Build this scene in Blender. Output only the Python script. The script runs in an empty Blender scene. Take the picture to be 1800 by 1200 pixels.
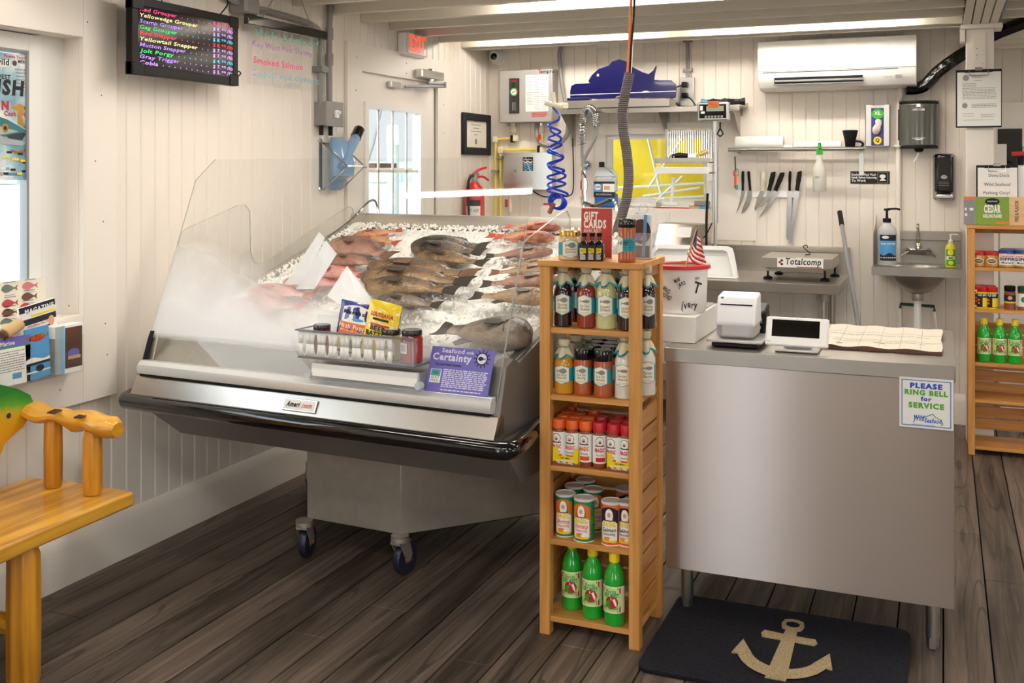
import bpy, bmesh, math, random
from mathutils import Vector, Matrix, Euler, noise
random.seed(7)
PI = math.pi
scn = bpy.context.scene
COL = scn.collection
# ---------------- camera: 36.6 mm, level, eye 1.52 m, turned 22.5 degrees to the left, lens shifted down
FPX, TH, HZ, EYE = 1830.0, math.radians(22.5), 297.0, 1.52
cd = bpy.data.cameras.new('camera'); cam = bpy.data.objects.new('camera', cd); COL.objects.link(cam)
cam.location = (0, 0, EYE); cam.rotation_euler = (PI/2, 0, TH)
cd.sensor_width = 36; cd.lens = FPX/1800*36; cd.shift_y = -(600-HZ)/1800; cd.clip_start = .05; cd.clip_end = 500
scn.camera = cam
# ---------------- world: bright overcast sky
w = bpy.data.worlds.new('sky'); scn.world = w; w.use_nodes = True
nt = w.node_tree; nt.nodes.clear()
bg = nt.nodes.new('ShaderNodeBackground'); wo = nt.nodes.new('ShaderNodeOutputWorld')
tc = nt.nodes.new('ShaderNodeTexCoord'); sx = nt.nodes.new('ShaderNodeSeparateXYZ'); cr = nt.nodes.new('ShaderNodeValToRGB')
nt.links.new(tc.outputs['Generated'], sx.inputs[0]); nt.links.new(sx.outputs[2], cr.inputs[0])
cr.color_ramp.elements[0].position = 0; cr.color_ramp.elements[0].color = (.92, .97, 1, 1)
cr.color_ramp.elements[1].position = .5; cr.color_ramp.elements[1].color = (.78, .89, 1, 1)
nt.links.new(cr.outputs[0], bg.inputs[0])
# overcast sky shaped brighter behind the camera, added to strengthen the counter streak
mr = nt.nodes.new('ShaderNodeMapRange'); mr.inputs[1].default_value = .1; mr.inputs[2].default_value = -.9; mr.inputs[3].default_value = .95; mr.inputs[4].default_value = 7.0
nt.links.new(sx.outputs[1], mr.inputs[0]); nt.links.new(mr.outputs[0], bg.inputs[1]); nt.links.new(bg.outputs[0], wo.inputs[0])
vs = scn.view_settings; vs.view_transform = 'Standard'; vs.look = 'None'; vs.gamma = 1; vs.use_curve_mapping = False; vs.exposure = 0.0
LAMP = 72.0          # strength of the ceiling tubes
PANEL = 16.0        # strength of the added fill panels, out of view
LAMP_COL = (1.0, .935, .85)

# ---------------- pixel <-> place helpers (points on known planes of the room)
def ray(px, py):
    u = (px-900)/FPX; v = (HZ-py)/FPX
    return Vector((-math.sin(TH)+u*math.cos(TH), math.cos(TH)+u*math.sin(TH), v))
def at(px, py, X=None, Y=None, Z=None):
    d = ray(px, py)
    t = X/d.x if X is not None else (Y/d.y if Y is not None else (Z-EYE)/d.z)
    return Vector((d.x*t, d.y*t, EYE+d.z*t))

# ---------------- materials
def lin(c):
    if isinstance(c, str):
        c = c.lstrip('#'); c = tuple(int(c[i:i+2], 16)/255 for i in (0, 2, 4))
    return tuple((x/12.92 if x <= .04045 else ((x+.055)/1.055)**2.4) for x in c)
MATS = {}
def mat(name, color=(.8, .8, .8), rough=.5, metal=0, spec=.5, trans=0, emit=None, es=0, coat=0, noise_s=0, noise_a=0, bump=0, bump_s=50, alpha=1, aniso=0, stretch=None, sss=0):
    if name in MATS: return MATS[name]
    m = bpy.data.materials.new(name); m.use_nodes = True; n = m.node_tree; b = n.nodes['Principled BSDF']
    c = lin(color); b.inputs['Base Color'].default_value = (*c, 1); b.inputs['Roughness'].default_value = rough
    b.inputs['Metallic'].default_value = metal; b.inputs['Specular IOR Level'].default_value = spec
    b.inputs['Transmission Weight'].default_value = trans; b.inputs['Coat Weight'].default_value = coat; b.inputs['Alpha'].default_value = alpha
    if sss: b.inputs['Subsurface Weight'].default_value = sss; b.inputs['Subsurface Radius'].default_value = (.02, .02, .02)
    if aniso: b.inputs['Anisotropic'].default_value = aniso
    if emit is not None: b.inputs['Emission Color'].default_value = (*lin(emit), 1); b.inputs['Emission Strength'].default_value = es
    if noise_a or bump:
        t = n.nodes.new('ShaderNodeTexCoord'); mp = n.nodes.new('ShaderNodeMapping'); n.links.new(t.outputs['Object'], mp.inputs[0])
        if stretch: mp.inputs['Scale'].default_value = stretch
    if noise_a:
        nz = n.nodes.new('ShaderNodeTexNoise'); nz.inputs['Scale'].default_value = noise_s or 8; nz.inputs['Detail'].default_value = 6
        n.links.new(mp.outputs[0], nz.inputs[0])
        mx = n.nodes.new('ShaderNodeMix'); mx.data_type = 'RGBA'
        mx.inputs[6].default_value = (*[x*(1-noise_a) for x in c], 1); mx.inputs[7].default_value = (*[min(1, x*(1+noise_a)) for x in c], 1)
        n.links.new(nz.outputs[0], mx.inputs[0]); n.links.new(mx.outputs[2], b.inputs['Base Color'])
    if bump:
        nb = n.nodes.new('ShaderNodeTexNoise'); nb.inputs['Scale'].default_value = bump_s; nb.inputs['Detail'].default_value = 4
        n.links.new(mp.outputs[0], nb.inputs[0]); bp = n.nodes.new('ShaderNodeBump'); bp.inputs['Strength'].default_value = 1; bp.inputs['Distance'].default_value = bump
        n.links.new(nb.outputs[0], bp.inputs['Height']); n.links.new(bp.outputs[0], b.inputs['Normal'])
    MATS[name] = m; return m
def node_mat(name):
    m = bpy.data.materials.new(name); m.use_nodes = True; MATS[name] = m
    return m, m.node_tree, m.node_tree.nodes['Principled BSDF']
def N(nt, kind, **kw):
    n = nt.nodes.new('ShaderNode'+kind)
    for k, v in kw.items(): setattr(n, k, v)
    return n
def mth(nt, op, a, b=None, c=None):
    n = nt.nodes.new('ShaderNodeMath'); n.operation = op
    for i, x in enumerate((a, b, c)):
        if x is None: continue
        if isinstance(x, (int, float)): n.inputs[i].default_value = x
        else: nt.links.new(x, n.inputs[i])
    return n.outputs[0]
def ramp(nt, fac, stops):
    r = nt.nodes.new('ShaderNodeValToRGB'); e = r.color_ramp.elements
    while len(e) < len(stops): e.new(.5)
    for k, (p, c) in enumerate(stops): e[k].position = p; e[k].color = (*lin(c), 1)
    nt.links.new(fac, r.inputs[0]); return r.outputs[0]
def thin_glass(name, tint=(1, 1, 1), refl=1.0, edge=None, fog=False):
    m = bpy.data.materials.new(name); m.use_nodes = True; n = m.node_tree; n.nodes.clear(); MATS[name] = m
    out = n.nodes.new('ShaderNodeOutputMaterial'); tr = n.nodes.new('ShaderNodeBsdfTransparent'); gl = n.nodes.new('ShaderNodeBsdfGlossy')
    tr.inputs[0].default_value = (*tint, 1); gl.inputs['Roughness'].default_value = .0
    fr = n.nodes.new('ShaderNodeFresnel'); fr.inputs[0].default_value = 1.33
    ge = n.nodes.new('ShaderNodeNewGeometry'); f = mth(n, 'MULTIPLY', mth(n, 'MULTIPLY', fr.outputs[0], refl), mth(n, 'SUBTRACT', 1, ge.outputs['Backfacing']))
    mx = n.nodes.new('ShaderNodeMixShader'); n.links.new(f, mx.inputs[0]); n.links.new(tr.outputs[0], mx.inputs[1]); n.links.new(gl.outputs[0], mx.inputs[2])
    res = mx.outputs[0]
    if fog:      # condensation film on the cold glass, densest low down
        t = n.nodes.new('ShaderNodeTexCoord'); s = n.nodes.new('ShaderNodeSeparateXYZ'); n.links.new(t.outputs['Object'], s.inputs[0])
        nz = n.nodes.new('ShaderNodeTexNoise'); nz.inputs['Scale'].default_value = 2.6; nz.inputs['Detail'].default_value = 4; n.links.new(t.outputs['Object'], nz.inputs[0])
        # limit height falls from left to right
        h = mth(n, 'SUBTRACT', mth(n, 'MULTIPLY_ADD', s.outputs[0], -.20, .97), s.outputs[2])
        h = mth(n, 'ADD', h, mth(n, 'MULTIPLY', mth(n, 'SUBTRACT', nz.outputs[0], .5), .22))
        a = mth(n, 'MULTIPLY', h, 3.6); a.node.use_clamp = True
        lo = mth(n, 'MULTIPLY', mth(n, 'SUBTRACT', s.outputs[2], .872), 40); lo.node.use_clamp = True
        a = mth(n, 'MULTIPLY', mth(n, 'MULTIPLY', a, lo), .80)
        df = n.nodes.new('ShaderNodeBsdfDiffuse'); df.inputs[0].default_value = (.97, .975, .98, 1)
        tl = n.nodes.new('ShaderNodeBsdfTranslucent'); tl.inputs[0].default_value = (.97, .975, .98, 1)
        dm = n.nodes.new('ShaderNodeMixShader'); dm.inputs[0].default_value = .5; n.links.new(df.outputs[0], dm.inputs[1]); n.links.new(tl.outputs[0], dm.inputs[2])
        m2 = n.nodes.new('ShaderNodeMixShader'); n.links.new(a, m2.inputs[0]); n.links.new(res, m2.inputs[1]); n.links.new(dm.outputs[0], m2.inputs[2]); res = m2.outputs[0]
    n.links.new(res, out.inputs[0]); return m

def wood(name, c1, c2, axis='Z', scale=1, rough=.4, fine=60, coat=.1):
    m, n, b = node_mat(name)
    t = N(n, 'TexCoord'); mp = N(n, 'Mapping'); n.links.new(t.outputs['Object'], mp.inputs[0])
    st = {'X': (.06, 1, 1), 'Y': (1, .06, 1), 'Z': (1, 1, .06)}[axis]
    mp.inputs['Scale'].default_value = [x*scale for x in st]
    a = N(n, 'TexNoise'); a.inputs['Scale'].default_value = fine; a.inputs['Detail'].default_value = 6; n.links.new(mp.outputs[0], a.inputs[0])
    c = N(n, 'TexNoise'); c.inputs['Scale'].default_value = fine*.22; c.inputs['Detail'].default_value = 3; n.links.new(mp.outputs[0], c.inputs[0])
    f = mth(n, 'ADD', mth(n, 'MULTIPLY', a.outputs[0], .55), mth(n, 'MULTIPLY', c.outputs[0], .45))
    n.links.new(ramp(n, f, [(.33, c1), (.62, c2)]), b.inputs['Base Color'])
    b.inputs['Roughness'].default_value = rough; b.inputs['Coat Weight'].default_value = coat
    bp = N(n, 'Bump'); bp.inputs['Distance'].default_value = .0006; n.links.new(a.outputs[0], bp.inputs['Height']); n.links.new(bp.outputs[0], b.inputs['Normal'])
    return m

mat('wall_white', '#efe6da', .55, bump=.0004, bump_s=60)
mat('trim_white', '#f1e9de', .45)
mat('joist_white', '#e6dfd0', .6, noise_s=3, noise_a=.05)
mat('deck_white', '#d9d2c2', .7)
mat('black', '#0b0b0c', .45, spec=.25); mat('black_gloss', '#08080a', .08, coat=.5); mat('black_matte', '#15151a', .8)
mat('dark_hole', '#1a1713', .9)
mat('white_plastic', '#f3f2ee', .3); mat('white_gloss', '#f7f5f0', .12); mat('paper', '#f4f2ec', .7); mat('paper_old', '#f1e9d8', .75, noise_s=14, noise_a=.06)
mat('grey_ink', '#8a8a8c', .7); mat('ink', '#222226', .7); mat('grey_mid', '#8f8f90', .5)
mat('conduit_grey', '#8b8884', .45); mat('chrome', '#d8d8d8', .08, metal=1); mat('alu', '#c9c8c4', .28, metal=1)
mat('gold', '#c9a050', .25, metal=1); mat('rust', '#8a5638', .8, noise_s=40, noise_a=.5)
mat('steel', '#beb8af', .34, metal=1, noise_s=5, noise_a=.07); mat('steel_dark', '#aaa49c', .38, metal=.9, noise_s=7, noise_a=.12)
mat('steel_counter', '#bdb2ac', .33, metal=1, noise_s=2.5, noise_a=.05, aniso=1.0)
n_ = MATS['steel_counter'].node_tree; tg = n_.nodes.new('ShaderNodeTangent'); tg.direction_type = 'RADIAL'; tg.axis = 'X'; n_.links.new(tg.outputs[0], n_.nodes['Principled BSDF'].inputs['Tangent'])
mat('galv', '#b3ada2', .45, metal=.7, noise_s=22, noise_a=.16)
mat('hull_steel', '#8f8b85', .5, metal=.5, noise_s=5, noise_a=.12)
mat('rail_white', '#dfe1de', .25, metal=.35)
mat('navy', '#15172e', .7); mat('red', '#c41e22', .35); mat('red_sign', '#bf3e34', .5, noise_s=5, noise_a=.1); mat('blue_gloss', '#101147', .15, coat=.4)
mat('blue_hose', '#1539b8', .25); mat('orange', '#e8731c', .4); mat('yellow', '#f5d50c', .35); mat('yellow_pipe', '#efd75a', .4); mat('cream_fit', '#ede3c6', .4)
mat('green', '#29a32e', .35); mat('teal', '#2f9aa6', .5); mat('label_cream', '#f2ead0', .6); mat('cloth_cream', '#d8cfac', .85, noise_s=60, noise_a=.1)
mat('lilac', '#6d66b8', .5); mat('lilac_lt', '#d9d4ef', .5); mat('water_blue', '#4f9bd4', .4); mat('sky_blue', '#7fb8e2', .5); mat('brown', '#5a3320', .5)
mat('skin', '#d9a17d', .6); mat('pink', '#e6a0a0', .5); mat('tan', '#c9a878', .8); mat('cloud', '#eef3f2', .6)
mat('exit_red', '#ff3020', .4, emit='#ff3a20', es=1.6)
mat('tube', '#ffffff', .5, emit='#ffffff', es=1)
mat('fill_diffuser', '#ffffff', .5, emit='#ffffff', es=1); dm_ = MATS['fill_diffuser'].node_tree.nodes['Principled BSDF']; dm_.inputs['Emission Color'].default_value = (*LAMP_COL, 1); dm_.inputs['Emission Strength'].default_value = PANEL
tm = MATS['tube'].node_tree.nodes['Principled BSDF']; tm.inputs['Emission Color'].default_value = (*LAMP_COL, 1); tm.inputs['Emission Strength'].default_value = LAMP
thin_glass('glass', (.985, .99, .985)); thin_glass('acrylic', (.97, .975, .975), 1.0); thin_glass('case_glass', (.975, .98, .975), 1.8, fog=True)
mat('glass_edge', '#b9beb8', .2, alpha=.75)
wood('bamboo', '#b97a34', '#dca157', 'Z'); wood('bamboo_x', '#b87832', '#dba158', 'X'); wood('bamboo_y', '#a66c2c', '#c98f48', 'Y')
wood('bench_wood', '#9a5a10', '#e2a02a', 'Z', fine=34, rough=.35, coat=.3); wood('bench_wood_y', '#8f5414', '#efb440', 'Y', fine=30, rough=.35, coat=.3)
wood('bench_wood_x', '#a4660f', '#ecac34', 'X', fine=30, rough=.35, coat=.3); wood('cedar_plank', '#d9ae79', '#eccb9b', 'X', fine=30, rough=.6, coat=0)

# ---------------- mesh builder
class G:
    def __init__(s): s.bm = bmesh.new(); s.mats = []; s.ci = 0; s.M = Matrix.Identity(4)
    def m(s, name):
        if name not in s.mats: s.mats.append(name)
        s.ci = s.mats.index(name); return s
    def at(s, loc=(0, 0, 0), rot=(0, 0, 0), sc=(1, 1, 1)):
        s.M = Matrix.Translation(loc) @ Euler(rot).to_matrix().to_4x4() @ Matrix.Diagonal((*sc, 1)); return s
    def raw(s, verts, faces, smooth=False):
        vs_ = [s.bm.verts.new(s.M @ Vector(v)) for v in verts]
        for f in faces:
            try: fc = s.bm.faces.new([vs_[i] for i in f]); fc.material_index = s.ci; fc.smooth = smooth
            except ValueError: pass
        return s
    def box(s, c, d, rot=(0, 0, 0), ch=0):
        c = Vector(c); R = Euler(rot).to_matrix(); x, y, z = (k/2 for k in d)
        if ch:   # chamfer the vertical outline and the top and bottom
            def ring(zz, i):
                a, b = x-i, y-i; k = ch
                return [(a-k, -b, zz), (a, -b+k, zz), (a, b-k, zz), (a-k, b, zz), (-a+k, b, zz), (-a, b-k, zz), (-a, -b+k, zz), (-a+k, -b, zz)]
            k = ch*.6; rs = [ring(-z, k), ring(-z+k, 0), ring(z-k, 0), ring(z, k)]
            vs_ = [c+R@Vector(p) for r in rs for p in r]; f = [tuple(range(7, -1, -1)), tuple(range(24, 32))]
            for a in range(3):
                for i in range(8): j = (i+1) % 8; f.append((a*8+i, a*8+j, a*8+8+j, a*8+8+i))
            return s.raw(vs_, f)
        vs_ = [c+R@Vector((i*x, j*y, k*z)) for k in (-1, 1) for j in (-1, 1) for i in (-1, 1)]
        return s.raw(vs_, [(0, 2, 3, 1), (4, 5, 7, 6), (0, 1, 5, 4), (2, 6, 7, 3), (0, 4, 6, 2), (1, 3, 7, 5)])
    def bx(s, x0, x1, y0, y1, z0, z1, ch=0): return s.box(((x0+x1)/2, (y0+y1)/2, (z0+z1)/2), (abs(x1-x0), abs(y1-y0), abs(z1-z0)), ch=ch)
    def lathe(s, prof, n=20, c=(0, 0, 0), axis='Z', a0=0, a1=2*PI, smooth=True):
        full = abs(a1-a0-2*PI) < 1e-6; k = n if full else n+1; vs_ = []; c = Vector(c)
        for r, z in prof:
            for i in range(k):
                a = a0+(a1-a0)*i/n; p = (r*math.cos(a), r*math.sin(a), z)
                if axis == 'X': p = (p[2], p[0], p[1])
                elif axis == 'Y': p = (p[1], p[2], p[0])
                vs_.append(c+Vector(p))
        f = []
        for j in range(len(prof)-1):
            for i in range(n):
                i2 = (i+1) % k if full else i+1
                f.append((j*k+i, j*k+i2, (j+1)*k+i2, (j+1)*k+i))
        if full and prof[0] != prof[-1]:
            if prof[0][0] > 1e-6: f.append(tuple(range(k-1, -1, -1)))
            if prof[-1][0] > 1e-6: f.append(tuple(range((len(prof)-1)*k, len(prof)*k)))
        return s.raw(vs_, f, smooth)
    def cyl(s, a, b, r, n=14, r2=None):
        return s.tube([a, b], [r, r if r2 is None else r2], n)
    def tube(s, pts, r, n=10, cap=True, flat=1):
        pts = [Vector(p) for p in pts]; L = len(pts); rr = r if isinstance(r, (list, tuple)) else [r]*L
        t0 = (pts[1]-pts[0]).normalized(); up = Vector((0, 0, 1)) if abs(t0.z) < .9 else Vector((0, 1, 0))
        a = t0.cross(up).normalized(); vs_ = []
        for i, p in enumerate(pts):
            t = ((pts[min(i+1, L-1)]-pts[max(i-1, 0)])).normalized()
            a = (a-t*a.dot(t)).normalized(); b = t.cross(a)
            for k in range(n):
                q = 2*PI*k/n; vs_.append(p+(a*math.cos(q)+b*math.sin(q)*flat)*rr[i])
        f = [(i*n+k, i*n+(k+1) % n, (i+1)*n+(k+1) % n, (i+1)*n+k) for i in range(L-1) for k in range(n)]
        if cap: f += [tuple(range(n-1, -1, -1)), tuple(range((L-1)*n, L*n))]
        return s.raw(vs_, f, True)
    def prism(s, poly, h, f3):
        # poly: 2D outline, f3(u, v, d) -> 3D, d from 0 to h
        n = len(poly); vs_ = [f3(u, v, 0) for u, v in poly]+[f3(u, v, h) for u, v in poly]
        s.raw(vs_, [tuple(range(n-1, -1, -1)), tuple(range(n, 2*n))]+[(i, (i+1) % n, n+(i+1) % n, n+i) for i in range(n)])
        return s
    def band(s, S, u0, u1, top, bot, n=8, d=.0004):
        # patch between the curves bot(u) and top(u) on the surface S
        T = top if callable(top) else (lambda u: top); B = bot if callable(bot) else (lambda u: bot); vs_ = []
        for i in range(n+1):
            u = u0+(u1-u0)*i/n; vs_ += [S(u, B(u), d), S(u, T(u), d)]
        return s.raw(vs_, [(2*i, 2*i+2, 2*i+3, 2*i+1) for i in range(n)])
    def ell(s, S, cu, cv, ru, rv, d=.0004, n=16):
        return s.band(S, cu-ru, cu+ru, lambda u: cv+rv*math.sqrt(max(0, 1-((u-cu)/ru)**2)), lambda u: cv-rv*math.sqrt(max(0, 1-((u-cu)/ru)**2)), n, d)
    def poly(s, S, pts, d=.0004): return s.raw([S(u, v, d) for u, v in pts], [tuple(range(len(pts)))])
    def line(s, S, pts, w, d=.0004):
        for (a, b), (c, e) in zip(pts, pts[1:]):
            L = math.hypot(c-a, e-b) or 1; nx, ny = -(e-b)/L*w/2, (c-a)/L*w/2
            s.raw([S(a-nx, b-ny, d), S(c-nx, e-ny, d), S(c+nx, e+ny, d), S(a+nx, b+ny, d)], [(0, 1, 2, 3)])
        return s
    def text(s, S, body, u, v, h, d=.0006, ax='c', bold=0, shear=0, w=None, wob=0, sx=1, rot=0):
        vv, ff, W, Hh = glyphs(body, bold, shear); k = h/.7; kx = k*sx
        if w is not None: kx = w/max(W, .01)
        off = -W*kx/2 if ax == 'c' else (0 if ax == 'l' else -W*kx); cr_, sr_ = math.cos(rot), math.sin(rot); P = []
        for x, y in vv:
            X = x*kx+off; Y = y*k
            if wob: Y += wob*h*math.sin(x*3.1+len(body))+wob*h*.5*math.sin(x*7.7); X += wob*h*.4*math.sin(y*5+x*2)
            P.append(S(u+X*cr_-Y*sr_, v+X*sr_+Y*cr_, d))
        return s.raw(P, ff)
    def fishlogo(s, S, cu, cv, L, d=.0005, flip=1, hh=.3):
        top = lambda x: hh*.5*math.sin(PI*min(1, max(0, x))**.75)
        s.band(S, cu-L/2, cu+L*.3, lambda u: cv+L*top((u-cu+L/2)/(.8*L))+L*.02, lambda u: cv-L*top((u-cu+L/2)/(.8*L))*.85-L*.02, 12, d) if flip > 0 else \
        s.band(S, cu-L*.3, cu+L/2, lambda u: cv+L*top((cu+L/2-u)/(.8*L))+L*.02, lambda u: cv-L*top((cu+L/2-u)/(.8*L))*.85-L*.02, 12, d)
        s.poly(S, [(cu+flip*L*.26, cv), (cu+flip*L*.5, cv+L*.16), (cu+flip*L*.44, cv), (cu+flip*L*.5, cv-L*.16)], d)
        return s
    def rows(s, S, u0, u1, v0, v1, n, hgt, d=.0006, ragged=True):
        for i in range(n):
            v = v0+(v1-v0)*i/max(1, n-1); x = u0
            while x < u1-(u1-u0)*.04:
                wd = (u1-u0)*random.uniform(.04, .12); e = min(u1, x+wd); s.band(S, x, e, v+hgt/2, v-hgt/2, 1, d); x = e+(u1-u0)*.018
                if ragged and x > u0+(u1-u0)*.75 and random.random() < .12: break
        return s
    def obj(s, name, parent=None, bev=0, seg=2, ang=35, loc=None, kind=None, recalc=True):
        if recalc: bmesh.ops.recalc_face_normals(s.bm, faces=s.bm.faces[:])
        me = bpy.data.meshes.new(name); s.bm.to_mesh(me); s.bm.free()
        for k in s.mats: me.materials.append(MATS[k])
        me.polygons.foreach_set('use_smooth', [True]*len(me.polygons)); me.set_sharp_from_angle(angle=math.radians(ang))
        o = bpy.data.objects.new(name, me); COL.objects.link(o)
        if parent is not None: o.parent = parent
        if loc is not None: o.location = loc
        if bev:
            b = o.modifiers.new('bevel', 'BEVEL'); b.width = bev; b.segments = seg; b.limit_method = 'ANGLE'; b.angle_limit = math.radians(40); b.harden_normals = False
        if kind: o['kind'] = kind
        return o
_gl = {}
def glyphs(body, bold=0, shear=0):
    key = (body, bold, shear)
    if key not in _gl:
        c = bpy.data.curves.new('t', 'FONT'); c.body = body; c.size = 1; c.resolution_u = 2; c.offset = bold; c.shear = shear; c.space_character = 1+bold*4
        o = bpy.data.objects.new('t', c); COL.objects.link(o); bpy.context.view_layer.update()
        me = bpy.data.meshes.new_from_object(o.evaluated_get(bpy.context.evaluated_depsgraph_get()))
        vv = [(v.co.x, v.co.y) for v in me.vertices]; ff = [tuple(p.vertices) for p in me.polygons]
        W = max([x for x, y in vv], default=1); x0 = min([x for x, y in vv], default=0)
        vv = [(x-x0, y) for x, y in vv]; _gl[key] = (vv, ff, W-x0, max([y for x, y in vv], default=1))
        bpy.data.meshes.remove(me); bpy.data.objects.remove(o); bpy.data.curves.remove(c)
    return _gl[key]
def plane(O, U, V):
    O = Vector(O); U = Vector(U).normalized(); V = Vector(V).normalized(); Nn = U.cross(V)
    return lambda u, v, d=0: O+U*u+V*v+Nn*d
def cylS(r, a0=-PI/2, cx=0, cy=0, z0=0):
    return lambda u, v, d=0: Vector((cx+(r+d)*math.cos(a0+u/r), cy+(r+d)*math.sin(a0+u/r), z0+v))
def FR(x, y, z): return plane((x, y, z), (1, 0, 0), (0, 0, 1))      # faces -Y
def LW(y, z, x): return plane((x, y, z), (0, 1, 0), (0, 0, 1))      # on the left wall, faces +X
def UP(x, y, z): return plane((x, y, z), (1, 0, 0), (0, 1, 0))
def smooth(pts, k=8, closed=False):
    pts = [Vector(p) for p in pts]; out = []; n = len(pts)
    for i in range(n if closed else n-1):
        g = (lambda j: pts[j % n]) if closed else (lambda j: pts[max(0, min(n-1, j))])
        a, b, c, d = g(i-1), g(i), g(i+1), g(i+2)
        for j in range(k):
            t = j/k; out.append(.5*((2*b)+(c-a)*t+(2*a-5*b+4*c-d)*t*t+(3*b-a-3*c+d)*t**3))
    if not closed: out.append(pts[-1])
    return out
def empty(name, label, cat, loc=(0, 0, 0), rz=0, group=None, rot=None):
    o = bpy.data.objects.new(name, None); COL.objects.link(o); o.location = loc; o.rotation_euler = rot or (0, 0, rz); o.empty_display_size = .05
    return tag(o, label, cat, group)
def tag(o, label, cat, group=None, kind=None):
    o['label'] = label; o['category'] = cat
    if group: o['group'] = group
    if kind: o['kind'] = kind
    return o
def struct(o): o['kind'] = 'structure'; return o
def kids(o): return [c for c in bpy.data.objects if c.parent == o]
def dup(o, loc=None, rz=None, label=None, group=None, parent=None, rot=None):
    c = o.copy(); COL.objects.link(c)
    if parent is not None: c.parent = parent
    for ch in kids(o): dup(ch, parent=c)
    if loc is not None: c.location = loc
    if rz is not None: c.rotation_euler = (0, 0, rz)
    if rot is not None: c.rotation_euler = rot
    if label: c['label'] = label
    if group: c['group'] = group
    return c
# ================= THE SETTING
XL, YB = -2.98, 6.77
# floor: composite boards running towards the back wall
m, n, b = node_mat('deck_boards')
t = N(n, 'TexCoord'); s = N(n, 'SeparateXYZ'); n.links.new(t.outputs['Object'], s.inputs[0])
idx = mth(n, 'FLOOR', mth(n, 'DIVIDE', s.outputs[0], .142)); wn = N(n, 'TexWhiteNoise', noise_dimensions='1D'); n.links.new(idx, wn.inputs['W'])
cb = N(n, 'CombineXYZ'); n.links.new(mth(n, 'MULTIPLY', s.outputs[0], 26), cb.inputs[0])
n.links.new(mth(n, 'ADD', mth(n, 'MULTIPLY', s.outputs[1], 1.1), mth(n, 'MULTIPLY', wn.outputs[0], 37)), cb.inputs[1]); n.links.new(mth(n, 'MULTIPLY', wn.outputs[0], 11), cb.inputs[2])
g1 = N(n, 'TexNoise'); g1.inputs['Scale'].default_value = 1; g1.inputs['Detail'].default_value = 8; g1.inputs['Roughness'].default_value = .65; n.links.new(cb.outputs[0], g1.inputs[0])
cb2 = N(n, 'CombineXYZ'); n.links.new(mth(n, 'MULTIPLY', s.outputs[0], 7), cb2.inputs[0]); n.links.new(mth(n, 'ADD', mth(n, 'MULTIPLY', s.outputs[1], .5), mth(n, 'MULTIPLY', wn.outputs[0], 53)), cb2.inputs[1])
g2 = N(n, 'TexNoise'); g2.inputs['Scale'].default_value = 1; g2.inputs['Detail'].default_value = 1; n.links.new(cb2.outputs[0], g2.inputs[0])
rings = mth(n, 'ABSOLUTE', mth(n, 'SUBTRACT', mth(n, 'FRACT', mth(n, 'MULTIPLY', g2.outputs[0], 10)), .5))   # contour lines: cathedral grain
ln = mth(n, 'GREATER_THAN', rings, .06)
fac = mth(n, 'ADD', mth(n, 'MULTIPLY', g1.outputs[0], .8), mth(n, 'MULTIPLY', wn.outputs[0], .14))
colr = ramp(n, fac, [(.30, '#30261f'), (.52, '#66574b'), (.75, '#928376')])
mx = N(n, 'Mix', data_type='RGBA'); n.links.new(mth(n, 'ADD', mth(n, 'MULTIPLY', ln, .55), .45), mx.inputs[0]); mx.inputs[6].default_value = (.02, .016, .013, 1); n.links.new(colr, mx.inputs[7])
n.links.new(mx.outputs[2], b.inputs['Base Color']); b.inputs['Roughness'].default_value = .55
bp = N(n, 'Bump'); bp.inputs['Distance'].default_value = .0012; n.links.new(mth(n, 'ADD', g1.outputs[0], mth(n, 'MULTIPLY', ln, .6)), bp.inputs['Height']); n.links.new(bp.outputs[0], b.inputs['Normal'])
g = G().m('deck_boards'); k0 = int(-3.2/.142)-1
for i in range(k0, int(4.6/.142)+1):
    x = i*.142; y = -3.2-random.random()*3
    while y < 9.3:
        e = y+random.choice([3.6, 4.2, 4.9]); g.bx(x+.0025, x+.1395, max(y, -3.2)+.0015, min(e, 9.3)-.0015, -.03, 0, ch=.0035) if e > -3.1 else None; y = e
g.m('dark_hole').bx(-3.3, 4.7, -3.3, 9.4, -.08, -.03)
struct(g.obj('floor', recalc=False))

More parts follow.
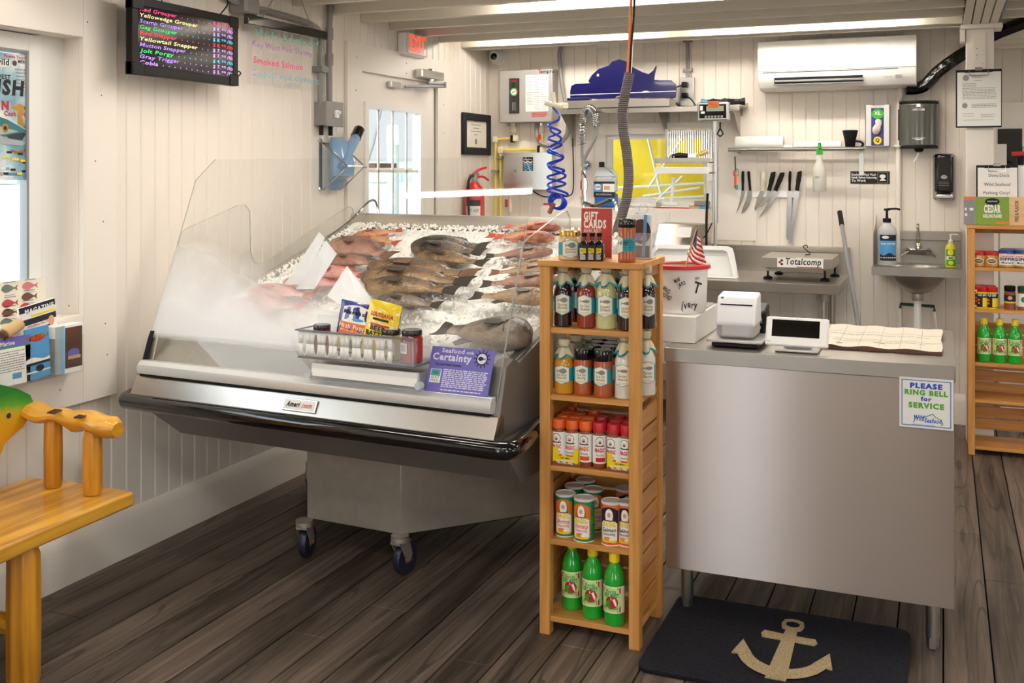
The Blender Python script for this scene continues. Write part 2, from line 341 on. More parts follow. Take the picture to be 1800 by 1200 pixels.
def boarded(g, f3, a0, a1, z0, z1, holes, pitch=.081, off=0):
    """grooved board wall; f3(a, z, d): a along the wall, d into the wall. holes: (a0, a1, z0, z1)"""
    k = math.ceil((a0-off)/pitch); br = {a0, a1}; gro = set()
    while off+k*pitch < a1: br.add(off+k*pitch); gro.add(off+k*pitch); k += 1
    for h in holes: br.add(h[0]); br.add(h[1])
    br = sorted(br); c = .005
    for p, q in zip(br, br[1:]):
        if q-p < 1e-4: continue
        mid = (p+q)/2; zs = [(z0, z1)]
        for h in holes:
            if h[0] < mid < h[1]:
                zs = [s_ for (za, zb) in zs for s_ in ((za, min(zb, h[2])), (max(za, h[3]), zb)) if s_[1]-s_[0] > 1e-4]
        l = c if (p in gro and q-p > 2.5*c) else 0; r = c if (q in gro and q-p > 2.5*c) else 0
        for za, zb in zs:
            xs = [(p, .005 if l else 0), (p+l, 0), (q-r, 0), (q, .005 if r else 0)]
            for (A, da), (B_, db) in zip(xs, xs[1:]):
                if B_-A < 1e-6: continue
                g.raw([f3(A, za, da), f3(B_, za, db), f3(B_, zb, db), f3(A, zb, da)], [(0, 1, 2, 3)])
            g.raw([f3(p, za, .1), f3(q, za, .1), f3(q, zb, .1), f3(p, zb, .1)], [(3, 2, 1, 0)])
    for h in holes:
        for (A, B_) in (((h[0], h[2]), (h[1], h[2])), ((h[1], h[2]), (h[1], h[3])), ((h[1], h[3]), (h[0], h[3])), ((h[0], h[3]), (h[0], h[2]))):
            g.raw([f3(*A, 0), f3(*B_, 0), f3(*B_, .1), f3(*A, .1)], [(0, 1, 2, 3)])
WTOP = 2.5
# left wall: display window, exit door
WIN1 = (1.55, 2.97, .98, 2.01); DOOR = (4.99, 5.92, 0, 2.06)
g = G().m('wall_white'); boarded(g, lambda a, z, d: Vector((XL-d, a, z)), -2.6, YB, 0, WTOP, [WIN1, DOOR], off=3.215); struct(g.obj('wall_left', recalc=False))
WIN2 = (at(1066, 300, Y=YB).x, at(1243, 300, Y=YB).x, at(1155, 357, Y=YB).z, at(1155, 236, Y=YB).z)
g = G().m('wall_white'); boarded(g, lambda a, z, d: Vector((a, YB+d, z)), XL, .26, 0, WTOP, [WIN2], off=.01); struct(g.obj('wall_back', recalc=False))
g = G().m('wall_white').bx(.16, .26, YB+.1, 8.3, 0, WTOP)       # side return behind the post
struct(g.obj('wall_return'))
g = G().m('wall_white'); boarded(g, lambda a, z, d: Vector((a, 8.3+d, z)), .26, 4.4, 0, WTOP, [], pitch=.13); struct(g.obj('wall_far', recalc=False))
g = G().m('wall_white'); boarded(g, lambda a, z, d: Vector((4.4+d, -a, z)), -8.3, 2.6, 0, WTOP, [(-6.0, -4.4, .9, 2.0), (-2.6, -.6, .9, 2.0)]); struct(g.obj('wall_right', recalc=False))
g = G().m('wall_white'); boarded(g, lambda a, z, d: Vector((-a, -2.6-d, z)), -4.4, -XL, 0, WTOP, [(-3.6, -1.9, .35, 2.05), (1.38, 2.0, .05, 2.2)]); struct(g.obj('wall_front', recalc=False))
# ceiling deck and joists (joists run across, bottoms at 2.33 m)
g = G().m('deck_white').bx(-3.08, 4.5, -2.7, 8.4, 2.49, 2.55); ceil = struct(g.obj('ceiling'))
for k in range(-23, 5):
    y = 5.02+.325*k; 
    g = G().m('joist_white').bx(XL, .10, y-.019, y+.019, 2.33, 2.49); g.obj('joist', ceil, bev=.003)
g = G().m('joist_white').bx(XL, .10, 6.40, 6.44, 2.325, 2.49); g.obj('joist', ceil, bev=.003)
for k in range(-23, 11):
    y = 5.1+.325*k
    g = G().m('joist_white').bx(.30, 4.4, y-.019, y+.019, 2.36, 2.49); g.obj('joist', ceil, bev=.003)
# main beam of four planks, running over the post to the front
g = G().m('joist_white')
for i in range(4): g.bx(.10+.045*i+.003, .10+.045*(i+1)-.003, -2.6, 6.62, 2.325, 2.49)
g.m('dark_hole').bx(.103, .277, -2.6, 6.6, 2.34, 2.48)
g.obj('beam', ceil, bev=.002)
# post with steel bracket
PX0, PY = .118, 6.35
post = G().m('trim_white').bx(PX0, PX0+.142, PY, PY+.142, 0, 2.30)
post = struct(post.obj('trim_1', bev=.004))
g = G().m('trim_white').bx(PX0-.03, PX0+.185, PY-.03, PY+.17, 2.30, 2.325).bx(PX0+.035, PX0+.10, PY-.006, PY, 2.02, 2.28)
g.bx(PX0-.03, PX0-.005, PY-.01, PY+.09, 2.23, 2.30)
for i, (a, z) in enumerate([(.05, 2.24), (.085, 2.215), (.08, 2.165), (.05, 2.135), (.085, 2.11), (.055, 2.08)]): g.lathe([(.006, -.002), (.006, .003), (.003, .006), (0, .006)], 8, (PX0+a, PY-.006, z), 'Y').lathe([(0, -.005), (.004, -.004), (.006, 0)], 8, (PX0+a, PY-.008, z), 'Y')
g.m('dark_hole')
for z in (2.19, 2.155): g.lathe([(0, -.0065), (.003, -.0065), (.003, 0)], 8, (PX0+.055, PY, z), 'Y')
g.obj('bracket', post, bev=.0015)
# baseboards
g = G().m('trim_white'); prof = [(0, 0), (.028, 0), (.028, .135), (.018, .165), (.004, .178), (0, .178)]
def bb(g, y0, y1): g.prism(prof, y1-y0, lambda u, v, d: Vector((XL+u, y0+d, v)))
bb(g, -2.6, 4.83); bb(g, 6.09, YB); struct(g.obj('baseboard_left'))
g = G().m('trim_white'); g.prism(prof, .26-XL, lambda u, v, d: Vector((XL+d, YB-u, v))); struct(g.obj('baseboard_back'))

# window 1 in the left wall: deep casing, sash, glass
def casing(g, f, a0, a1, z0, z1, wd, th, wl=None, wt=None, wb=None):
    """flat boards round an opening; f(a, z, d) with d out of the wall"""
    wl = wl or wd; wt = wt or wd; wb = wb or wd
    for A, B_, C, D in ((a0-wl, a0, z0-wb, z1+wt), (a1, a1+wd, z0-wb, z1+wt), (a0, a1, z1, z1+wt), (a0, a1, z0-wb, z0)):
        ps = [f(A, C, 0), f(B_, C, 0), f(B_, D, 0), f(A, D, 0), f(A, C, th), f(B_, C, th), f(B_, D, th), f(A, D, th)]
        g.raw(ps, [(0, 1, 2, 3), (4, 5, 6, 7), (0, 1, 5, 4), (1, 2, 6, 5), (2, 3, 7, 6), (3, 0, 4, 7)])
fl = lambda a, z, d: Vector((XL+d, a, z)); fb = lambda a, z, d: Vector((a, YB-d, z))
win1 = G().m('trim_white'); casing(win1, fl, WIN1[0], WIN1[1], WIN1[2], WIN1[3], .172, .022, wt=.15, wb=.33)
win1.m('rust')
for yy, zz in ((3.06, 1.80), (3.03, 1.55), (3.07, 1.32), (3.08, .93), (3.09, .81), (2.86, .72), (2.99, 2.07), (2.90, 1.02)): win1.lathe([(.0045, 0), (0, .001)], 8, (XL+.0225, yy, zz), 'X')
win1 = struct(win1.obj('window_1', bev=.002))
g = G().m('white_plastic'); fi = lambda a, z, d: Vector((XL-.098+d, a, z))
casing(g, fi, 1.62, 2.80, 1.06, 1.945, .055, .035, wl=.07, wt=.06, wb=.07)
casing(g, fi, 1.60, 2.86, .98, 2.01, .12, .02)
g.m('grey_mid'); casing(g, fi, 1.63, 2.79, 1.07, 1.935, .01, .036); g.obj('window_frame', win1, bev=.002)
G().m('glass').bx(XL-.085, XL-.081, 1.62, 2.80, 1.06, 1.945).obj('window_pane', win1)
# exit door in the left wall
d1 = G().m('trim_white'); casing(d1, fl, DOOR[0], DOOR[1], 0, DOOR[3], .17, .02, wl=.155, wt=.15, wb=.001)
d1.m('rust')
for yy, zz in ((4.92, 1.95), (4.93, 2.13), (5.5, 2.15), (6.0, 1.93), (6.03, 2.05), (6.0, 1.75), (5.5, 2.09)): d1.lathe([(.005, 0), (0, .001)], 8, (XL+.0205, yy, zz), 'X')
d1 = struct(d1.obj('door_1', bev=.002))
g = G().m('trim_white'); fd = lambda a, z, d: Vector((XL-.04+d, a, z))
gy0, gy1, gz0, gz1 = 5.075, 5.70, .95, 1.86
for A, B_, C, D in ((4.985, gy0, .0, 2.065), (gy1, 5.925, .0, 2.065), (gy0, gy1, gz1, 2.065), (gy0, gy1, .02, gz0)): g.bx(XL-.045, XL-.005, A, B_, C, D)
g.obj('door_panel', d1)
g = G().m('white_gloss'); fd = lambda a, z, d: Vector((XL-.005+d, a, z)); casing(g, fd, gy0, gy1, gz0, gz1, .035, .016, wl=.035)
for yy in (5.23, 5.40, 5.57): g.m('trim_white').bx(XL-.022, XL-.014, yy-.008, yy+.008, gz0, gz1).m('grey_mid').bx(XL-.013, XL-.0125, yy-.009, yy-.004, gz0, gz1)
g.m('trim_white').bx(XL-.022, XL-.014, gy0, gy1, 1.50, 1.515); g.obj('door_glazing_bars', d1)
G().m('glass').bx(XL-.026, XL-.023, gy0, gy1, gz0, gz1).obj('door_pane', d1)
G().m('conduit_grey').bx(XL-.045, XL+.002, 5.915, 5.935, .05, 2.03).obj('door_seal', d1)
g = G().m('alu').bx(XL+.02, XL+.075, 5.60, 5.90, 2.075, 2.125, ch=.006).lathe([(.02, -.012), (.02, .07), (.014, .08)], 12, (XL+.05, 5.76, 2.06)).bx(XL-.004, XL+.03, 5.30, 5.42, 1.995, 2.03, ch=.006)
g.obj('door_closer_body', d1)
g = G().m('grey_mid').tube([at(752, 146, X=XL+.06), at(781, 147, X=XL+.09)], .009, 8).tube([at(781, 152, X=XL+.09), at(712, 152, X=XL+.02)], .009, 8).lathe([(.014, -.015), (.014, .02)], 10, tuple(at(781, 150, X=XL+.09)))
g.obj('door_closer_arm', d1)
# window 2 in the back wall
w2 = G().m('trim_white'); casing(w2, fb, WIN2[0], WIN2[1], WIN2[2], WIN2[3], .075, .02, wb=.02)
w2 = struct(w2.obj('window_2', bev=.002))
g = G().m('white_plastic'); fi = lambda a, z, d: Vector((a, YB+.06-d, z)); casing(g, fi, WIN2[0]+.03, WIN2[1]-.03, WIN2[2]+.03, WIN2[3]-.03, .03, .03); g.obj('window_frame', w2)
G().m('glass').bx(WIN2[0], WIN2[1], YB+.055, YB+.058, WIN2[2], WIN2[3]).obj('window_pane', w2)
# white boxed ledge under window 2
g = G().m('trim_white').bx(-2.55, at(1246, 400, Y=YB-.06).x, YB-.10, YB, 1.02, 1.262); struct(g.obj('trim_2', bev=.003))
g = G().m('trim_white').bx(WIN2[1]+.06, WIN2[1]+.32, YB-.012, YB, 1.06, 1.86); struct(g.obj('trim_3', bev=.001))
# far room: dark window, panel
g = G().m('trim_white').bx(.3, .95, 8.27, 8.3, 1.68, 2.0).m('black_gloss').bx(at(1754, 300, Y=8.26).x, at(1797, 300, Y=8.26).x, 8.26, 8.29, at(1775, 346, Y=8.26).z, at(1775, 226, Y=8.26).z).m('trim_white').bx(.3, .42, 8.25, 8.3, .6, 1.7); struct(g.obj('window_3', bev=.002))

# ---------------- outside: water, shore, piling, tarp and boats
m, n, b = node_mat('sea'); b.inputs['Base Color'].default_value = (.66, .70, .71, 1); b.inputs['Roughness'].default_value = .25
t = N(n, 'TexCoord'); mp = N(n, 'Mapping'); mp.inputs['Scale'].default_value = (.5, 2.2, 1); n.links.new(t.outputs['Object'], mp.inputs[0]); nz = N(n, 'TexNoise'); nz.inputs['Scale'].default_value = 2; nz.inputs['Detail'].default_value = 6; n.links.new(mp.outputs[0], nz.inputs[0])
bp = N(n, 'Bump'); bp.inputs['Distance'].default_value = .12; n.links.new(nz.outputs[0], bp.inputs['Height']); n.links.new(bp.outputs[0], b.inputs['Normal'])
struct(G().m('sea').raw([(-400, -400, -1.3), (400, -400, -1.3), (400, 400, -1.3), (-400, 400, -1.3)], [(0, 1, 2, 3)]).obj('water', recalc=False))
mat('shore_green', '#a3b0a4', .9, noise_s=.4, noise_a=.4)  # green paled to put distance haze into the colour
g = G().m('shore_green'); random.seed(3)
for i in range(110):
    a = math.radians(92+i*.9); r = 225; x, y = r*math.cos(a), r*math.sin(a); h = random.uniform(2.2, 4.6)
    g.lathe([(6, -1.4), (5.5, h*.6-1.3), (3.2, h-1.3), (0, h-1.1)], 8, (x, y, 0))
struct(g.obj('land'))
g = G().m('white_plastic')
for i in range(22):
    a = math.radians(100+i*3.9+random.uniform(-1, 1)); r = 210; x, y = r*math.cos(a), r*math.sin(a); g.box((x, y, .2), (8, 4, random.uniform(1.6, 3.2)), (0, 0, a))
struct(g.obj('land_houses'))
mat('piling_green', '#a9b0a4', .8, noise_s=4, noise_a=.3)
p = at(690, 330, X=-9)
tag(G().m('piling_green').lathe([(.115, -1.4), (.11, 2.0), (.10, 2.28), (0, 2.30)], 16, (p.x, p.y, 0)).m('white_plastic').lathe([(.112, 1.95), (.102, 2.29), (0, 2.32)], 16, (p.x, p.y, 0)).obj('dock_piling'), 'greenish wooden piling in the water outside the exit door', 'piling')
p = at(655, 255, X=-3.6); q = at(671, 185, X=-3.6); r = at(640, 300, X=-3.6)
tag(G().m('grey_mid').tube([q+(q-p), p, r+(r-p)*.6], .012, 8).obj('mooring_rope'), 'dark slanting rope seen through the exit door glass', 'rope')
g = G().m('brown').bx(-4.5, -4.4, at(660, 300, X=-4.4).y, at(697, 300, X=-4.4).y, at(680, 303, X=-4.4).z, at(680, 287, X=-4.4).z)
g.m('trim_white').bx(-4.42, -4.38, 4.2, 8.6, 1.49, 1.53).bx(-4.42, -4.38, 4.2, 8.6, -.2, -.16)
for yy in (4.2, 6.4, 8.6): g.bx(-4.44, -4.36, yy-.04, yy+.04, -1.4, 1.53)
tag(g.obj('dock_railing'), 'white dock railing with a brown board outside the exit door', 'railing')
# yellow tarp behind window 2
m, n, b = node_mat('tarp'); b.inputs['Base Color'].default_value = (*lin('#ffe945'), 1); b.inputs['Roughness'].default_value = .45
tb_ = n.nodes.new('ShaderNodeBsdfTranslucent'); tb_.inputs[0].default_value = (1, .86, .16, 1); ms_ = n.nodes.new('ShaderNodeMixShader'); ms_.inputs[0].default_value = .5; n.links.new(b.outputs[0], ms_.inputs[1]); n.links.new(tb_.outputs[0], ms_.inputs[2]); n.links.new(ms_.outputs[0], n.nodes['Material Output'].inputs[0])
g = G().m('tarp'); nx, nz_ = 46, 30; V = []
TY = 8.6
for j in range(nz_+1):
    for i in range(nx+1):
        a, c = i/nx, j/nz_; x = -3.7+2.9*a; z = .25+2.1*c; f = math.sin((a*1.2+c*1.0)*26+4*math.sin(c*2.4))*.05+math.sin((a+c*.5)*11)*.06
        if c < .5: x = -3.7+2.9*a*(.55+.45*c*2)
        V.append((x, TY+f, z))
g.raw(V, [(j*(nx+1)+i, j*(nx+1)+i+1, (j+1)*(nx+1)+i+1, (j+1)*(nx+1)+i) for j in range(nz_) for i in range(nx)], True)
o = tag(g.obj('boat_tarp', recalc=False), 'bright yellow creased tarp hanging outside the small back window', 'tarp')
so = o.modifiers.new('thick', 'SOLIDIFY'); so.thickness = .004
g = G().m('white_plastic')
for (a, b_, c, d) in ((1138, 238, 1163, 345), (1205, 235, 1140, 330), (1085, 330, 1240, 322), (1090, 352, 1240, 345), (1130, 345, 1230, 330), (1150, 356, 1200, 310)):
    g.tube([at(a, b_, Y=TY-.15), at(c, d, Y=TY-.15)], .012, 8)
g.m('conduit_grey').bx(-2.1, -1.95, 8.9, 9.1, -1.3, 2.2)
tag(g.obj('boat_rigging'), 'white metal boat frame poles seen through the small back window', 'boat frame')
g = G().m('piling_green').bx(-4.2, .2, 9.0, 9.2, .6, 1.12)
tag(g.obj('dock_boards'), 'grey green dock timbers beyond the white boat poles', 'dock')

# ---------------- lamps: ceiling tubes
def tube_lamp(x0, x1, y, z=2.372, label='', lit=True):
    o = empty('ceiling_light', label, 'light', ((x0+x1)/2, y, z), 0, 'fluorescent tubes between the joists'); h = (x1-x0)/2
    G().m('white_plastic').bx(-h, h, -.03, .03, .022, .045).bx(-h-.005, -h+.02, -.015, .015, -.015, .03).bx(h-.02, h+.005, -.015, .015, -.015, .03).obj('fixture_body', o)
    G().m('tube').lathe([(.0145, -h+.02), (.0145, h-.02)], 8, (0, 0, 0), 'X').obj('light_tube', o)
tube_lamp(-2.79, -1.66, 6.17, label='lit tube between the last joists above the water heater')
tube_lamp(-1.36, -.19, 6.17, label='lit tube between the last joists above the air conditioner')
tube_lamp(-2.09, -.89, 4.86, label='lit tube on the ceiling above the fish display case')
tube_lamp(-.75, .05, 4.86, label='lit tube on the ceiling above the steel counter')
tube_lamp(-2.76, -1.94, 2.33, label='lit tube mirrored as a bar in the front glass of the fish case')
def fill_panel(x0, x1, y, z, label):  # flat panels added as broad unseen fill light, besides the ceiling tubes
    o = empty('added_fill_panel', label, 'light', ((x0+x1)/2, y, z), 0, 'added fill light panels, out of view'); h = (x1-x0)/2
    G().m('white_plastic').bx(-h, h, -.125, .125, .0, .04).obj('fixture_body', o)
    G().m('fill_diffuser').bx(-h+.02, h-.02, -.115, .115, -.012, .0).obj('fill_cover', o)
for (a, b_, y) in ((-2.5, -1.3, 3.56), (-.9, .05, 3.56), (-2.4, -1.2, 0.95), (-1.0, .05, 0.95), (-2.3, -1.1, -1.0), (-1.0, .05, -1.0)):
    fill_panel(a, b_, y+.0, 2.33, 'added flat fill light over the shop floor, out of view')
for (a, b_, y) in ((.9, 2.1, 6.9), (.7, 1.9, 4.2), (.6, 1.8, 1.3), (.6, 1.8, -.9), (2.6, 3.8, 2.8), (2.6, 3.8, 5.6)):
    fill_panel(a, b_, y, 2.31, 'added flat fill light in the right hand room, out of view')
# ================= THINGS ON THE WALLS
def rect(px0, py0, px1, py1, Y):
    cx, cy = (px0+px1)/2, (py0+py1)/2
    return at(px0, cy, Y=Y).x, at(px1, cy, Y=Y).x, at(cx, py1, Y=Y).z, at(cx, py0, Y=Y).z
def rectL(px0, py0, px1, py1, X=XL):
    cx, cy = (px0+px1)/2, (py0+py1)/2
    return at(px0, cy, X=X).y, at(px1, cy, X=X).y, at(cx, py1, X=X).z, at(cx, py0, X=X).z
# ---- lit black menu board, hung from the ceiling on the left wall
XM = XL+.10
y0, y1, z0, z1 = rectL(221, 5, 409, 140, XM); y0 = at(221, 60, X=XM).y; y1 = at(409, 60, X=XM).y
z1 = at(232, -6, X=XM).z; z0 = at(221, 130, X=XM).z
mb = empty('menu_board', 'black lit menu board with neon fish prices high on the left wall', 'menu board', (XM, 0, 0))
g = G().m('black'); f0 = lambda a, z, d: Vector((d, a, z)); casing(g, f0, y0+.035, y1-.035, z0+.035, z1-.035, .035, .03)
for (a, c) in ((y0, z0), (y1-.06, z0), (y0, z1-.05), (y1-.06, z1-.05)): g.bx(-.004, .034, a, a+.06, c, c+.05)
g.obj('frame', mb, bev=.003)
neon = {}
for k, c in (('n_pink', '#ff3d8b'), ('n_red', '#ff3b4f'), ('n_cream', '#f7e9a8'), ('n_violet', '#b48cff'), ('n_green', '#35e07a'), ('n_cyan', '#4fd0f0'), ('n_mauve', '#d79cff')): mat(k, c, .6, emit=c, es=.55)
mat('menu_black', '#141016', .12)
g = G().m('menu_black').bx(.004, .028, y0+.03, y1-.03, z0+.03, z1-.03)
S = plane((.0285, y0+.035, z0+.03), (0, 1, 0), (0, 0, 1)); W = y1-y0-.07; Hh = z1-z0-.065
rowsM = [('Red Grouper', '$ 6.', '95', 'n_pink', 'n_pink'), ('Yellowedge Grouper', '$ 8.', '95', 'n_cream', 'n_mauve'), ('Scamp Grouper', '$ 8.', '95', 'n_violet', 'n_mauve'), ('Gag Grouper', '$ 8.', '95', 'n_green', 'n_cyan'), ('Red Snapper', '$ 8.', '95', 'n_red', 'n_red'), ('Yellowtail Snapper', '$ 7.', '95', 'n_cream', 'n_mauve'), ('Mutton Snapper', '$ 7.', '95', 'n_violet', 'n_mauve'), ('Jolt Porgy', '$ 4.', '95', 'n_green', 'n_cyan'), ('Gray Trigger', '$ 7.', '95', 'n_violet', 'n_mauve'), ('Cobia', '$ 5.', '99', 'n_mauve', 'n_mauve')]
for i, (nm, d1_, d2_, c1, c2) in enumerate(rowsM):
    v = Hh*(1-(i+.82)/10.35); h = Hh*.062; wn_ = W*.0315*len(nm)+.01
    g.m(c1).text(S, nm, .008, v, h, ax='l', bold=.014, shear=.15, wob=.03, w=wn_)
    g.m(c2).text(S, d1_, W*.765, v, h, ax='l', bold=.012, shear=.1, wob=.03, w=W*.085).text(S, d2_, W*.865, v+h*.4, h*.6, ax='l', bold=.01, w=W*.05).text(S, '/lb', W*.925, v, h, ax='l', bold=.01, shear=.1, w=W*.07)
    x = .008+wn_+.03
    while x < W*.74: g.m(c1 if x < W*.5 else c2).ell(S, x, v+.004, .0028, .0028, n=4); x += .034
g.obj('writing_panel', mb)
g = G().m('black').tube(smooth([(.0, y1-.09, z1), (.02, y1-.06, z1+.06), (.01, y1-.12, z1+.12)]), .003, 6).tube(smooth([(0, y1-.01, z0+.08), (.02, y1+.03, z0+.06), (0, y1+.0, z0+.03)]), .003, 6).tube([(0, y0+.2, z1), (0, y0+.18, z1+.15)], .0025, 6)
g.obj('cable', mb)
# ---- clear writing board with black top bar
XB = XL+.08
bar0 = at(432, 35, X=XB); bar1 = at(572, 62, X=XB)
wb = empty('hanging_writing_board', 'clear acrylic board with marker writing hanging under a black bar', 'sign board', (XB, 0, 0))
zb = (bar0.z+bar1.z)/2
G().m('black_gloss').bx(-.012, .014, bar0.y, bar1.y, zb-.022, zb+.022).obj('top_bar', wb, bev=.003)
zz0 = at(500, 155, X=XB).z
G().m('acrylic').bx(-.002, .002, bar0.y+.01, bar1.y-.01, zz0, zb-.02).obj('board', wb)
for k, c in (('mk_teal', '#6fb3a8'), ('mk_purple', '#b76fc0'), ('mk_pink', '#f0447e'), ('mk_blue', '#8fb8cc'), ('mk_faint', '#c9c8c4')): mat(k, c, .6)
S = plane((.0026, bar0.y, zz0), (0, 1, 0), (0, 0, 1)); W = bar1.y-bar0.y; H_ = zb-.02-zz0
G().m('mk_teal').text(S, 'Wild Seafood', W*.5, H_*.82, .036, wob=.04, shear=.15, w=W*.8).obj('written_line', wb)
G().m('mk_purple').text(S, 'Key West Pink Shrimp', W*.07, H_*.64, .026, ax='l', wob=.05, w=W*.74).obj('written_line', wb)
G().m('mk_faint').text(S, 'Sea Scallops', W*.1, H_*.51, .026, ax='l', wob=.05).obj('written_line', wb)
G().m('mk_pink').text(S, 'Smoked Salmon', W*.08, H_*.36, .030, ax='l', bold=.01, wob=.05, w=W*.6).obj('written_line', wb)
G().m('mk_blue').text(S, 'Support wild, domestic', W*.07, H_*.15, .030, ax='l', bold=.008, shear=.1, wob=.06, w=W*.84).obj('written_line', wb)
G().m('mk_blue').text(S, 'Seafood!', W*.55, H_*.04, .026, wob=.06).obj('written_line', wb)

g = G().m('grey_mid').tube([(0, bar0.y+.12, zb+.02), (.05, bar0.y+.3, zb+.3)], .0025, 6).tube([(0, bar1.y-.12, zb+.02), (.05, bar1.y-.5, zb+.42)], .0025, 6)
for yy in (bar0.y+.12, bar1.y-.12): g.tube(smooth([(0, yy+.012*math.cos(a), zb+.034+.012*math.sin(a)) for a in [k*PI/4 for k in range(9)]], 2), .002, 6)
g.obj('hook_wire', wb)
# ---- grey conduit and switch box
def LWp(px, py, off=.02): return at(px, py, X=XL+off)
g = G().m('conduit_grey')
p = [LWp(586, 30), LWp(578, 45), LWp(576, 60), LWp(577, 180)]; yv = (p[2].y)
g.tube(smooth([Vector((XL+.03, yv+.03, 2.5)), Vector((XL+.03, yv+.01, p[1].z+.1)), Vector((XL+.03, yv, p[2].z)), Vector((XL+.03, yv, LWp(577, 182).z))]), .016, 10)
for zz in (LWp(577, 105).z, LWp(577, 60).z): g.lathe([(.021, -.03), (.021, .03)], 10, (XL+.03, yv, zz))
y2 = LWp(560, 100).y
g.tube(smooth([LWp(435, 12, .03), LWp(480, 22, .03), LWp(545, 42, .03), Vector((XL+.03, y2, LWp(560, 62).z)), Vector((XL+.03, y2, LWp(566, 110).z)), Vector((XL+.03, y2, LWp(566, 185).z))], 6), .015, 10)
g.bx(XL, XL+.06, y2-.03, y2+.03, LWp(566, 128).z, LWp(566, 118).z)
tag(g.obj('electrical_conduit'), 'grey conduit pipes running along the left wall down to a switch box', 'conduit')
g = G().m('conduit_grey'); c = LWp(430, 12, .05); g.box(c, (.10, .11, .07), ch=.012).tube([c, c+Vector((.25, .15, .25))], .016, 10).tube([c, LWp(395, -10, .05)], .016, 10)
tag(g.obj('junction_box'), 'grey round edged junction box above the clear writing board', 'junction box')
y0, y1, z0, z1 = rectL(563, 180, 596, 221, XL+.05)
sb = empty('switch_box', 'grey metal switch box below the conduits on the left wall', 'switch box', (XL, 0, 0))
G().m('conduit_grey').bx(0, .07, y0+.02, y1, z0, z1).bx(.07, .075, y0+.015, y1+.004, z0-.004, z1+.004).obj('box', sb, bev=.003)
g = G().m('white_plastic').bx(.075, .09, (y0+y1)/2+.0, (y0+y1)/2+.03, (z0+z1)/2-.02, (z0+z1)/2+.02).bx(.085, .105, (y0+y1)/2+.01, (y0+y1)/2+.022, (z0+z1)/2, (z0+z1)/2+.014); g.obj('switch', sb, bev=.002)
g = G().m('black').lathe([(.012, -.05), (.012, 0)], 8, (.03, y0+.04, z0)).lathe([(.012, -.05), (.012, 0)], 8, (.03, y1-.05, z0)); g.obj('cable_gland', sb)
# ---- EXIT sign
y0, y1, z0, z1 = rectL(697, 50, 752, 100, XL+.06)
z1 = 2.33; z0 = at(735, 100, X=XL+.07).z
ex = empty('exit_sign', 'white exit sign with glowing red letters above the door', 'exit sign', (XL, 0, 0))
y0 = at(697, 75, X=XL).y; y1 = at(752, 75, X=XL+.07).y
G().m('white_plastic').bx(0, .06, y0, y1, z0, z1, ch=.012).m('trim_white').bx(.06, .068, y0+.012, y1-.012, z0+.012, z1-.004).obj('housing', ex, bev=.003)
g = G().m('exit_red'); S = plane((.0685, (y0+y1)/2, z0), (0, 1, 0), (0, 0, 1)); g.text(S, 'EXIT', .005, (z1-z0)*.18, (z1-z0)*.72, bold=.02, w=(y1-y0)*.72); g.obj('lettering', ex)
# ---- certificate on the left wall
y0, y1, z0, z1 = at(810, 230, X=XL).y, at(858, 230, X=XL).y, at(835, 272, X=XL).z, at(835, 200, X=XL).z
ce = empty('framed_certificate', 'black framed certificate on the left wall near the corner', 'framed certificate', (XL, 0, 0)); f0 = lambda a, z, d: Vector((d, a, z))
g = G().m('black_matte'); casing(g, f0, y0+.05, y1-.05, z0+.05, z1-.05, .05, .025); g.obj('frame', ce, bev=.006)
g = G().m('paper_old').bx(.001, .008, y0+.045, y1-.045, z0+.045, z1-.045).m('grey_ink'); S = plane((.0085, (y0+y1)/2, z0), (0, 1, 0), (0, 0, 1))
for k, wd in enumerate((.07, .16, .1, .18, .07)): g.band(S, -wd/2, wd/2, (z1-z0)*(.8-.08*k)+.004, (z1-z0)*(.8-.08*k), 1)
g.ell(S, 0, (z1-z0)*.32, .02, .02); g.obj('certificate_sheet', ce)
# ---- ice scoop in its wall rack
sc = at(560, 300, X=XL)
rk = empty('scoop_rack', 'bent steel wire rack on the left wall holding the blue scoop', 'rack', (XL, sc.y, 0))
zt, zm, zb_ = at(565, 251, X=XL).z, at(590, 292, X=XL+.14).z, at(575, 333, X=XL+.05).z
g = G().m('chrome')
for dy in (.0, .17):
    g.tube(smooth([(.004, dy, zt), (.02, dy-.01, zt+.004), (.16, dy+.02, zm), (.15, dy+.02, zm-.01), (.03, dy, zb_), (.004, dy, zb_+.01)], 5), .0035, 6)
g.tube([(.16, .02, zm), (.16, .19, zm)], .0035, 6).tube([(.004, 0, zt), (.004, .17, zt)], .0035, 6)
g.obj('wire_frame', rk); G().m('alu').bx(0, .003, .0, .03, zb_-.01, zt+.02).obj('mounting_strip', rk)
mat('scoop_blue', '#9cc3ea', .15, trans=.35, coat=.3)
sp = empty('ice_scoop', 'translucent blue plastic scoop with black ended handle in the wire rack', 'scoop', (XL+.012, sc.y+.01, 0))
g = G().m('scoop_blue'); n_, V = 12, []
prof = [(zb_-.005, .055, .03), (zb_+.05, .075, .06), (zm-.05, .082, .11), (zm+.02, .085, .12), (zt-.06, .08, .10), (zt+.0, .07, .08), (zt+.03, .045, .05)]
for z, hy, dx in prof:
    for i in range(n_):
        a = 2*PI*i/n_; V.append((.01+dx*.5+dx*.5*math.cos(a), .09+hy*math.sin(a), z))
F_ = [(j*n_+i, j*n_+(i+1) % n_, (j+1)*n_+(i+1) % n_, (j+1)*n_+i) for j in range(len(prof)-1) for i in range(n_)]+[tuple(range(n_-1, -1, -1)), tuple(range((len(prof)-1)*n_, len(prof)*n_))]
g.raw(V, F_, True); g.obj('scoop_body', sp, bev=.0)
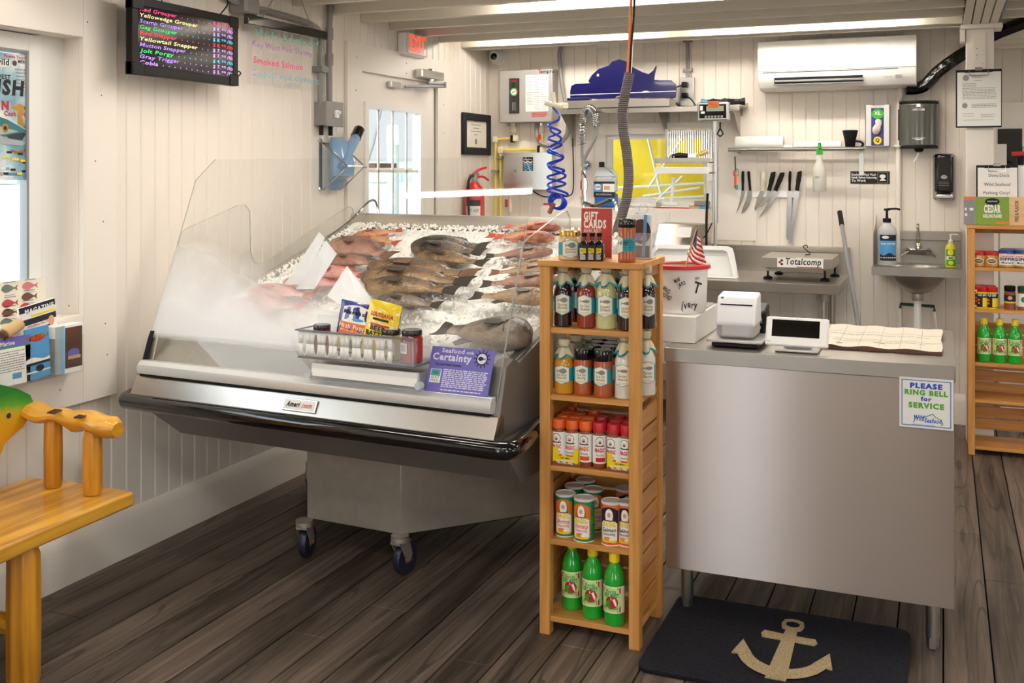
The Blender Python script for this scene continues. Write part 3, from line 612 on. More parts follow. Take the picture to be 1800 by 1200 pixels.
h0 = at(600, 296, X=XL+.12); h1 = at(627, 238, X=XL+.10); o_ = Vector((XL+.012, sc.y+.01, 0))
G().m('scoop_blue').tube([h0-o_, h1-o_], [.024, .027], 10).obj('handle', sp)
G().m('black_gloss').tube([h1-o_-(h1-h0).normalized()*.02, h1-o_+(h1-h0).normalized()*.05], [.031, .031], 8).obj('handle_end', sp, bev=.004)
# ---- poster, fish chart in window 1
XP = XL-.072
po = G().m('sky_blue'); yA, yB_ = 1.9, at(68, 200, X=XP).y; zA, zB = at(50, 316, X=XP).z, at(50, 98, X=XP).z
mm, n, b = node_mat('poster_clouds'); t = N(n, 'TexCoord'); nz = N(n, 'TexNoise'); nz.inputs['Scale'].default_value = 7; nz.inputs['Detail'].default_value = 5; n.links.new(t.outputs['Object'], nz.inputs[0])
n.links.new(ramp(n, nz.outputs[0], [(.38, '#6f9ab0'), (.5, '#a9cbd8'), (.6, '#eef3f2')]), b.inputs['Base Color']); b.inputs['Roughness'].default_value = .6
po = G().m('poster_clouds').bx(XP-.001, XP+.001, yA, yB_, zA, zB); S = plane((XP+.0015, 0, 0), (0, 1, 0), (0, 0, 1))
pz = lambda px, py: (at(px, py, X=XP).y, at(px, py, X=XP).z)
def PT(m_, s_, px, py, h, **k): u, v = pz(px, py); po.m(m_).text(S, s_, u, v, h, **k)
PT('red', 'Florida Tournament', 62, 107, .011, ax='r', bold=.02); po.m('paper').poly(S, [pz(-4, 104), pz(18, 106), pz(16, 118), pz(-4, 117)]); PT('ink', 'wild', 15, 115, .022, ax='r', bold=.03, d=.001)
u, v = pz(25, 111); po.m('brown').ell(S, u, v, .010, .010); PT('ink', 'MERCURY', 61, 114, .011, ax='r', bold=.02, shear=.2)
for k in range(6): PT('ink', 'AUGUST 2017 KEY', 57-abs(k-2)*1.2, 126+k*6, .006, ax='r', bold=.01)
PT('ink', 'KINGFISH', 42, 168, .05, ax='r', bold=.05, shear=.1); PT('ink', 'THE OLD WEST', 18, 140, .016, ax='r', bold=.03)
PT('red', 'Cash Prizes!', 60, 206, .016, ax='r', bold=.04); PT('red', 'WIN', 15, 193, .03, ax='r', bold=.05)
# gold hook, flag, fish head
po.m('gold').poly(S, [pz(18, 188), pz(34, 182), pz(50, 191), pz(40, 193), pz(38, 205), pz(44, 226), pz(30, 216), pz(30, 195)], .0008).poly(S, [pz(17, 262), pz(30, 266), pz(48, 261), pz(40, 269), pz(24, 269)], .0008)
po.m('navy').poly(S, [pz(46, 171), pz(64, 180), pz(58, 187), pz(46, 180)], .0008).m('red').poly(S, [pz(50, 176), pz(64, 182), pz(62, 184), pz(49, 178)], .001)
mat('fish_teal', '#2f6f78', .4); mat('fish_grey', '#a7b1b4', .4); mat('fish_dark', '#1d2a30', .5)
po.m('fish_teal').poly(S, [pz(-40, 205), pz(-10, 202), pz(12, 210), pz(32, 221), pz(50, 233), pz(30, 234), pz(10, 240), pz(-40, 242)], .001)
po.m('fish_grey').poly(S, [pz(-40, 240), pz(0, 238), pz(15, 244), pz(48, 250), pz(38, 256), pz(10, 254), pz(-40, 248)], .0012).poly(S, [pz(-40, 225), pz(0, 222), pz(32, 231), pz(8, 236), pz(-40, 240)], .0013)
po.m('fish_dark').poly(S, [pz(10, 238), pz(36, 233), pz(46, 234), pz(38, 246), pz(15, 243)], .0014)
u, v = pz(8, 225); po.m('gold').ell(S, u, v, .014, .016, .0016).m('ink').ell(S, u, v, .007, .007, .002)
for k in range(44):
    a_, b_ = random.choice([(random.uniform(2, 64), random.uniform(262, 306)), (random.uniform(48, 64), random.uniform(240, 300))]); u, v = pz(a_, b_)
    po.m(random.choice(['navy', 'red', 'ink', 'yellow', 'paper', 'water_blue'])).band(S, u-.011, u+.011, v+.004, v-.004, 1, .001+k*.00003)
PT('ink', 'ARSDIRECTORY.com', 34, 308, .010, ax='r', bold=.03)
tag(po.obj('tournament_poster', bev=0), 'colourful fishing tournament poster with a fish head in the left window', 'poster')
XC = XL-.05
c = G().m('paper_old').bx(XC-.001, XC+.001, 2.2, at(80, 530, X=XC).y, at(60, 590, X=XC).z, at(79, 487, X=XC).z); S = plane((XC+.0015, 0, 0), (0, 1, 0), (0, 0, 1))
mat('f_red', '#b5414a', .6); mat('f_pink', '#cf7a7c', .6); mat('f_grey', '#6f7a70', .6); mat('f_brown', '#6b4636', .6)
for (px, py, k) in ((16, 507, 'f_grey'), (52, 502, 'f_pink'), (17, 533, 'f_red'), (51, 521, 'f_brown'), (17, 549, 'f_brown'), (48, 539, 'f_red'), (50, 562, 'f_red'), (14, 566, 'f_grey')):
    q = at(px, py, X=XC); c.m(k).fishlogo(S, q.y, q.z, .070, .0008, 1, .40).m('grey_ink').band(S, q.y-.025, q.y+.025, q.z+.024, q.z+.021, 1, .0008).band(S, q.y-.02, q.y+.02, q.z-.022, q.z-.024, 1, .0008)
tag(c.obj('fish_chart'), 'cream fish chart with rows of coloured fish at the window bottom', 'poster')
# ---- leaflets and acrylic pockets under window 1
XQ = XL+.024
o = empty('leaflet_pocket_rack', 'row of clear acrylic leaflet pockets below the left window', 'leaflet rack', (XQ, 0, 0))
ya, yb_ = 1.9, at(147, 620, X=XQ+.075).y; zl = at(100, 660, X=XQ+.06).z; zt = at(140, 586, X=XQ+.06).z
G().m('acrylic').bx(0, .003, ya, yb_, zl, zt+.02).bx(0, .075, ya, yb_, zl-.004, zl).obj('back_panel', o)
Y_ = lambda px: at(px, 620, X=XQ+.05).y
yy = [ya, ya+.25, Y_(50), Y_(92), yb_]
for a, b_ in zip(yy, yy[1:]): G().m('acrylic').bx(.072, .075, a+.004, b_-.002, zl, zl+(.13 if b_ == yb_ else .09)).bx(0, .075, b_-.003, b_, zl, zl+.13).obj('pocket_front', o)
def leaflet(name, ya, yb_, z0, z1, x, th, mats, label, draw, lean=.0):
    g = G().m(mats).bx(0, th, 0, yb_-ya, 0, z1-z0); draw(g, plane((th, 0, 0), (0, 1, 0), (0, 0, 1)), yb_-ya, z1-z0)
    q = g.obj(name); q.location = (x, ya, z0); q.rotation_euler = (lean, 0, 0); return tag(q, label, 'leaflet')
Y_ = lambda px: at(px, 620, X=XQ+.05).y
def d1_(g, S, W, H): g.m('lilac').band(S, 0, W, H, H*.8, 1).m('green').band(S, 0, W, H*.8, H*.775, 1, .0006).m('paper').text(S, 'Marine', W*.6, H*.84, .014, ax='r', bold=.02, d=.001).m('grey_ink').rows(S, .02, W*.85, H*.7, H*.3, 9, .003).m('water_blue').band(S, W*.55, W*.78, H*.24, H*.12, 1)
leaflet('white_leaflet', Y_(-20), Y_(52), zl+.001, at(25, 592, X=XQ+.06).z, XQ+.05, .004, 'paper', 'white leaflet with lilac heading in the leftmost acrylic pocket', d1_)
def d2_(g, S, W, H): g.m('red').ell(S, W*.5, H*.8, W*.34, H*.07).m('gold').text(S, 'DOLPHIN', W*.5, H*.785, .014, bold=.03, d=.001).m('paper').band(S, 0, W, lambda u: H*(.4+.03*math.sin(u*60)), H*.33, 8).band(S, 0, W, H*.16, H*.13, 2).m('navy').band(S, 0, W, H*.33, H*.28, 2).ell(S, W*.55, H*.2, .018, .012, .001)
leaflet('blue_leaflet', Y_(46), Y_(88), zl+.001, at(60, 578, X=XQ+.06).z, XQ+.05, .004, 'water_blue', 'blue sea themed leaflet between the white leaflet and brown card stack', d2_, .06)
def d3_(g, S, W, H): g.m('brown').band(S, W*.35, W*.97, H*.95, H*.1, 4).m('fish_grey').band(S, 0, W*.3, H, 0, 2).m('lilac').ell(S, W*.65, H*.4, W*.22, H*.1, .001).m('tan').band(S, W*.45, W*.9, H*.35, H*.28, 4, .0012).m('sky_blue').band(S, W*.2, W*.33, H, 0, 1, .001)
leaflet('card_stack', Y_(92), Y_(141), zl+.001, at(115, 572, X=XQ+.06).z, XQ+.008, .055, 'paper', 'thick stack of brown and blue cards in the rightmost acrylic pocket', d3_)
def d4_(g, S, W, H): g.m('navy').band(S, 0, W, H, H*.84, 1).m('ink').band(S, 0, W, H*.66, H*.5, 1, .0006).m('yellow').band(S, W*.3, W, H*.74, H*.69, 1, .0008).m('paper').text(S, 'MAGAZINE', W*.55, H*.80, .016, bold=.04, d=.0015, w=W*.8).m('red').text(S, 'FISHING FACTS', W*.5, H*.42, .008, bold=.02, w=W*.6).m('ink').rows(S, W*.1, W*.9, H*.35, H*.1, 4, .006).m('skin').ell(S, W*.85, H*.45, .014, .018, .001)
leaflet('magazine', Y_(53), Y_(110)+.015, at(80, 600, X=XQ).z, at(80, 534, X=XQ).z, XQ+.004, .01, 'paper', 'dark covered magazine standing behind the blue leaflet', d4_, .12)
g = G().m('tan'); g.tube([at(8, 587, X=XQ+.05), at(36, 568, X=XQ+.05)], .021, 12).m('brown').tube([at(2, 591, X=XQ+.05), at(7, 588, X=XQ+.05)], .018, 10)
tag(g.obj('wooden_mallet_head', bev=.003), 'pale wooden cylinder lying on top of the leaflet pockets', 'wooden cylinder')

# ================= BACK WALL
# water heater
D = .12; x0, x1, z0, z1 = rect(877, 122, 971, 215, YB-D)
h = empty('water_heater', 'grey tankless water heater on the back wall near the corner', 'water heater', (0, YB, 0))
mat('heater_grey', '#b3afab', .35, metal=.3)
g = G().m('heater_grey').bx(x0, x1, -D, 0, z0, z1, ch=.008).bx(x0+.02, x0+.05, -.03, 0, z0-.02, z0); g.obj('casing', h, bev=.002)
S = FR(0, -D-.001, 0); X = lambda px: at(px, 160, Y=YB-D).x; Z = lambda py: at(925, py, Y=YB-D).z
g = G().m('black_gloss').box(((X(895)+X(913))/2, -D-.003, (Z(137)+Z(199))/2), (X(913)-X(895), .008, Z(137)-Z(199)), ch=.004)
S2 = FR(0, -D-.0075, 0); u, v = X(904), Z(161); g.m('green').ell(S2, u, v, .028, .028, .0002).m('red').band(S2, u, u+.027, v+.012, v-.012, 2, .0004).m('water_blue').band(S2, u-.027, u, v+.01, v-.01, 2, .0004).m('white_plastic').ell(S2, u, v, .02, .02, .0008).m('ink').line(S2, [(u-.014, v-.008), (u+.014, v+.008)], .005, .001)
g.m('grey_mid')
for k in (-1, 0, 1): g.band(S2, u-.002+k*.011, u+.002+k*.011, Z(179), Z(194), 1, .0004)
g.m('red').text(S2, 'STIEBEL', u, Z(143), .009, bold=.02); g.obj('control_panel', h)
g = G().m('paper').bx(X(924), X(964), -D-.002, -D, Z(196), Z(132)).m('grey_ink'); S3 = FR(0, -D-.0025, 0)
for k in range(3):
    a = X(926)+(X(964)-X(926))*k/3; wd = (X(964)-X(926))*.28; g.rows(S3, a, a+wd, Z(137), Z(158), 7, .003).rows(S3, a, a+wd, Z(163), Z(192 if k else 184), 9, .003)
g.obj('instruction_sheet', h)
g = G().m('red').text(S, 'T', X(946), Z(130), .026, ax='l', bold=.02).m('navy').text(S, 'empra', X(950), Z(130), .026, ax='l', bold=.02).m('red').rows(S, X(935), X(962), Z(199), Z(205), 3, .006); g.obj('printed_mark', h)
# lower silver box (water filter)
D2 = .08; x0, x1, z0, z1 = rect(886, 268, 970, 333, YB-D2)
o = G().m('alu').bx(x0, x1, YB-D2, YB, z0, z1); S = FR(0, YB-D2-.001, 0); X = lambda px: at(px, 290, Y=YB-D2).x; Z = lambda py: at(925, py, Y=YB-D2).z
o.m('black').band(S, X(919), X(937), Z(276), Z(300), 1, .0005)
o.m('paper').text(S, 'OceanWater', X(928), Z(281), .009, bold=.02, d=.001, w=X(936)-X(920))
for k, c in enumerate(('paper', 'sky_blue', 'water_blue', 'water_blue')):
    o.m(c).band(S, X(920), X(936), (lambda zc: lambda u: zc+.006+.005*math.cos((u-X(920))*180))(Z(285+k*4.2)), (lambda zc: lambda u: zc-.004+.005*math.cos((u-X(920))*180))(Z(285+k*4.2)), 16, .001)
o.m('green').ell(S, X(906), Z(300), .008, .008, .001)
tag(o.obj('water_filter_box', bev=.002), 'shiny silver box with a black wave sticker below the water heater', 'filter box')
# yellow water pipes
g = G(); Yp = YB-.03; P = lambda px, py: at(px, py, Y=Yp)
pipe = empty('yellow_water_pipes', 'yellow plastic water pipes with cream elbows below the water heater', 'pipes', (0, 0, 0))
g.m('yellow_pipe')
for a in ([(904, 225), (904, 243), (871, 245)], [(871, 245), (870, 420)], [(951, 226), (953, 262), (881, 264)], [(880, 264), (880, 420)]):
    pts = [P(*q) for q in a]
    if a[0][0]-a[-1][0] < 3: pts[1].x = pts[0].x
    g.tube(pts, .0105, 8)
g.obj('pipe', pipe)
g = G().m('cream_fit')
for q in ((871, 245), (880, 264), (906, 243), (953, 263), (903, 228), (951, 228)): g.box(P(*q), (.04, .035, .045), ch=.008)
g.tube([P(903, 216), P(903, 236)], .016, 10).tube([P(951, 216), P(951, 238)], .016, 10).m('chrome').tube([P(903, 214), P(903, 221)], .02, 8).tube([P(951, 214), P(951, 221)], .02, 8)
g.obj('elbow_fitting', pipe)
g = G().m('red').box(P(950, 243)+Vector((0, -.03, 0)), (.02, .014, .055), (0, .2, 0), ch=.004); g.obj('red_valve_handle', pipe)
g = G().m('red').box(P(893, 357)+Vector((0, -.03, 0)), (.02, .014, .055), ch=.004).m('cream_fit').tube([P(897, 345), P(897, 372)], .014, 8); g.obj('lower_valve', pipe)
g = G().m('black').box(P(901, 244), (.02, .045, .05), ch=.004).box(P(948, 262), (.02, .045, .05), ch=.004).m('conduit_grey').box(P(871, 301), (.05, .045, .018)).box(P(880, 277), (.04, .045, .018)); g.obj('pipe_clamp', pipe)
# fire extinguisher (red, behind the fish case)
fe = at(832, 360, X=XL+.16); fe = empty('fire_extinguisher', 'red fire extinguisher seen through the case glass by the corner', 'fire extinguisher', (XL+.075, at(834, 350, X=XL+.075).y, 0))
o_ = fe.location; zt = at(834, 322, X=XL+.075).z; k_ = 1.0
g = G().m('red').lathe([(.0, zt-.5), (.06, zt-.5), (.068, zt-.48), (.068, zt-.07), (.055, zt-.03), (.03, zt), (.02, zt+.01)], 18)
S = cylS(.0685, -PI/2+.3); g.m('paper').band(S, -.05, .05, zt-.11, zt-.42, 8).m('ink').band(S, -.05, .05, zt-.11, zt-.15, 8, .001).m('ink').text(S, 'FIRST ALERT', 0, zt-.19, .02, w=.085, d=.001).m('yellow').text(S, 'FireMaster', 0, zt-.235, .02, w=.085, bold=.02, d=.001)
g.obj('cylinder', fe)
g = G().m('grey_mid').lathe([(.02, zt), (.02, zt+.05), (.012, zt+.06)], 10).box((0, .02, zt+.055), (.03, .06, .03), ch=.004).lathe([(.014, -.01), (.014, .02)], 8, (-.03, .01, zt+.05), 'X'); g.obj('valve', fe)
g = G().m('red').tube(smooth([(0, -.02, zt+.06), (.02, .03, zt+.09), (.04, .1, zt+.105)]), .009, 6).tube(smooth([(0, 0, zt+.035), (.03, .06, zt+.045), (.05, .12, zt+.02)]), .008, 6); g.obj('squeeze_handle', fe)
G().m('black').tube(smooth([(0, -.02, zt+.05), (0, -.07, zt+.04), (-.0, -.1, zt-.03), (0, -.085, zt-.25), (0, -.05, zt-.36)]), .009, 8).obj('hose', fe)
# security camera
p = at(872, 99, Y=YB-.05)
sc_ = empty('security_camera', 'small white dome security camera in the ceiling corner', 'camera', (p.x, YB, p.z))
G().m('white_plastic').lathe([(.058, 0), (.058, -.02), (.05, -.045), (.045, -.05)], 18, (0, 0, 0), 'Y').obj('base', sc_)
G().m('white_plastic').lathe([(.042, -.04), (.044, -.07), (.036, -.088), (.03, -.09)], 18, (0, 0, -.005), 'Y').m('black_gloss').lathe([(.03, -.088), (.02, -.092), (0, -.094)], 14, (0, 0, -.005), 'Y').obj('lens_ball', sc_)
# blue fish-shaped sign on the shelf
Yf = YB-.20; P = lambda px, py: (at(px, py, Y=Yf).x, at(px, py, Y=Yf).z)
out = [(1002, 172), (1002, 160), (1004, 151), (1012, 147), (1036, 146), (1034, 142), (1040, 132), (1052, 121), (1070, 115), (1076, 108), (1088, 104), (1099, 107), (1112, 118), (1130, 127), (1140, 130), (1148, 124), (1153, 115), (1154, 118), (1151, 130), (1150, 140), (1160, 141), (1180, 141), (1188, 148), (1189, 158), (1187, 172), (1150, 172), (1100, 172), (1050, 174)]
g = G().m('blue_gloss').prism([P(*q) for q in out][::-1], .012, lambda u, v, d: Vector((u, Yf+d, v)))
S = FR(0, Yf-.0006, 0); u, v = P(1051, 132); g.m('white_plastic').ell(S, u, v, .008, .009, .0006)
g.line(S, [P(1002, 167), P(1188, 160)], .004, .0004); u, v = P(1135, 161); g.ell(S, u, v, .022, .005, .0008)
g.m('blue_gloss').bx(P(1000, 177)[0], P(1040, 177)[0], Yf-.04, Yf, P(1000, 178)[1], P(1000, 173)[1])
tag(g.obj('fish_shaped_sign', bev=.0015), 'glossy dark blue fish shaped sign board standing on the high wall shelf', 'sign')
# high steel wall shelf with brackets
Ys = YB-.31; zs = at(1100, 189, Y=Ys).z; xs0 = at(985, 189, Y=Ys).x; xs1 = at(1300, 185, Y=Ys).x
o = empty('steel_wall_shelf', 'long stainless steel shelf high on the back wall over the window', 'shelf', (0, 0, 0))
G().m('steel').bx(xs0, xs1, Ys, YB, zs-.004, zs).bx(xs0, xs1, Ys-.002, Ys+.012, zs-.035, zs).bx(xs0, xs1, YB-.004, YB, zs, zs+.03).obj('shelf_board', o, bev=.002)
for px in (1000, 1168, 1299):
    x = at(px, 210, Y=YB-.15).x-.02
    g = G().m('galv').prism([(0, 0), (-.27, 0), (-.27, -.02), (-.03, -.17), (0, -.22)], .004, lambda u, v, d: Vector((x+d, YB+u, zs-.004+v))).bx(x-.014, x+.018, YB-.004, YB, zs-.24, zs-.004).bx(x-.0, x+.025, YB-.27, YB, zs-.008, zs-.004)
    g.obj('bracket', o)
# steel tray on the shelf
xa, xb = at(990, 180, Y=Ys-.02).x, at(1178, 175, Y=Ys-.02).x
g = G().m('steel').bx(xa, xb, Ys-.03, Ys+.13, zs, zs+.004).bx(xa, xb, Ys-.03, Ys-.026, zs, zs+.05).bx(xa, xb, Ys+.126, Ys+.13, zs, zs+.04).bx(xa, xa+.004, Ys-.03, Ys+.13, zs, zs+.05).bx(xb-.004, xb, Ys-.03, Ys+.13, zs, zs+.05)
tag(g.obj('steel_tray', bev=.001), 'long shallow steel tray lying on the high shelf before the blue sign', 'tray')
g = G().m('galv').tube(smooth([at(a, b_, Y=Ys+.03) for a, b_ in ((1082, 178), (1084, 171), (1092, 170), (1100, 174), (1118, 174), (1112, 178))], 5), .005, 6)
tag(g.obj('wire_hook'), 'bent grey wire hook resting in the steel tray', 'hook')
# power outlet with plugs
p0 = at(1210, 150, Y=YB)
ou = empty('power_outlet', 'grey power outlet with two black plugs above the steel shelf', 'outlet', (p0.x, YB, 0))
zc = p0.z
G().m('conduit_grey').tube([(0, -.02, zc+.02), (0, -.02, 2.4)], .012, 8).bx(-.03, .03, -.03, -.0, at(1208, 72, Y=YB).z-.01, at(1208, 72, Y=YB).z+.01).bx(-.03, .03, -.03, 0, at(1208, 124, Y=YB).z-.01, at(1208, 124, Y=YB).z+.01).obj('conduit', ou)
G().m('alu').bx(-.045, .045, -.045, 0, zc-.14, zc+.05).obj('plate', ou, bev=.003)
for k, dz in enumerate((.0, -.07)):
    pg = G().m('black').box((-.01, -.06, zc+dz), (.035, .05, .035), ch=.006).tube(smooth([(-.01, -.085, zc+dz), (-.08+.12*k, -.09, zc+dz-.03), (-.09+.16*k, -.08, zc+dz-.09), (.0, -.09, zc-.17), (.06, -.1, zc-.17)]), .0045, 6); pg.obj('plug', ou)
# scale indicator on post
Yi = 6.28; x0, x1, z0, z1 = rect(1225, 179, 1281, 212, Yi)
si = empty('scale_indicator', 'silver digital scale readout with orange tag on top of a steel post', 'scale display', ((x0+x1)/2, Yi, z0)); hw = (x1-x0)/2; hz_ = z1-z0
G().m('alu').box((0, .03, hz_/2), (2*hw, .06, hz_), ch=.01).obj('housing', si, bev=.003)
S = FR(0, -.001, 0); mat('lcd', '#8f9a84', .3)
g = G().m('black_gloss').band(S, -hw*.85, hw*.85, hz_*.88, hz_*.12, 1, .0006).m('lcd').band(S, -hw*.4, hw*.7, hz_*.78, hz_*.5, 1, .0012).m('white_plastic').band(S, -hw*.8, -hw*.62, hz_*.8, hz_*.55, 1, .0012).band(S, -hw*.75, -hw*.5, hz_*.5, hz_*.38, 1, .0012).m('grey_mid')
for k in range(6): g.band(S, -hw*.5+k*hw*.2, -hw*.36+k*hw*.2, hz_*.27, hz_*.16, 1, .0012)
g.obj('display_panel', si)
g = G().m('orange').bx(-hw*.3, hw*.4, -.004, .03, hz_*.72, hz_*1.04).m('ink').rows(FR(0, -.0045, 0), -hw*.26, hw*.36, hz_*.95, hz_*.78, 3, .003); g.obj('orange_tag', si)
G().m('alu').tube([(hw, .03, hz_*.5), (hw+.02, .03, hz_*.5)], .012, 8).obj('side_knob', si)
px_ = at(1257, 300, Y=Yi+.05).x; zb_ = at(1257, 392, Y=Yi+.05).z
sp_ = tag(G().m('alu').tube([(px_, Yi+.05, zb_), (px_, Yi+.05, z0+.02)], .019, 14).tube([(px_, Yi+.05, .875), (px_, Yi+.05, zb_)], .012, 10).bx(px_-.06, px_+.06, Yi-.0, Yi+.12, .872, .88).obj('display_post'), 'round steel post carrying the scale display at the table', 'post')
g = G().m('black').tube(smooth([(px_-.05, Yi+.07, zb_+.18), (px_-.055, Yi+.06, zb_), (px_-.05, Yi+.03, .89)]), .008, 8).tube(smooth([(px_-.015, Yi+.03, zb_), (px_-.03, Yi-.02, zb_-.05), (px_-.06, Yi+.0, zb_-.09)]), .004, 6)
tag(g.obj('scale_cable'), 'black cable hanging beside the steel display post', 'cable')
p = at(1266, 215, Y=Yi); g = G().m('black').tube([p, p+Vector((0, 0, -.04))], .005, 6)
for s_ in (-1, 1): g.tube([p+Vector((0, 0, -.035)), p+Vector((s_*.018, 0, -.07)), p+Vector((0, 0, -.085))], .005, 6)
tag(g.obj('binder_clip'), 'black clip hanging under the scale display', 'clip')
# black tools / remote on the shelf right end
for k, (a, b_, lab, c_) in enumerate(((1233, 1246, 'black and blue handheld tool left end of the clutter on the shelf', 'water_blue'), (1252, 1266, 'black handheld tool behind the scale display on the shelf', 'black'), (1272, 1300, 'black torch lying at the right end of the steel shelf', 'black'))):
    p = at(a, 180, Y=YB-.2); q = at(b_, 178, Y=YB-.2); z = zs+.028
    g = G().m('black').tube([(p.x, YB-.2, z), (q.x, YB-.2, z)], [.022, .016], 8); g.tube([(q.x, YB-.2, z), (q.x+.03, YB-.19, z)], [.016, .026], 8)
    g.m(c_).box(((p.x+q.x)/2, YB-.222, z), (.04, .006, .03)).m('black').tube([(p.x, YB-.2, z), (p.x-.03, YB-.15, zs+.008)], .007, 6)
    tag(g.obj('hand_tool'), lab, 'tool')
# wire basket and shelf in front of window 2
Yw = 6.34; x0, x1, z0, z1 = rect(1170, 228, 1254, 278, Yw); wz = at(1200, 278, Y=Yw).z
o = empty('wire_rack_shelf', 'small steel rack shelf with wire back in front of the window', 'rack', (0, 0, 0)); xl = at(1153, 280, Y=Yw-.1).x
g = G().m('steel').bx(xl, x1, Yw-.12, Yw-.112, wz-.03, wz).bx(xl, x1, Yw, Yw+.008, wz-.03, wz).bx(xl, xl+.006, Yw-.12, Yw, wz-.03, wz).bx(xl, x1, Yw-.12, Yw, wz-.03, wz-.024); g.obj('tray_shelf', o)
G().m('galv').bx(x0-.005, x0+.012, Yw, Yw+.012, wz, z1+.005).bx(x0, x1, Yw, Yw+.006, z1-.004, z1).obj('rack_frame', o)
g = G().m('chrome')
for k in range(20): x = x0+(x1-x0)*(k+1)/21; g.tube([(x, Yw+.003, wz), (x, Yw+.003, z1)], .0018, 5, cap=False)
g.obj('wire_grid', o)
G().m('white_plastic').bx(xl, x1, Yw-.12, Yw, wz-.095, wz-.085).bx(xl, x1, Yw-.124, Yw-.12, wz-.095, wz-.055).bx(xl, xl+.006, Yw-.12, Yw, wz-.095, wz-.06).bx(x1-.01, x1, Yw-.12, Yw, wz-.14, wz).obj('lower_tray', o, bev=.002)
p = at(1180, 272, Y=Yw-.07)
tag(G().m('black').tube([(p.x, p.y, wz+.008), (p.x+.05, p.y, wz+.015), (p.x+.13, p.y+.01, wz+.012)], [.012, .02, .012], 8).m('black_gloss').lathe([(0, 0), (.02, .005), (.026, .02), (.016, .035), (0, .04)], 12, (p.x+.01, p.y, wz-.02)).obj('black_brush'), 'black brush lying on the small steel rack shelf', 'brush')
p = at(1216, 272, Y=Yw-.07)
g = G().m('white_plastic').tube([(p.x-.02, p.y, wz+.005), (p.x+.03, p.y, wz+.005)], [.022, .026], 8).m('tan').tube([(p.x+.05, p.y, wz+.018), (p.x+.10, p.y, wz+.04)], [.012, .017], 6); tag(g.obj('white_scrub_brush'), 'white and tan scrubbing brush beside the black brush', 'brush')
p = at(1183, 284, Y=Yw-.1); tag(G().m('green').box((p.x, Yw-.07, wz-.079), (.15, .07, .011), ch=.003).obj('green_scouring_pad'), 'dark green scouring pad on the lower white tray', 'scouring pad')
# dish soap jug, squeegee and brush on the ledge
zL = 1.262
p = at(1066, 340, Y=YB-.07); dj = empty('dish_soap_jug', 'large clear jug of blue dish soap on the window ledge', 'jug', (p.x, YB-.075, zL))
mat('soap_blue', '#1f5fae', .15); mat('clear_plastic', '#dfe6ea', .15, alpha=.55)
g = G().m('soap_blue').box((0, 0, .05), (.15, .09, .10), ch=.02).m('clear_plastic').box((0, 0, .155), (.148, .088, .11), ch=.02)
g.at((0, 0, 0)).raw([(-.074, -.044, .21), (.074, -.044, .21), (.074, .044, .21), (-.074, .044, .21), (-.05, -.02, .27), (-.01, -.02, .27), (-.01, .02, .27), (-.05, .02, .27)], [(0, 1, 5, 4), (1, 2, 6, 5), (2, 3, 7, 6), (3, 0, 4, 7), (4, 5, 6, 7)]); g.obj('bottle', dj, bev=.004)
G().m('clear_plastic').tube(smooth([(-.01, 0, .255), (.04, 0, .25), (.066, 0, .215), (.07, 0, .17)]), .012, 8).obj('handle', dj)
G().m('navy').lathe([(.019, 0), (.019, .035), (.016, .038), (0, .038)], 14, (-.032, 0, .268)).obj('cap', dj)
S = FR(0, -.0465, 0); g = G().m('navy').band(S, -.073, .073, .175, .07, 1).m('water_blue').band(S, -.072, -.015, .16, .105, 1, .0008).m('paper').band(S, -.01, .072, .16, .105, 1, .0008).m('paper').ell(S, -.044, .138, .024, .02, .001).m('navy').text(S, 'DAWN', -.044, .13, .017, bold=.03, d=.0016, w=.04).m('tan').band(S, 0, .04, .145, .12, 2, .0012).m('paper').text(S, 'PROFESSIONAL', 0, .083, .011, d=.001, w=.11).m('sky_blue').text(S, 'detergent', -.04, .11, .01, d=.001); g.obj('label', dj)
p = at(1180, 335, Y=YB-.05); q = at(1183, 311, Y=YB-.05)
sg = empty('window_squeegee', 'white squeegee with red blade leaning on the window ledge', 'squeegee', (0, 0, 0))
G().m('white_plastic').tube([at(1180, 358, Y=YB-.05), at(1184, 312, Y=YB-.04)], [.009, .014], 8).box(at(1179, 358, Y=YB-.06), (.10, .02, .02), ch=.004).obj('handle', sg)
a, b_ = at(1149, 361, Y=YB-.06), at(1212, 361, Y=YB-.06); G().m('red').bx(a.x, b_.x, YB-.07, YB-.062, zL, zL+.008).m('white_plastic').bx(a.x, b_.x, YB-.072, YB-.058, zL+.008, zL+.014).obj('blade', sg)
p = at(1158, 352, Y=YB-.07); g = G().m('white_plastic').tube(smooth([(p.x-.03, YB-.07, zL+.01), (p.x-.005, YB-.07, zL+.05), (p.x+.03, YB-.07, zL+.06), (p.x+.03, YB-.07, zL+.04)]), .009, 8).m('galv').box((p.x, YB-.07, zL+.025), (.03, .02, .03)); tag(g.obj('scraper'), 'small white handled scraper at the left of the squeegee', 'scraper')
p0 = at(1222, 355, Y=YB-.06); g = G().m('conduit_grey').box((p0.x+.045, YB-.06, zL+.036), (.10, .03, .03), ch=.004).m('tan').tube([(p0.x-.04, YB-.06, zL+.010), (p0.x+.03, YB-.06, zL+.011)], .010, 8).m('water_blue').tube([(p0.x+.03, YB-.06, zL+.011), (p0.x+.09, YB-.06, zL+.012)], .011, 8)
tag(g.obj('scrub_brush'), 'grey bristle brush with blue ended handle on the window ledge', 'brush')
p = at(1174, 382, Y=YB-.105); G().m('white_plastic').box((p.x, YB-.107, p.z), (.024, .014, .07), ch=.006).tube(smooth([(p.x, YB-.115, p.z+.0), (p.x, YB-.13, p.z-.015), (p.x, YB-.125, p.z-.004)]), .004, 6).obj('wall_hook'); tag(bpy.data.objects['wall_hook'], 'white adhesive hook on the ledge front below the window', 'hook')
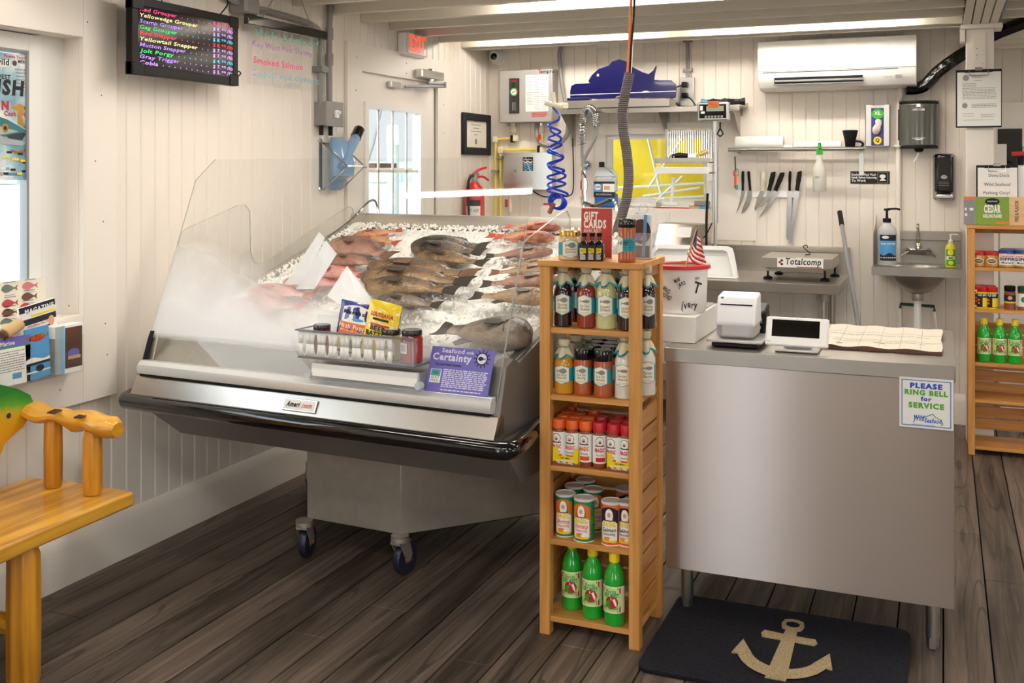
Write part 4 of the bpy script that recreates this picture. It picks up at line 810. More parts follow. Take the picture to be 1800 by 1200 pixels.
# ---- towel rail with knives below
Yr = YB-.16; a, b_ = at(1280, 263, Y=Yr), at(1518, 262, Y=Yr); zr = (a.z+b_.z)/2
o = empty('towel_rail', 'stainless rail shelf on the back wall above the knives', 'rail shelf', (0, 0, 0))
G().m('alu').tube([(a.x, Yr, zr), (b_.x, Yr, zr)], .013, 10).tube([(a.x+.02, YB-.055, zr), (b_.x, YB-.055, zr)], .007, 8).obj('rail', o)
for px in (1302, 1513):
    x = at(px, 280, Y=YB-.02).x; G().m('alu').bx(x-.012, x+.018, YB-.006, YB, zr-.16, zr+.04).bx(x-.002, x+.004, Yr, YB, zr-.02, zr+.01).obj('bracket', o, bev=.001)
def roll(pa, pb, r, lab):
    x0, x1 = at(pa, 250, Y=YB-.11).x, at(pb, 250, Y=YB-.11).x; q = empty('paper_roll', lab, 'paper roll', ((x0+x1)/2, YB-.10, zr+r-.001), 0, 'paper rolls on the steel rail'); h = (x1-x0)/2
    G().m('paper').lathe([(r*.35, -h), (r, -h), (r, h), (r*.35, h)], 24, (0, 0, 0), 'X').obj('paper', q, bev=.002)
    G().m('tan').lathe([(r*.35, -h-.001), (r*.3, -h-.001), (r*.3, h+.001), (r*.35, h+.001)], 16, (0, 0, 0), 'X').obj('core', q)
roll(1293, 1377, .044, 'thick white paper roll at the left end of the towel rail')
roll(1395, 1479, .026, 'thin white paper roll at the middle of the towel rail')
x0 = at(1377, 250, Y=YB-.1).x; x1 = at(1395, 250, Y=YB-.1).x; tag(G().m('white_plastic').lathe([(.016, x0+.004), (.016, x1-.006)], 12, (0, YB-.10, zr+.015), 'X').obj('white_tube'), 'short white tube between the two paper rolls on the rail', 'tube')
p = at(1494, 258, Y=YB-.10); mg = empty('travel_mug', 'black upturned mug with handle on the right of the rail', 'mug', (p.x, YB-.085, zr+.0))
G().m('black').lathe([(.026, 0), (.028, .004), (.034, .06), (.046, .108), (.046, .115), (.04, .117), (.025, .012), (0, .01)], 24).m('tan').lathe([(.0262, .0), (.0268, .003)], 20).obj('cup', mg)
G().m('black').tube(smooth([(.033, 0, .05), (.06, 0, .045), (.075, 0, .03), (.06, 0, .012), (.03, 0, .012)]), .007, 8).obj('handle', mg)
# knife strip and seven knives
Yk = YB-.018; a, b_ = at(1297, 340, Y=Yk), at(1407, 342, Y=Yk); zk = at(1352, 341, Y=Yk).z
ks = tag(G().m('white_plastic').bx(a.x, b_.x, YB-.018, YB, zk-.022, zk+.022).obj('magnetic_knife_strip', bev=.003), 'white magnetic strip holding the row of knives', 'knife strip')
mat('knife_steel', '#c4c2be', .2, metal=1); mat('bone', '#e9e2cc', .4)
knives = [('boning', 1306, 301, 1306, 335, [(1303, 336), (1310, 336), (1308, 345), (1301, 363), (1294, 375), (1297, 365), (1301, 350)], 'black', 'leftmost knife on the strip with a thin curved blade'),
 ('skinning', 1316, 301, 1319, 335, [(1314, 336), (1322, 336), (1322, 345), (1317, 362), (1308, 373), (1303, 375), (1306, 364), (1312, 350)], 'black', 'second knife from the left with wide curved blade'),
 ('white', 1342, 300, 1341, 335, [(1336, 336), (1344, 337), (1341, 346), (1335, 360), (1327, 371), (1326, 366), (1330, 352)], 'bone', 'knife with the cream coloured handle on the strip'),
 ('curved', 1360, 302, 1352, 335, [(1349, 336), (1356, 336), (1351, 349), (1343, 360), (1333, 366), (1339, 357), (1346, 346)], 'black', 'black handled curved knife just right of the cream handled one'),
 ('long_curved', 1376, 303, 1363, 335, [(1360, 335), (1369, 337), (1361, 352), (1350, 368), (1333, 384), (1343, 368), (1354, 350)], 'black', 'knife with a long scimitar blade sweeping down to the left'),
 ('slicer', 1389, 301, 1388, 335, [(1384, 336), (1392, 336), (1390, 400), (1388, 420), (1384, 422), (1382, 416), (1383, 380)], 'black', 'very long straight slicing knife with its blade vertical'),
 ('slicer2', 1406, 301, 1401, 335, [(1396, 336), (1405, 336), (1399, 380), (1392, 428), (1386, 428), (1390, 400), (1394, 360)], 'black', 'rightmost knife, long slicer leaning over its neighbour')]
for i, (nm, hx, hy, kx, ky, bl, hm, lab) in enumerate(knives):
    yy = Yk-.003-(.008 if i in (3, 6) else 0); kn = empty('knife', lab, 'knife', (0, yy, 0), 0, 'knives on the magnetic strip'); Q = lambda px, py: (at(px, py, Y=yy).x, at(px, py, Y=yy).z)
    G().m('knife_steel').prism([Q(*q) for q in bl][::-1], .0025, lambda u, v, d: Vector((u, -.0012+d, v))).obj('blade', kn)
    A, B_ = Vector((Q(hx, hy)[0], -.004, Q(hx, hy)[1])), Vector((Q(kx, ky)[0], -.004, Q(kx, ky)[1])); D_ = B_-A; s_ = Vector((-.012, 0, 0)) if i in (0, 1, 5) else Vector((.01, 0, 0))
    G().m(hm).tube(smooth([A-D_*.0+s_*-.3, A+D_*.1, A+D_*.5, A+D_*.88, B_], 3), [.010]+[.0145]*3+[.0155]*3+[.013]*3+[.013]*2+[.016][:1], 8, flat=.6).obj('handle', kn)
# key float on the rail
p = at(1292, 275, Y=Yr); q = at(1293, 300, Y=Yr); r_ = at(1294, 325, Y=Yr)
tag(G().m('navy').tube([p, q], .004, 6).m('teal').tube(smooth([q+Vector((-.01, 0, 0)), q+Vector((-.01, 0, -.03)), q+Vector((.014, 0, -.03)), q+Vector((.014, 0, .01)), q+Vector((-.01, 0, 0))], 3), .004, 6).m('red').box((q+r_)/2+Vector((-.005, 0, -.01)), (.009, .008, .11)).m('orange').box((q+r_)/2+Vector((.003, 0, -.01)), (.007, .008, .11)).m('teal').tube([r_, r_+Vector((.006, 0, -.03))], [.012, .008], 8).obj('key_lanyard'), 'striped lanyard clip hanging from the left end of the rail', 'lanyard')
# spray bottle hooked on the rail
p = at(1441, 330, Y=Yr-.03); zt, zb_ = at(1441, 252, Y=Yr-.03).z, at(1441, 335, Y=Yr-.03).z; L = zt-zb_
mat('frosted', '#efece2', .35, trans=.2)
sb = empty('spray_bottle', 'white spray bottle with green nozzle hanging on the rail', 'spray bottle', (p.x, Yr-.045, zb_-.005))
G().m('frosted').lathe([(0, 0), (.036, 0), (.04, .006), (.04, L*.42), (.036, L*.52), (.02, L*.66), (.018, L*.78), (0, L*.78)], 20).m('ink').text(cylS(.0405), 'H2O', -.01, L*.28, .014, w=.025, wob=.05).obj('bottle', sb)
G().m('green').lathe([(.021, L*.78), (.02, L*.86), (.011, L*.9), (.009, L*1.03)], 12).box((0, -.02, L*.93), (.016, .05, .016), ch=.003).obj('nozzle', sb)
G().m('green').tube(smooth([(0, -.005, L*.9), (0, -.03, L*.86), (0, -.03, L*.78)]), .004, 6).obj('trigger', sb)
# glove box in steel holder
D = .08; x0, x1, z0, z1 = rect(1521, 184, 1564, 257, YB-D); gb = empty('glove_dispenser', 'steel glove box holder with a purple glove box on the wall', 'glove box', (0, YB, 0))
w_ = x1-x0
G().m('alu').bx(x0, x0+w_*.24, -D, -D+.003, z0, z1).bx(x1-w_*.24, x1, -D, -D+.003, z0, z1).bx(x0, x0+.003, -D, 0, z0, z1).bx(x1-.003, x1, -D, 0, z0, z1).bx(x0, x1, -D, 0, z0, z0+.003).bx(x0, x1, -.003, 0, z0, z1+.0).obj('steel_holder', gb)
mat('glove_purple', '#2c2377', .4)
g = G().m('glove_purple').bx(x0+.005, x1-.005, -D+.005, -.005, z0+.004, z1-.02); S = FR((x0+x1)/2, -D+.0045, z0); hh = z1-z0
g.m('green').ell(S, 0, hh*.78, w_*.25, .03).m('label_cream').text(S, 'XL', 0, hh*.76, .02, bold=.03, d=.0015).m('yellow').ell(S, 0, hh*.14, .024, .024, .001).m('navy').text(S, 'Q', 0, hh*.11, .02, bold=.04, d=.002); g.obj('cardboard_box', gb)
mat('glove_white', '#efe9dc', .6); g = G().m('glove_white').tube(smooth([((x0+x1)/2-.01, -D+.0, z0+hh*.3), ((x0+x1)/2-.004, -D-.012, z0+hh*.42), ((x0+x1)/2+.008, -D-.012, z0+hh*.55), ((x0+x1)/2+.0, -D, z0+hh*.64)], 3), [.014, .02, .024, .026, .022, .018, .02, .022, .018, .01], 8, flat=.7); g.obj('glove', gb)
# paper towel dispenser
D = .16; x0, x1, z0, z1 = rect(1580, 175, 1650, 257, YB-D*.9); td = empty('paper_towel_dispenser', 'smoky dark plastic paper towel dispenser on the back wall', 'dispenser', ((x0+x1)/2, YB, 0)); h = (x1-x0)/2
mat('smoke', '#4b4b43', .22, coat=.3)
sh = [(-h, 0), (-h, -D*.55), (-h*.8, -D*.8), (-h*.3, -D), (h*.3, -D), (h*.8, -D*.8), (h, -D*.55), (h, 0)]
G().m('smoke').prism(sh, z1-z0-.02, lambda u, v, d: Vector((u, v, z0+d))).obj('cover', td, bev=.01, seg=3)
G().m('black').prism([(u*1.01, v*1.01) for u, v in sh], .014, lambda u, v, d: Vector((u, v, z1-.02+d))).bx(-h-.008, -h+.01, -.05, 0, z0+.04, z1-.05).prism([(u*.98, v*.98) for u, v in sh], .012, lambda u, v, d: Vector((u, v, z0-.012+d))).lathe([(.03, z0-.012), (.022, z0-.03), (.012, z0-.035)], 14, (.0, -D*.6, 0)).obj('base_frame', td, bev=.002)
S = FR(0, -D-.0005, 0); G().m('paper').text(S, 'KIMBERLY-CLARK', 0, z1-.065, .011, bold=.02, w=.07).band(S, -.035, .035, z0+.05, z0+.047, 1).band(S, -.02, .02, z0+.042, z0+.038, 1).m('chrome').box((0, -D-.002, z1-.035), (.02, .004, .018)).obj('printed_mark', td)
G().m('paper').tube(smooth([(-.0, -D*.6, z0-.03), (-.01, -D*.6-.01, z0-.06), (-.03, -D*.6, z0-.09)]), [.006]*17, 6, flat=.3).obj('towel_end', td)
# soap dispenser
D = .10; x0, x1, z0, z1 = rect(1640, 270, 1679, 352, YB-D*.8); sd = empty('soap_dispenser', 'glossy black soap dispenser with grey base over the small sink', 'soap dispenser', ((x0+x1)/2, YB, 0)); h = (x1-x0)/2
G().m('conduit_grey').box((0, -.03, (z0+z1)/2), (2*h, .06, z1-z0), ch=.02).obj('back_plate', sd, bev=.004)
G().m('black_gloss').box((0, -.065, (z0+z1)/2+.02), (2*h*.88, .07, (z1-z0)*.84), ch=.018).m('grey_mid').ell(FR(0, -.1005, 0), 0, (z0+z1)/2+.0, .018, .012).m('grey_mid').rows(FR(0, -.1005, 0), -.03, .03, (z0+z1)/2-.03, (z0+z1)/2-.05, 3, .002).obj('cover', sd, bev=.006)
G().m('alu').box((0, -.06, z0+.022), (2*h*.8, .085, .035), ch=.012).obj('push_bar', sd, bev=.004)
# employees sign
x0, x1, z0, z1 = rect(1495, 301, 1564, 323, YB); g = G().m('black_gloss').bx(x0, x1, YB-.004, YB, z0, z1); S = FR(x0, YB-.0045, z0); W = x1-x0; H_ = z1-z0
g.m('paper').text(S, 'Employees Must Wash', W*.03, H_*.66, .014, ax='l', bold=.02, w=W*.62).text(S, 'Hands Before Returning', W*.03, H_*.42, .014, ax='l', bold=.02, w=W*.64).text(S, 'To Work', W*.03, H_*.17, .014, ax='l', bold=.02)
g.m('grey_mid').line(S, [(W*.7, H_*.08), (W*.95, H_*.08), (W*.95, H_*.92), (W*.7, H_*.92), (W*.7, H_*.08)], .002).m('paper').ell(S, W*.82, H_*.6, .018, .012).poly(S, [(W*.74, H_*.25), (W*.82, H_*.5), (W*.91, H_*.25)])
tag(g.obj('hand_washing_sign', bev=.001), 'small black employees must wash hands sign beside the spray bottle', 'sign')
# air conditioner
D = .22; x0, x1 = at(1332, 110, Y=YB-D).x, at(1611, 110, Y=YB-D).x; cx = 1470
z1 = at(cx, 66, Y=YB-D).z; z0 = at(cx, 155, Y=YB-D).z
ac = empty('air_conditioner', 'white wall air conditioner under the ceiling on the back wall', 'air conditioner', ((x0+x1)/2, YB, z0)); h = (x1-x0)/2; H_ = z1-z0
prof = [(0, .0), (-.10, 0), (-.17, .015), (-.21, .06), (-D, .10), (-D, H_-.02), (-D+.02, H_), (0, H_)]
G().m('white_gloss').prism(prof[::-1], 2*h, lambda u, v, d: Vector((-h+d, u, v))).obj('casing', ac, bev=.004)
G().m('white_gloss').bx(-h, h, -D-.006, -D, .115, H_-.005).obj('front_cover', ac, bev=.003)
g = G().m('black').bx(-h+.10, h-.30, -D+.0, -D+.02, .03, .075); g.at((0, -D-.003, .105)).bx(-h+.03, h-.1, 0, .004, 0, .004); g.at().obj('air_outlet', ac)
G().m('grey_mid').box((-.095, -D-.002, .055), (2*h-.40, .03, .006), (.5, 0, 0)).box((-.095, -D+.012, .038), (2*h-.40, .045, .006), (.3, 0, 0)).obj('louvre', ac)
S = FR(0, -D-.0065, 0); G().m('grey_ink').text(S, 'MITSUBISHI', .03, .13, .012, w=.07, d=.0005).poly(S, [(-.03, .13), (-.015, .13), (-.0225, .143)]).obj('printed_mark', ac)
S = FR(0, -D+.0, .0); G().m('grey_mid').bx(h-.115, h-.08, -D-.003, -D, .05, .07).text(S, 'INVERTER', h-.16, .055, .008, d=.003).obj('indicator', ac)
p = at(1583, 158, Y=YB-.04)
tag(G().m('trim_white').tube(smooth([at(1583, 153, Y=YB-.06), at(1584, 165, Y=YB-.05), at(1580, 180, Y=YB-.03), Vector((at(1579, 200, Y=YB-.03).x, YB-.03, at(1579, 200, Y=YB-.03).z)), Vector((at(1579, 200, Y=YB-.03).x, YB-.03, .62))]), .015, 8).box((at(1579, 200, Y=YB-.03).x, YB-.03, at(1579, 257, Y=YB).z), (.06, .05, .012)).obj('drain_pipe'), 'white drain pipe running down the wall from the air conditioner', 'pipe')
mat('black_bag', '#0e0d0d', .18, bump=.01, bump_s=16)
tag(G().m('black_bag').tube(smooth([at(1592, 156, Y=YB-.10), at(1612, 155, Y=YB-.09), at(1628, 148, Y=YB-.09), at(1650, 125, Y=YB-.09), at(1680, 103, Y=YB-.09), at(1704, 88, Y=YB-.08), at(1745, 62, Y=YB-.1), at(1800, 40, Y=YB-.1), at(1850, 22, Y=YB-.1)], 5), .038, 10).obj('wrapped_hose'), 'black plastic wrapped hose rising from the air conditioner past the post', 'hose')
# thin pipes from ceiling, left part of back wall
def bt(pts, Y, k=6): return smooth([at(a, b_, Y=Y) for a, b_ in pts], k)
tag(G().m('conduit_grey').tube(bt([(986, 60), (985, 84), (983, 95), (985, 120), (988, 150), (993, 178)], YB-.03), .014, 8).obj('flexible_conduit'), 'grey flexible conduit dropping from the ceiling behind the water heater', 'conduit')
tag(G().m('conduit_grey').tube(bt([(944, 216), (944, 236), (950, 250), (965, 256), (985, 250), (996, 238), (999, 220), (1000, 202)], YB-.05), .017, 8).tube(bt([(1006, 200), (1006, 232)], YB-.02), .008, 8).obj('looped_conduit'), 'thick grey cable looping below the water heater', 'cable')
tag(G().m('black').tube(bt([(1006, 228), (1007, 260), (1008, 300), (1007, 335), (1000, 344), (985, 346), (955, 345), (934, 334)], YB-.02), .004, 6).obj('thin_black_cable'), 'thin black cable drooping below the silver filter box', 'cable')
# blue coiled air hose
Yh = 5.9; g = G().m('blue_hose')
pts = []
ctl = [(970, 180), (974, 190), (984, 205), (975, 212), (963, 217), (972, 227), (982, 234), (972, 241), (961, 248), (972, 256), (982, 262)]
zA, zB, cxp = 208, 340, 979; turns = 6.5; K = 130
A0 = at(970, 180, Y=Yh); pts = [A0, at(973, 190, Y=Yh), at(984, 203, Y=Yh)]
def hel(phase, rad0, rad1, ya, yb_, tn, cx0, cx1):
    out = []
    for i in range(K+1):
        t = i/K; c_ = at(cx0+(cx1-cx0)*t, ya+(yb_-ya)*t, Y=Yh+.05); r = rad0+(rad1-rad0)*t; a_ = 2*PI*tn*t+phase; out.append(c_+Vector((r*math.cos(a_), r*.55*math.sin(a_), 0)))
    return out
main = pts+hel(0, .035, .062, 208, 345, 6, 973, 979)
g.tube(main, .0072, 7)
g.tube(hel(PI*.9, .03, .065, 225, 342, 3.6, 976, 980), .0072, 7)
for k in range(3):
    c_ = at(977+k*2, 353+k*2, Y=Yh); g.tube(smooth([c_+Vector((.045*math.cos(a), .01*k, .045*math.sin(a)*(1-.1*k))) for a in [j*PI/4+k for j in range(9)]], 3), .0072, 7)
coil = empty('coiled_air_hose', 'bright blue coiled hose hanging from the left end of the steel shelf', 'hose', (0, 0, 0))
g.obj('coil', coil)
p = at(972, 180, Y=Yh); G().m('cream_fit').tube([p+Vector((-.05, 0, .0)), p+Vector((.06, 0, -.03))], .016, 8).tube([p+Vector((.0, 0, .06)), p+Vector((.01, 0, -.02))], .014, 8).box(p+Vector((.05, .05, -.02)), (.04, .08, .04), ch=.01).bx(p.x-.02, p.x+.06, Yh+.05, Yh+.07, p.z-.05, p.z-.02).obj('fitting', coil)
p = at(968, 366, Y=Yh); G().m('rust').tube([p+Vector((.02, 0, .03)), p+Vector((-.01, 0, -.03))], .014, 8).m('red').box(p+Vector((-.02, 0, .025)), (.05, .012, .012)).obj('nozzle', coil)
# pre-rinse faucet with spring
Yp = 6.38; pf = empty('pre_rinse_faucet', 'tall chrome spring faucet arching left of the grey suction hose', 'faucet', (0, 0, 0))
riser = bt([(1028, 370), (1027, 340), (1026, 300), (1023, 270), (1024, 225), (1028, 200), (1037, 190), (1046, 200), (1048, 222)], Yp, 6)
G().m('chrome').tube(riser[:13], .017, 10).lathe([(.03, -.01), (.035, .01), (.018, .03)], 12, tuple(at(1031, 290, Y=YB-.02)), 'Y').tube([at(1031, 290, Y=YB-.02), at(1024, 290, Y=Yp)], .01, 8).obj('riser_pipe', pf)
G().m('conduit_grey').tube(riser[12:], .010, 8).tube(bt([(1048, 222), (1047, 240), (1036, 262), (1025, 285), (1023, 292)], Yp, 5), .011, 8).obj('hose', pf)
cur = riser[20:]; L = len(cur); pts = []
for i in range((L-1)*16+1):
    t = i/16; j = min(int(t), L-2); f = t-j; c_ = cur[j].lerp(cur[j+1], f); tg = (cur[j+1]-cur[j]).normalized(); nn = tg.cross(Vector((0, 1, 0))).normalized(); bb_ = tg.cross(nn); a = i/16*2*PI*1.25*1.0
    pts.append(c_+(nn*math.cos(a)+bb_*math.sin(a))*.025)
G().m('chrome').tube(pts, .0035, 5).obj('spring', pf)
G().m('chrome').tube(bt([(1026, 356), (1045, 362), (1068, 353), (1078, 352), (1083, 360), (1083, 367)], Yp-.05, 5), .012, 8).tube([at(1083, 364, Y=Yp-.05), at(1083, 370, Y=Yp-.05)], .017, 8).obj('spout', pf)
g = G().m('chrome').tube([at(1023, 300, Y=Yp-.02), at(1030, 312, Y=Yp-.03)], .008, 6).lathe([(.026, -.03), (.026, .03)], 10, tuple(at(1027, 325, Y=Yp))).tube([at(1022, 345, Y=Yp-.03), at(1028, 372, Y=Yp-.03)], .012, 8).tube([at(1060, 420, Y=Yp), at(1088, 385, Y=Yp)], .009, 8); g.obj('valve_body', pf)
# grey suction hose with orange cord, hanging from the ceiling over the counter
mm, n, b = node_mat('ribbed'); b.inputs['Base Color'].default_value = (*lin('#6b6361'), 1); b.inputs['Roughness'].default_value = .5
t = N(n, 'TexCoord'); s = N(n, 'SeparateXYZ'); n.links.new(t.outputs['Object'], s.inputs[0]); bp = N(n, 'Bump'); bp.inputs['Distance'].default_value = .002
n.links.new(mth(n, 'SINE', mth(n, 'MULTIPLY', s.outputs[2], 760)), bp.inputs['Height']); n.links.new(bp.outputs[0], b.inputs['Normal'])
Yo = 4.35
hs = empty('hanging_utility_hose', 'thick grey ribbed hose with orange cord dropping from the ceiling', 'hose', (0, 0, 0))
G().m('ribbed').tube(bt([(1107, 128), (1100, 160), (1094, 195), (1095, 225), (1102, 270), (1105, 310), (1102, 345), (1094, 375), (1085, 405), (1078, 440)], Yo, 8), .0215, 14).obj('ribbed_hose', hs)
G().m('orange').tube(bt([(1111, -30), (1108, 30), (1106, 80), (1103, 135)], Yo, 6), .0065, 8).obj('orange_cord', hs)
G().m('black').tube(bt([(1116, -30), (1114, 30), (1110, 80), (1107, 135)], Yo, 6), .0055, 8).m('white_plastic').tube(bt([(1112, 30), (1112, 80), (1109, 135)], Yo, 6), .0025, 6).obj('black_cord', hs)
# ---- steel table with backsplash
zt = .87; Yt = 6.07; xR = at(1476, 500, Y=Yt).x; xLt = -2.1
o = empty('steel_work_table', 'stainless steel work table along the back wall under the knives', 'table', (0, 0, 0))
G().m('steel').bx(xLt, xR, Yt, YB-.03, zt-.004, zt).bx(xLt, xR, Yt, Yt+.012, zt-.055, zt).bx(xR-.004, xR, Yt, YB-.03, zt-.05, zt).bx(xLt, xR+.0, YB-.04, YB-.02, zt-.05, zt+.135).bx(xLt, xR, YB-.05, YB-.0, zt+.13, zt+.165).obj('table_top', o, bev=.004)
for (x, y) in ((xR-.10, Yt+.08), (xR-.10, YB-.1), (-1.6, Yt+.08)): G().m('steel_dark').lathe([(.022, 0), (.022, zt-.03)], 12, (x, y, 0)).lathe([(.034, zt-.10), (.038, zt-.055)], 12, (x, y, 0)).obj('leg', o)
G().m('steel_dark').bx(xLt, xR-.05, Yt+.08, YB-.1, .24, .25).obj('under_shelf', o)
# steel panel appliance seen behind the bucket
g = G().m('steel'); A = [at(q[0], q[1], Y=6.3) for q in ((1150, 432), (1232, 436), (1236, 397), (1150, 394))]
g.raw([A[0], A[1], A[2]+Vector((0, .12, 0)), A[3]+Vector((0, .12, 0)), A[0]+Vector((0, .3, 0)), A[1]+Vector((0, .3, 0)), A[2]+Vector((0, .3, 0)), A[3]+Vector((0, .3, 0))], [(0, 1, 2, 3), (4, 5, 6, 7), (0, 1, 5, 4), (1, 2, 6, 5), (2, 3, 7, 6), (3, 0, 4, 7)])
g.m('steel').bx(A[0].x, A[1].x, 6.3, 6.62, zt, A[0].z-.0).m('paper').raw([A[0].lerp(A[2], .45)+Vector((0, -.004, 0)), A[0].lerp(A[2], .45)+Vector((.09, -.004, 0)), A[0].lerp(A[2], .45)+Vector((.09, .04, .06)), A[0].lerp(A[2], .45)+Vector((0, .04, .06))], [(0, 1, 2, 3)])
tag(g.obj('steel_machine', bev=.003), 'boxy stainless machine with sloping front behind the flag', 'machine')
# white plastic tub leaning on the table
Yb = Yt+.12; g = G().m('white_plastic'); X0, X1 = at(1140, 470, Y=Yb).x, at(1296, 470, Y=Yb).x; Z0, Z1 = zt+.003, at(1220, 433, Y=Yb).z
oo = G().m('white_plastic'); c_ = .05
def rr(x0, x1, z0, z1, c_): return [(x0, z0), (x1, z0), (x1-.035, z1-c_), (x1-.035-c_*.3, z1-c_*.3), (x1-.035-c_, z1), (x0+c_, z1), (x0, z1-c_)]
out = rr(X0, X1, Z0, Z1, .04); inn = rr(X0+.02, X1-.025, Z0+.01, Z1-.022, .03)
F3 = lambda u, v, d: Vector((u, Yb+(v-Z0)*.25+d, v))
V = [F3(*q, 0) for q in out]+[F3(*q, 0) for q in inn]+[F3(*q, .05) for q in inn]; n_ = 7
oo.raw(V, [(i, (i+1) % n_, n_+(i+1) % n_, n_+i) for i in range(n_)]+[(n_+i, n_+(i+1) % n_, 2*n_+(i+1) % n_, 2*n_+i) for i in range(n_)]+[tuple(range(2*n_, 3*n_))])
oo.prism(out, .004, lambda u, v, d: F3(u, v, .052+d)); tub = oo.obj('white_tub', bev=.003); tag(tub, 'white plastic tub tipped on its side on the table behind the bucket', 'tub')
# Totalcomp scale
Yc = 6.22; X0, X1 = at(1338, 460, Y=Yc).x, at(1464, 460, Y=Yc).x; Zt = at(1400, 453, Y=Yc).z; Zb = at(1400, 470, Y=Yc).z
sc2 = empty('bench_scale', 'stainless platform scale with printed name on the steel table', 'scale', (0, 0, 0))
G().m('steel').bx(X0, X1, Yc, Yc+.40, Zb-.005, Zt).obj('platform', sc2, bev=.003)
G().m('steel_dark').bx(X0+.02, X1-.06, Yc+.03, Yc+.34, Zb-.028, Zb-.005).obj('base_frame', sc2)
S = FR((X0+X1)/2+.01, Yc-.0005, (Zt+Zb)/2); hh = Zt-Zb
g = G().m('paper').band(S, -.12, .14, hh*.42, -hh*.5, 1).m('ink').text(S, 'Totalcomp', .028, -hh*.2, hh*.66, bold=.02, shear=.15, d=.001, w=.2)
for (a, b_, c_) in ((-.105, 0, 'red'), (-.094, .011, 'ink'), (-.094, -.011, 'ink')): g.m(c_).poly(S, [(a-.009, b_), (a, b_-.009), (a+.009, b_), (a, b_+.009)], .001)
g.m('red').band(S, -.01, .13, -hh*.42, -hh*.5, 1, .001); g.obj('name_sticker', sc2)
for (x, y) in ((X0+.03, Yc+.06), (X1-.05, Yc+.06), (X0+.05, Yc+.36), (X1-.02, Yc+.34)):
    G().m('black').lathe([(.026, zt+.001), (.028, zt+.010), (.012, zt+.018), (.006, zt+.02), (.006, Zb-.02)], 14, (x, y, 0)).obj('foot', sc2)
p = at(1415, 440, Y=Yc+.2); tag(G().m('black').tube(smooth([(p.x, Yc+.2, Zt+.003), (p.x+.03, Yc+.2, Zt+.01), (p.x-.01, Yc+.2, Zt+.05), (p.x+.01, Yc+.2, Zt+.06), (p.x+.015, Yc+.2, Zt+.045)], 5), .003, 6).obj('small_black_hook'), 'small black wire hook standing on the scale platform', 'hook')
# broom handle
p0 = Vector((at(1476, 372, Y=6.68).x, 6.68, at(1476, 372, Y=6.68).z)); p1 = at(1508, 569, Y=6.2); d_ = p1-p0; pe = p0+d_*(p0.z-.03)/(-d_.z)
bm_ = empty('broom', 'grey broom handle with black grip leaning against the back wall', 'broom', (0, 0, 0))
G().m('grey_mid').tube([p0+d_*.1, pe], .0125, 10).obj('pole', bm_); G().m('black').tube([p0, p0+d_*.13], .0155, 10).obj('grip', bm_)
G().m('navy').box(pe+Vector((0, 0, .03)), (.26, .05, .12), (0, 0, .2), ch=.01).obj('broom_head', bm_)
# ---- hand sink
Yk0 = 6.34; X0, X1 = -.379, .10; ZR = at(1612, 472, Y=Yk0).z; ZB = at(1630, 406, Y=YB-.02).z; cxs, cys = (X0+X1)/2-.0, 6.55
sk = empty('hand_sink', 'wall mounted stainless hand sink with round bowl and splash sides', 'sink', (0, 0, 0))
g = G().m('steel_dark'); rx, ry = .165, .14; n_ = 32
ell = [(cxs+rx*math.cos(2*PI*i/n_), cys+ry*math.sin(2*PI*i/n_)) for i in range(n_)]
def sq(i):
    a = 2*PI*i/n_; c, s_ = math.cos(a), math.sin(a); k = min((X1-cxs)/abs(c) if abs(c) > 1e-6 else 9, ((YB-.02-cys) if s_ > 0 else (cys-Yk0))/abs(s_) if abs(s_) > 1e-6 else 9); return (cxs+c*k, cys+s_*k)
V = [(*sq(i), ZR) for i in range(n_)]+[(*e, ZR-.004) for e in ell]
g.raw(V, [(i, (i+1) % n_, n_+(i+1) % n_, n_+i) for i in range(n_)])
for (x, y) in ((X0, Yk0), (X1, Yk0), (X1, YB-.02), (X0, YB-.02)): pass
g.raw([(X0, Yk0, ZR), (sq(int(n_*.625))[0], Yk0, ZR), (X0, sq(int(n_*.625))[1], ZR)], [(0, 1, 2)])
g.bx(X0, X1, Yk0-.004, Yk0, ZR-.045, ZR+.002).bx(X0-.003, X0, Yk0, YB, ZR-.045, ZR+.002).bx(X1, X1+.003, Yk0, YB, ZR-.045, ZR+.002); g.obj('rim', sk)
g = G().m('steel_dark'); V = []
for k in range(9):
    f = k/8; r = math.cos(f*PI/2)**.55; V += [(cxs+rx*max(r, .14)*math.cos(2*PI*i/n_), cys+ry*max(r, .14)*math.sin(2*PI*i/n_), ZR-.004-.165*f) for i in range(n_)]
g.raw(V, [(k*n_+i, k*n_+(i+1) % n_, (k+1)*n_+(i+1) % n_, (k+1)*n_+i) for k in range(8) for i in range(n_)]+[tuple(range(8*n_, 9*n_))], True); bo = g.obj('bowl', sk); so = bo.modifiers.new('t', 'SOLIDIFY'); so.thickness = .004
G().m('steel_dark').bx(X0, X1, YB-.02, YB-.004, ZR-.02, ZB-.05).bx(X0+.0, X1, YB-.04, YB-.004, ZB-.055, ZB).obj('backsplash', sk, bev=.003)
G().m('steel_dark').prism([(Yk0+.08, ZR-.01), (YB-.01, ZR-.01), (YB-.01, ZB+.09), (YB-.05, ZB+.06), (Yk0+.08, ZR+.18)], .003, lambda u, v, d: Vector((X0+d, u, v))).prism([(Yk0+.1, ZR-.01), (YB-.01, ZR-.01), (YB-.01, ZB+.02), (Yk0+.1, ZR+.20)], .003, lambda u, v, d: Vector((X1+d-.003, u, v))).obj('side_splash', sk)
G().m('galv').lathe([(.03, -.02), (.034, 0), (.03, .02)], 14, (cxs, cys, ZR-.185)).obj('drain', sk)
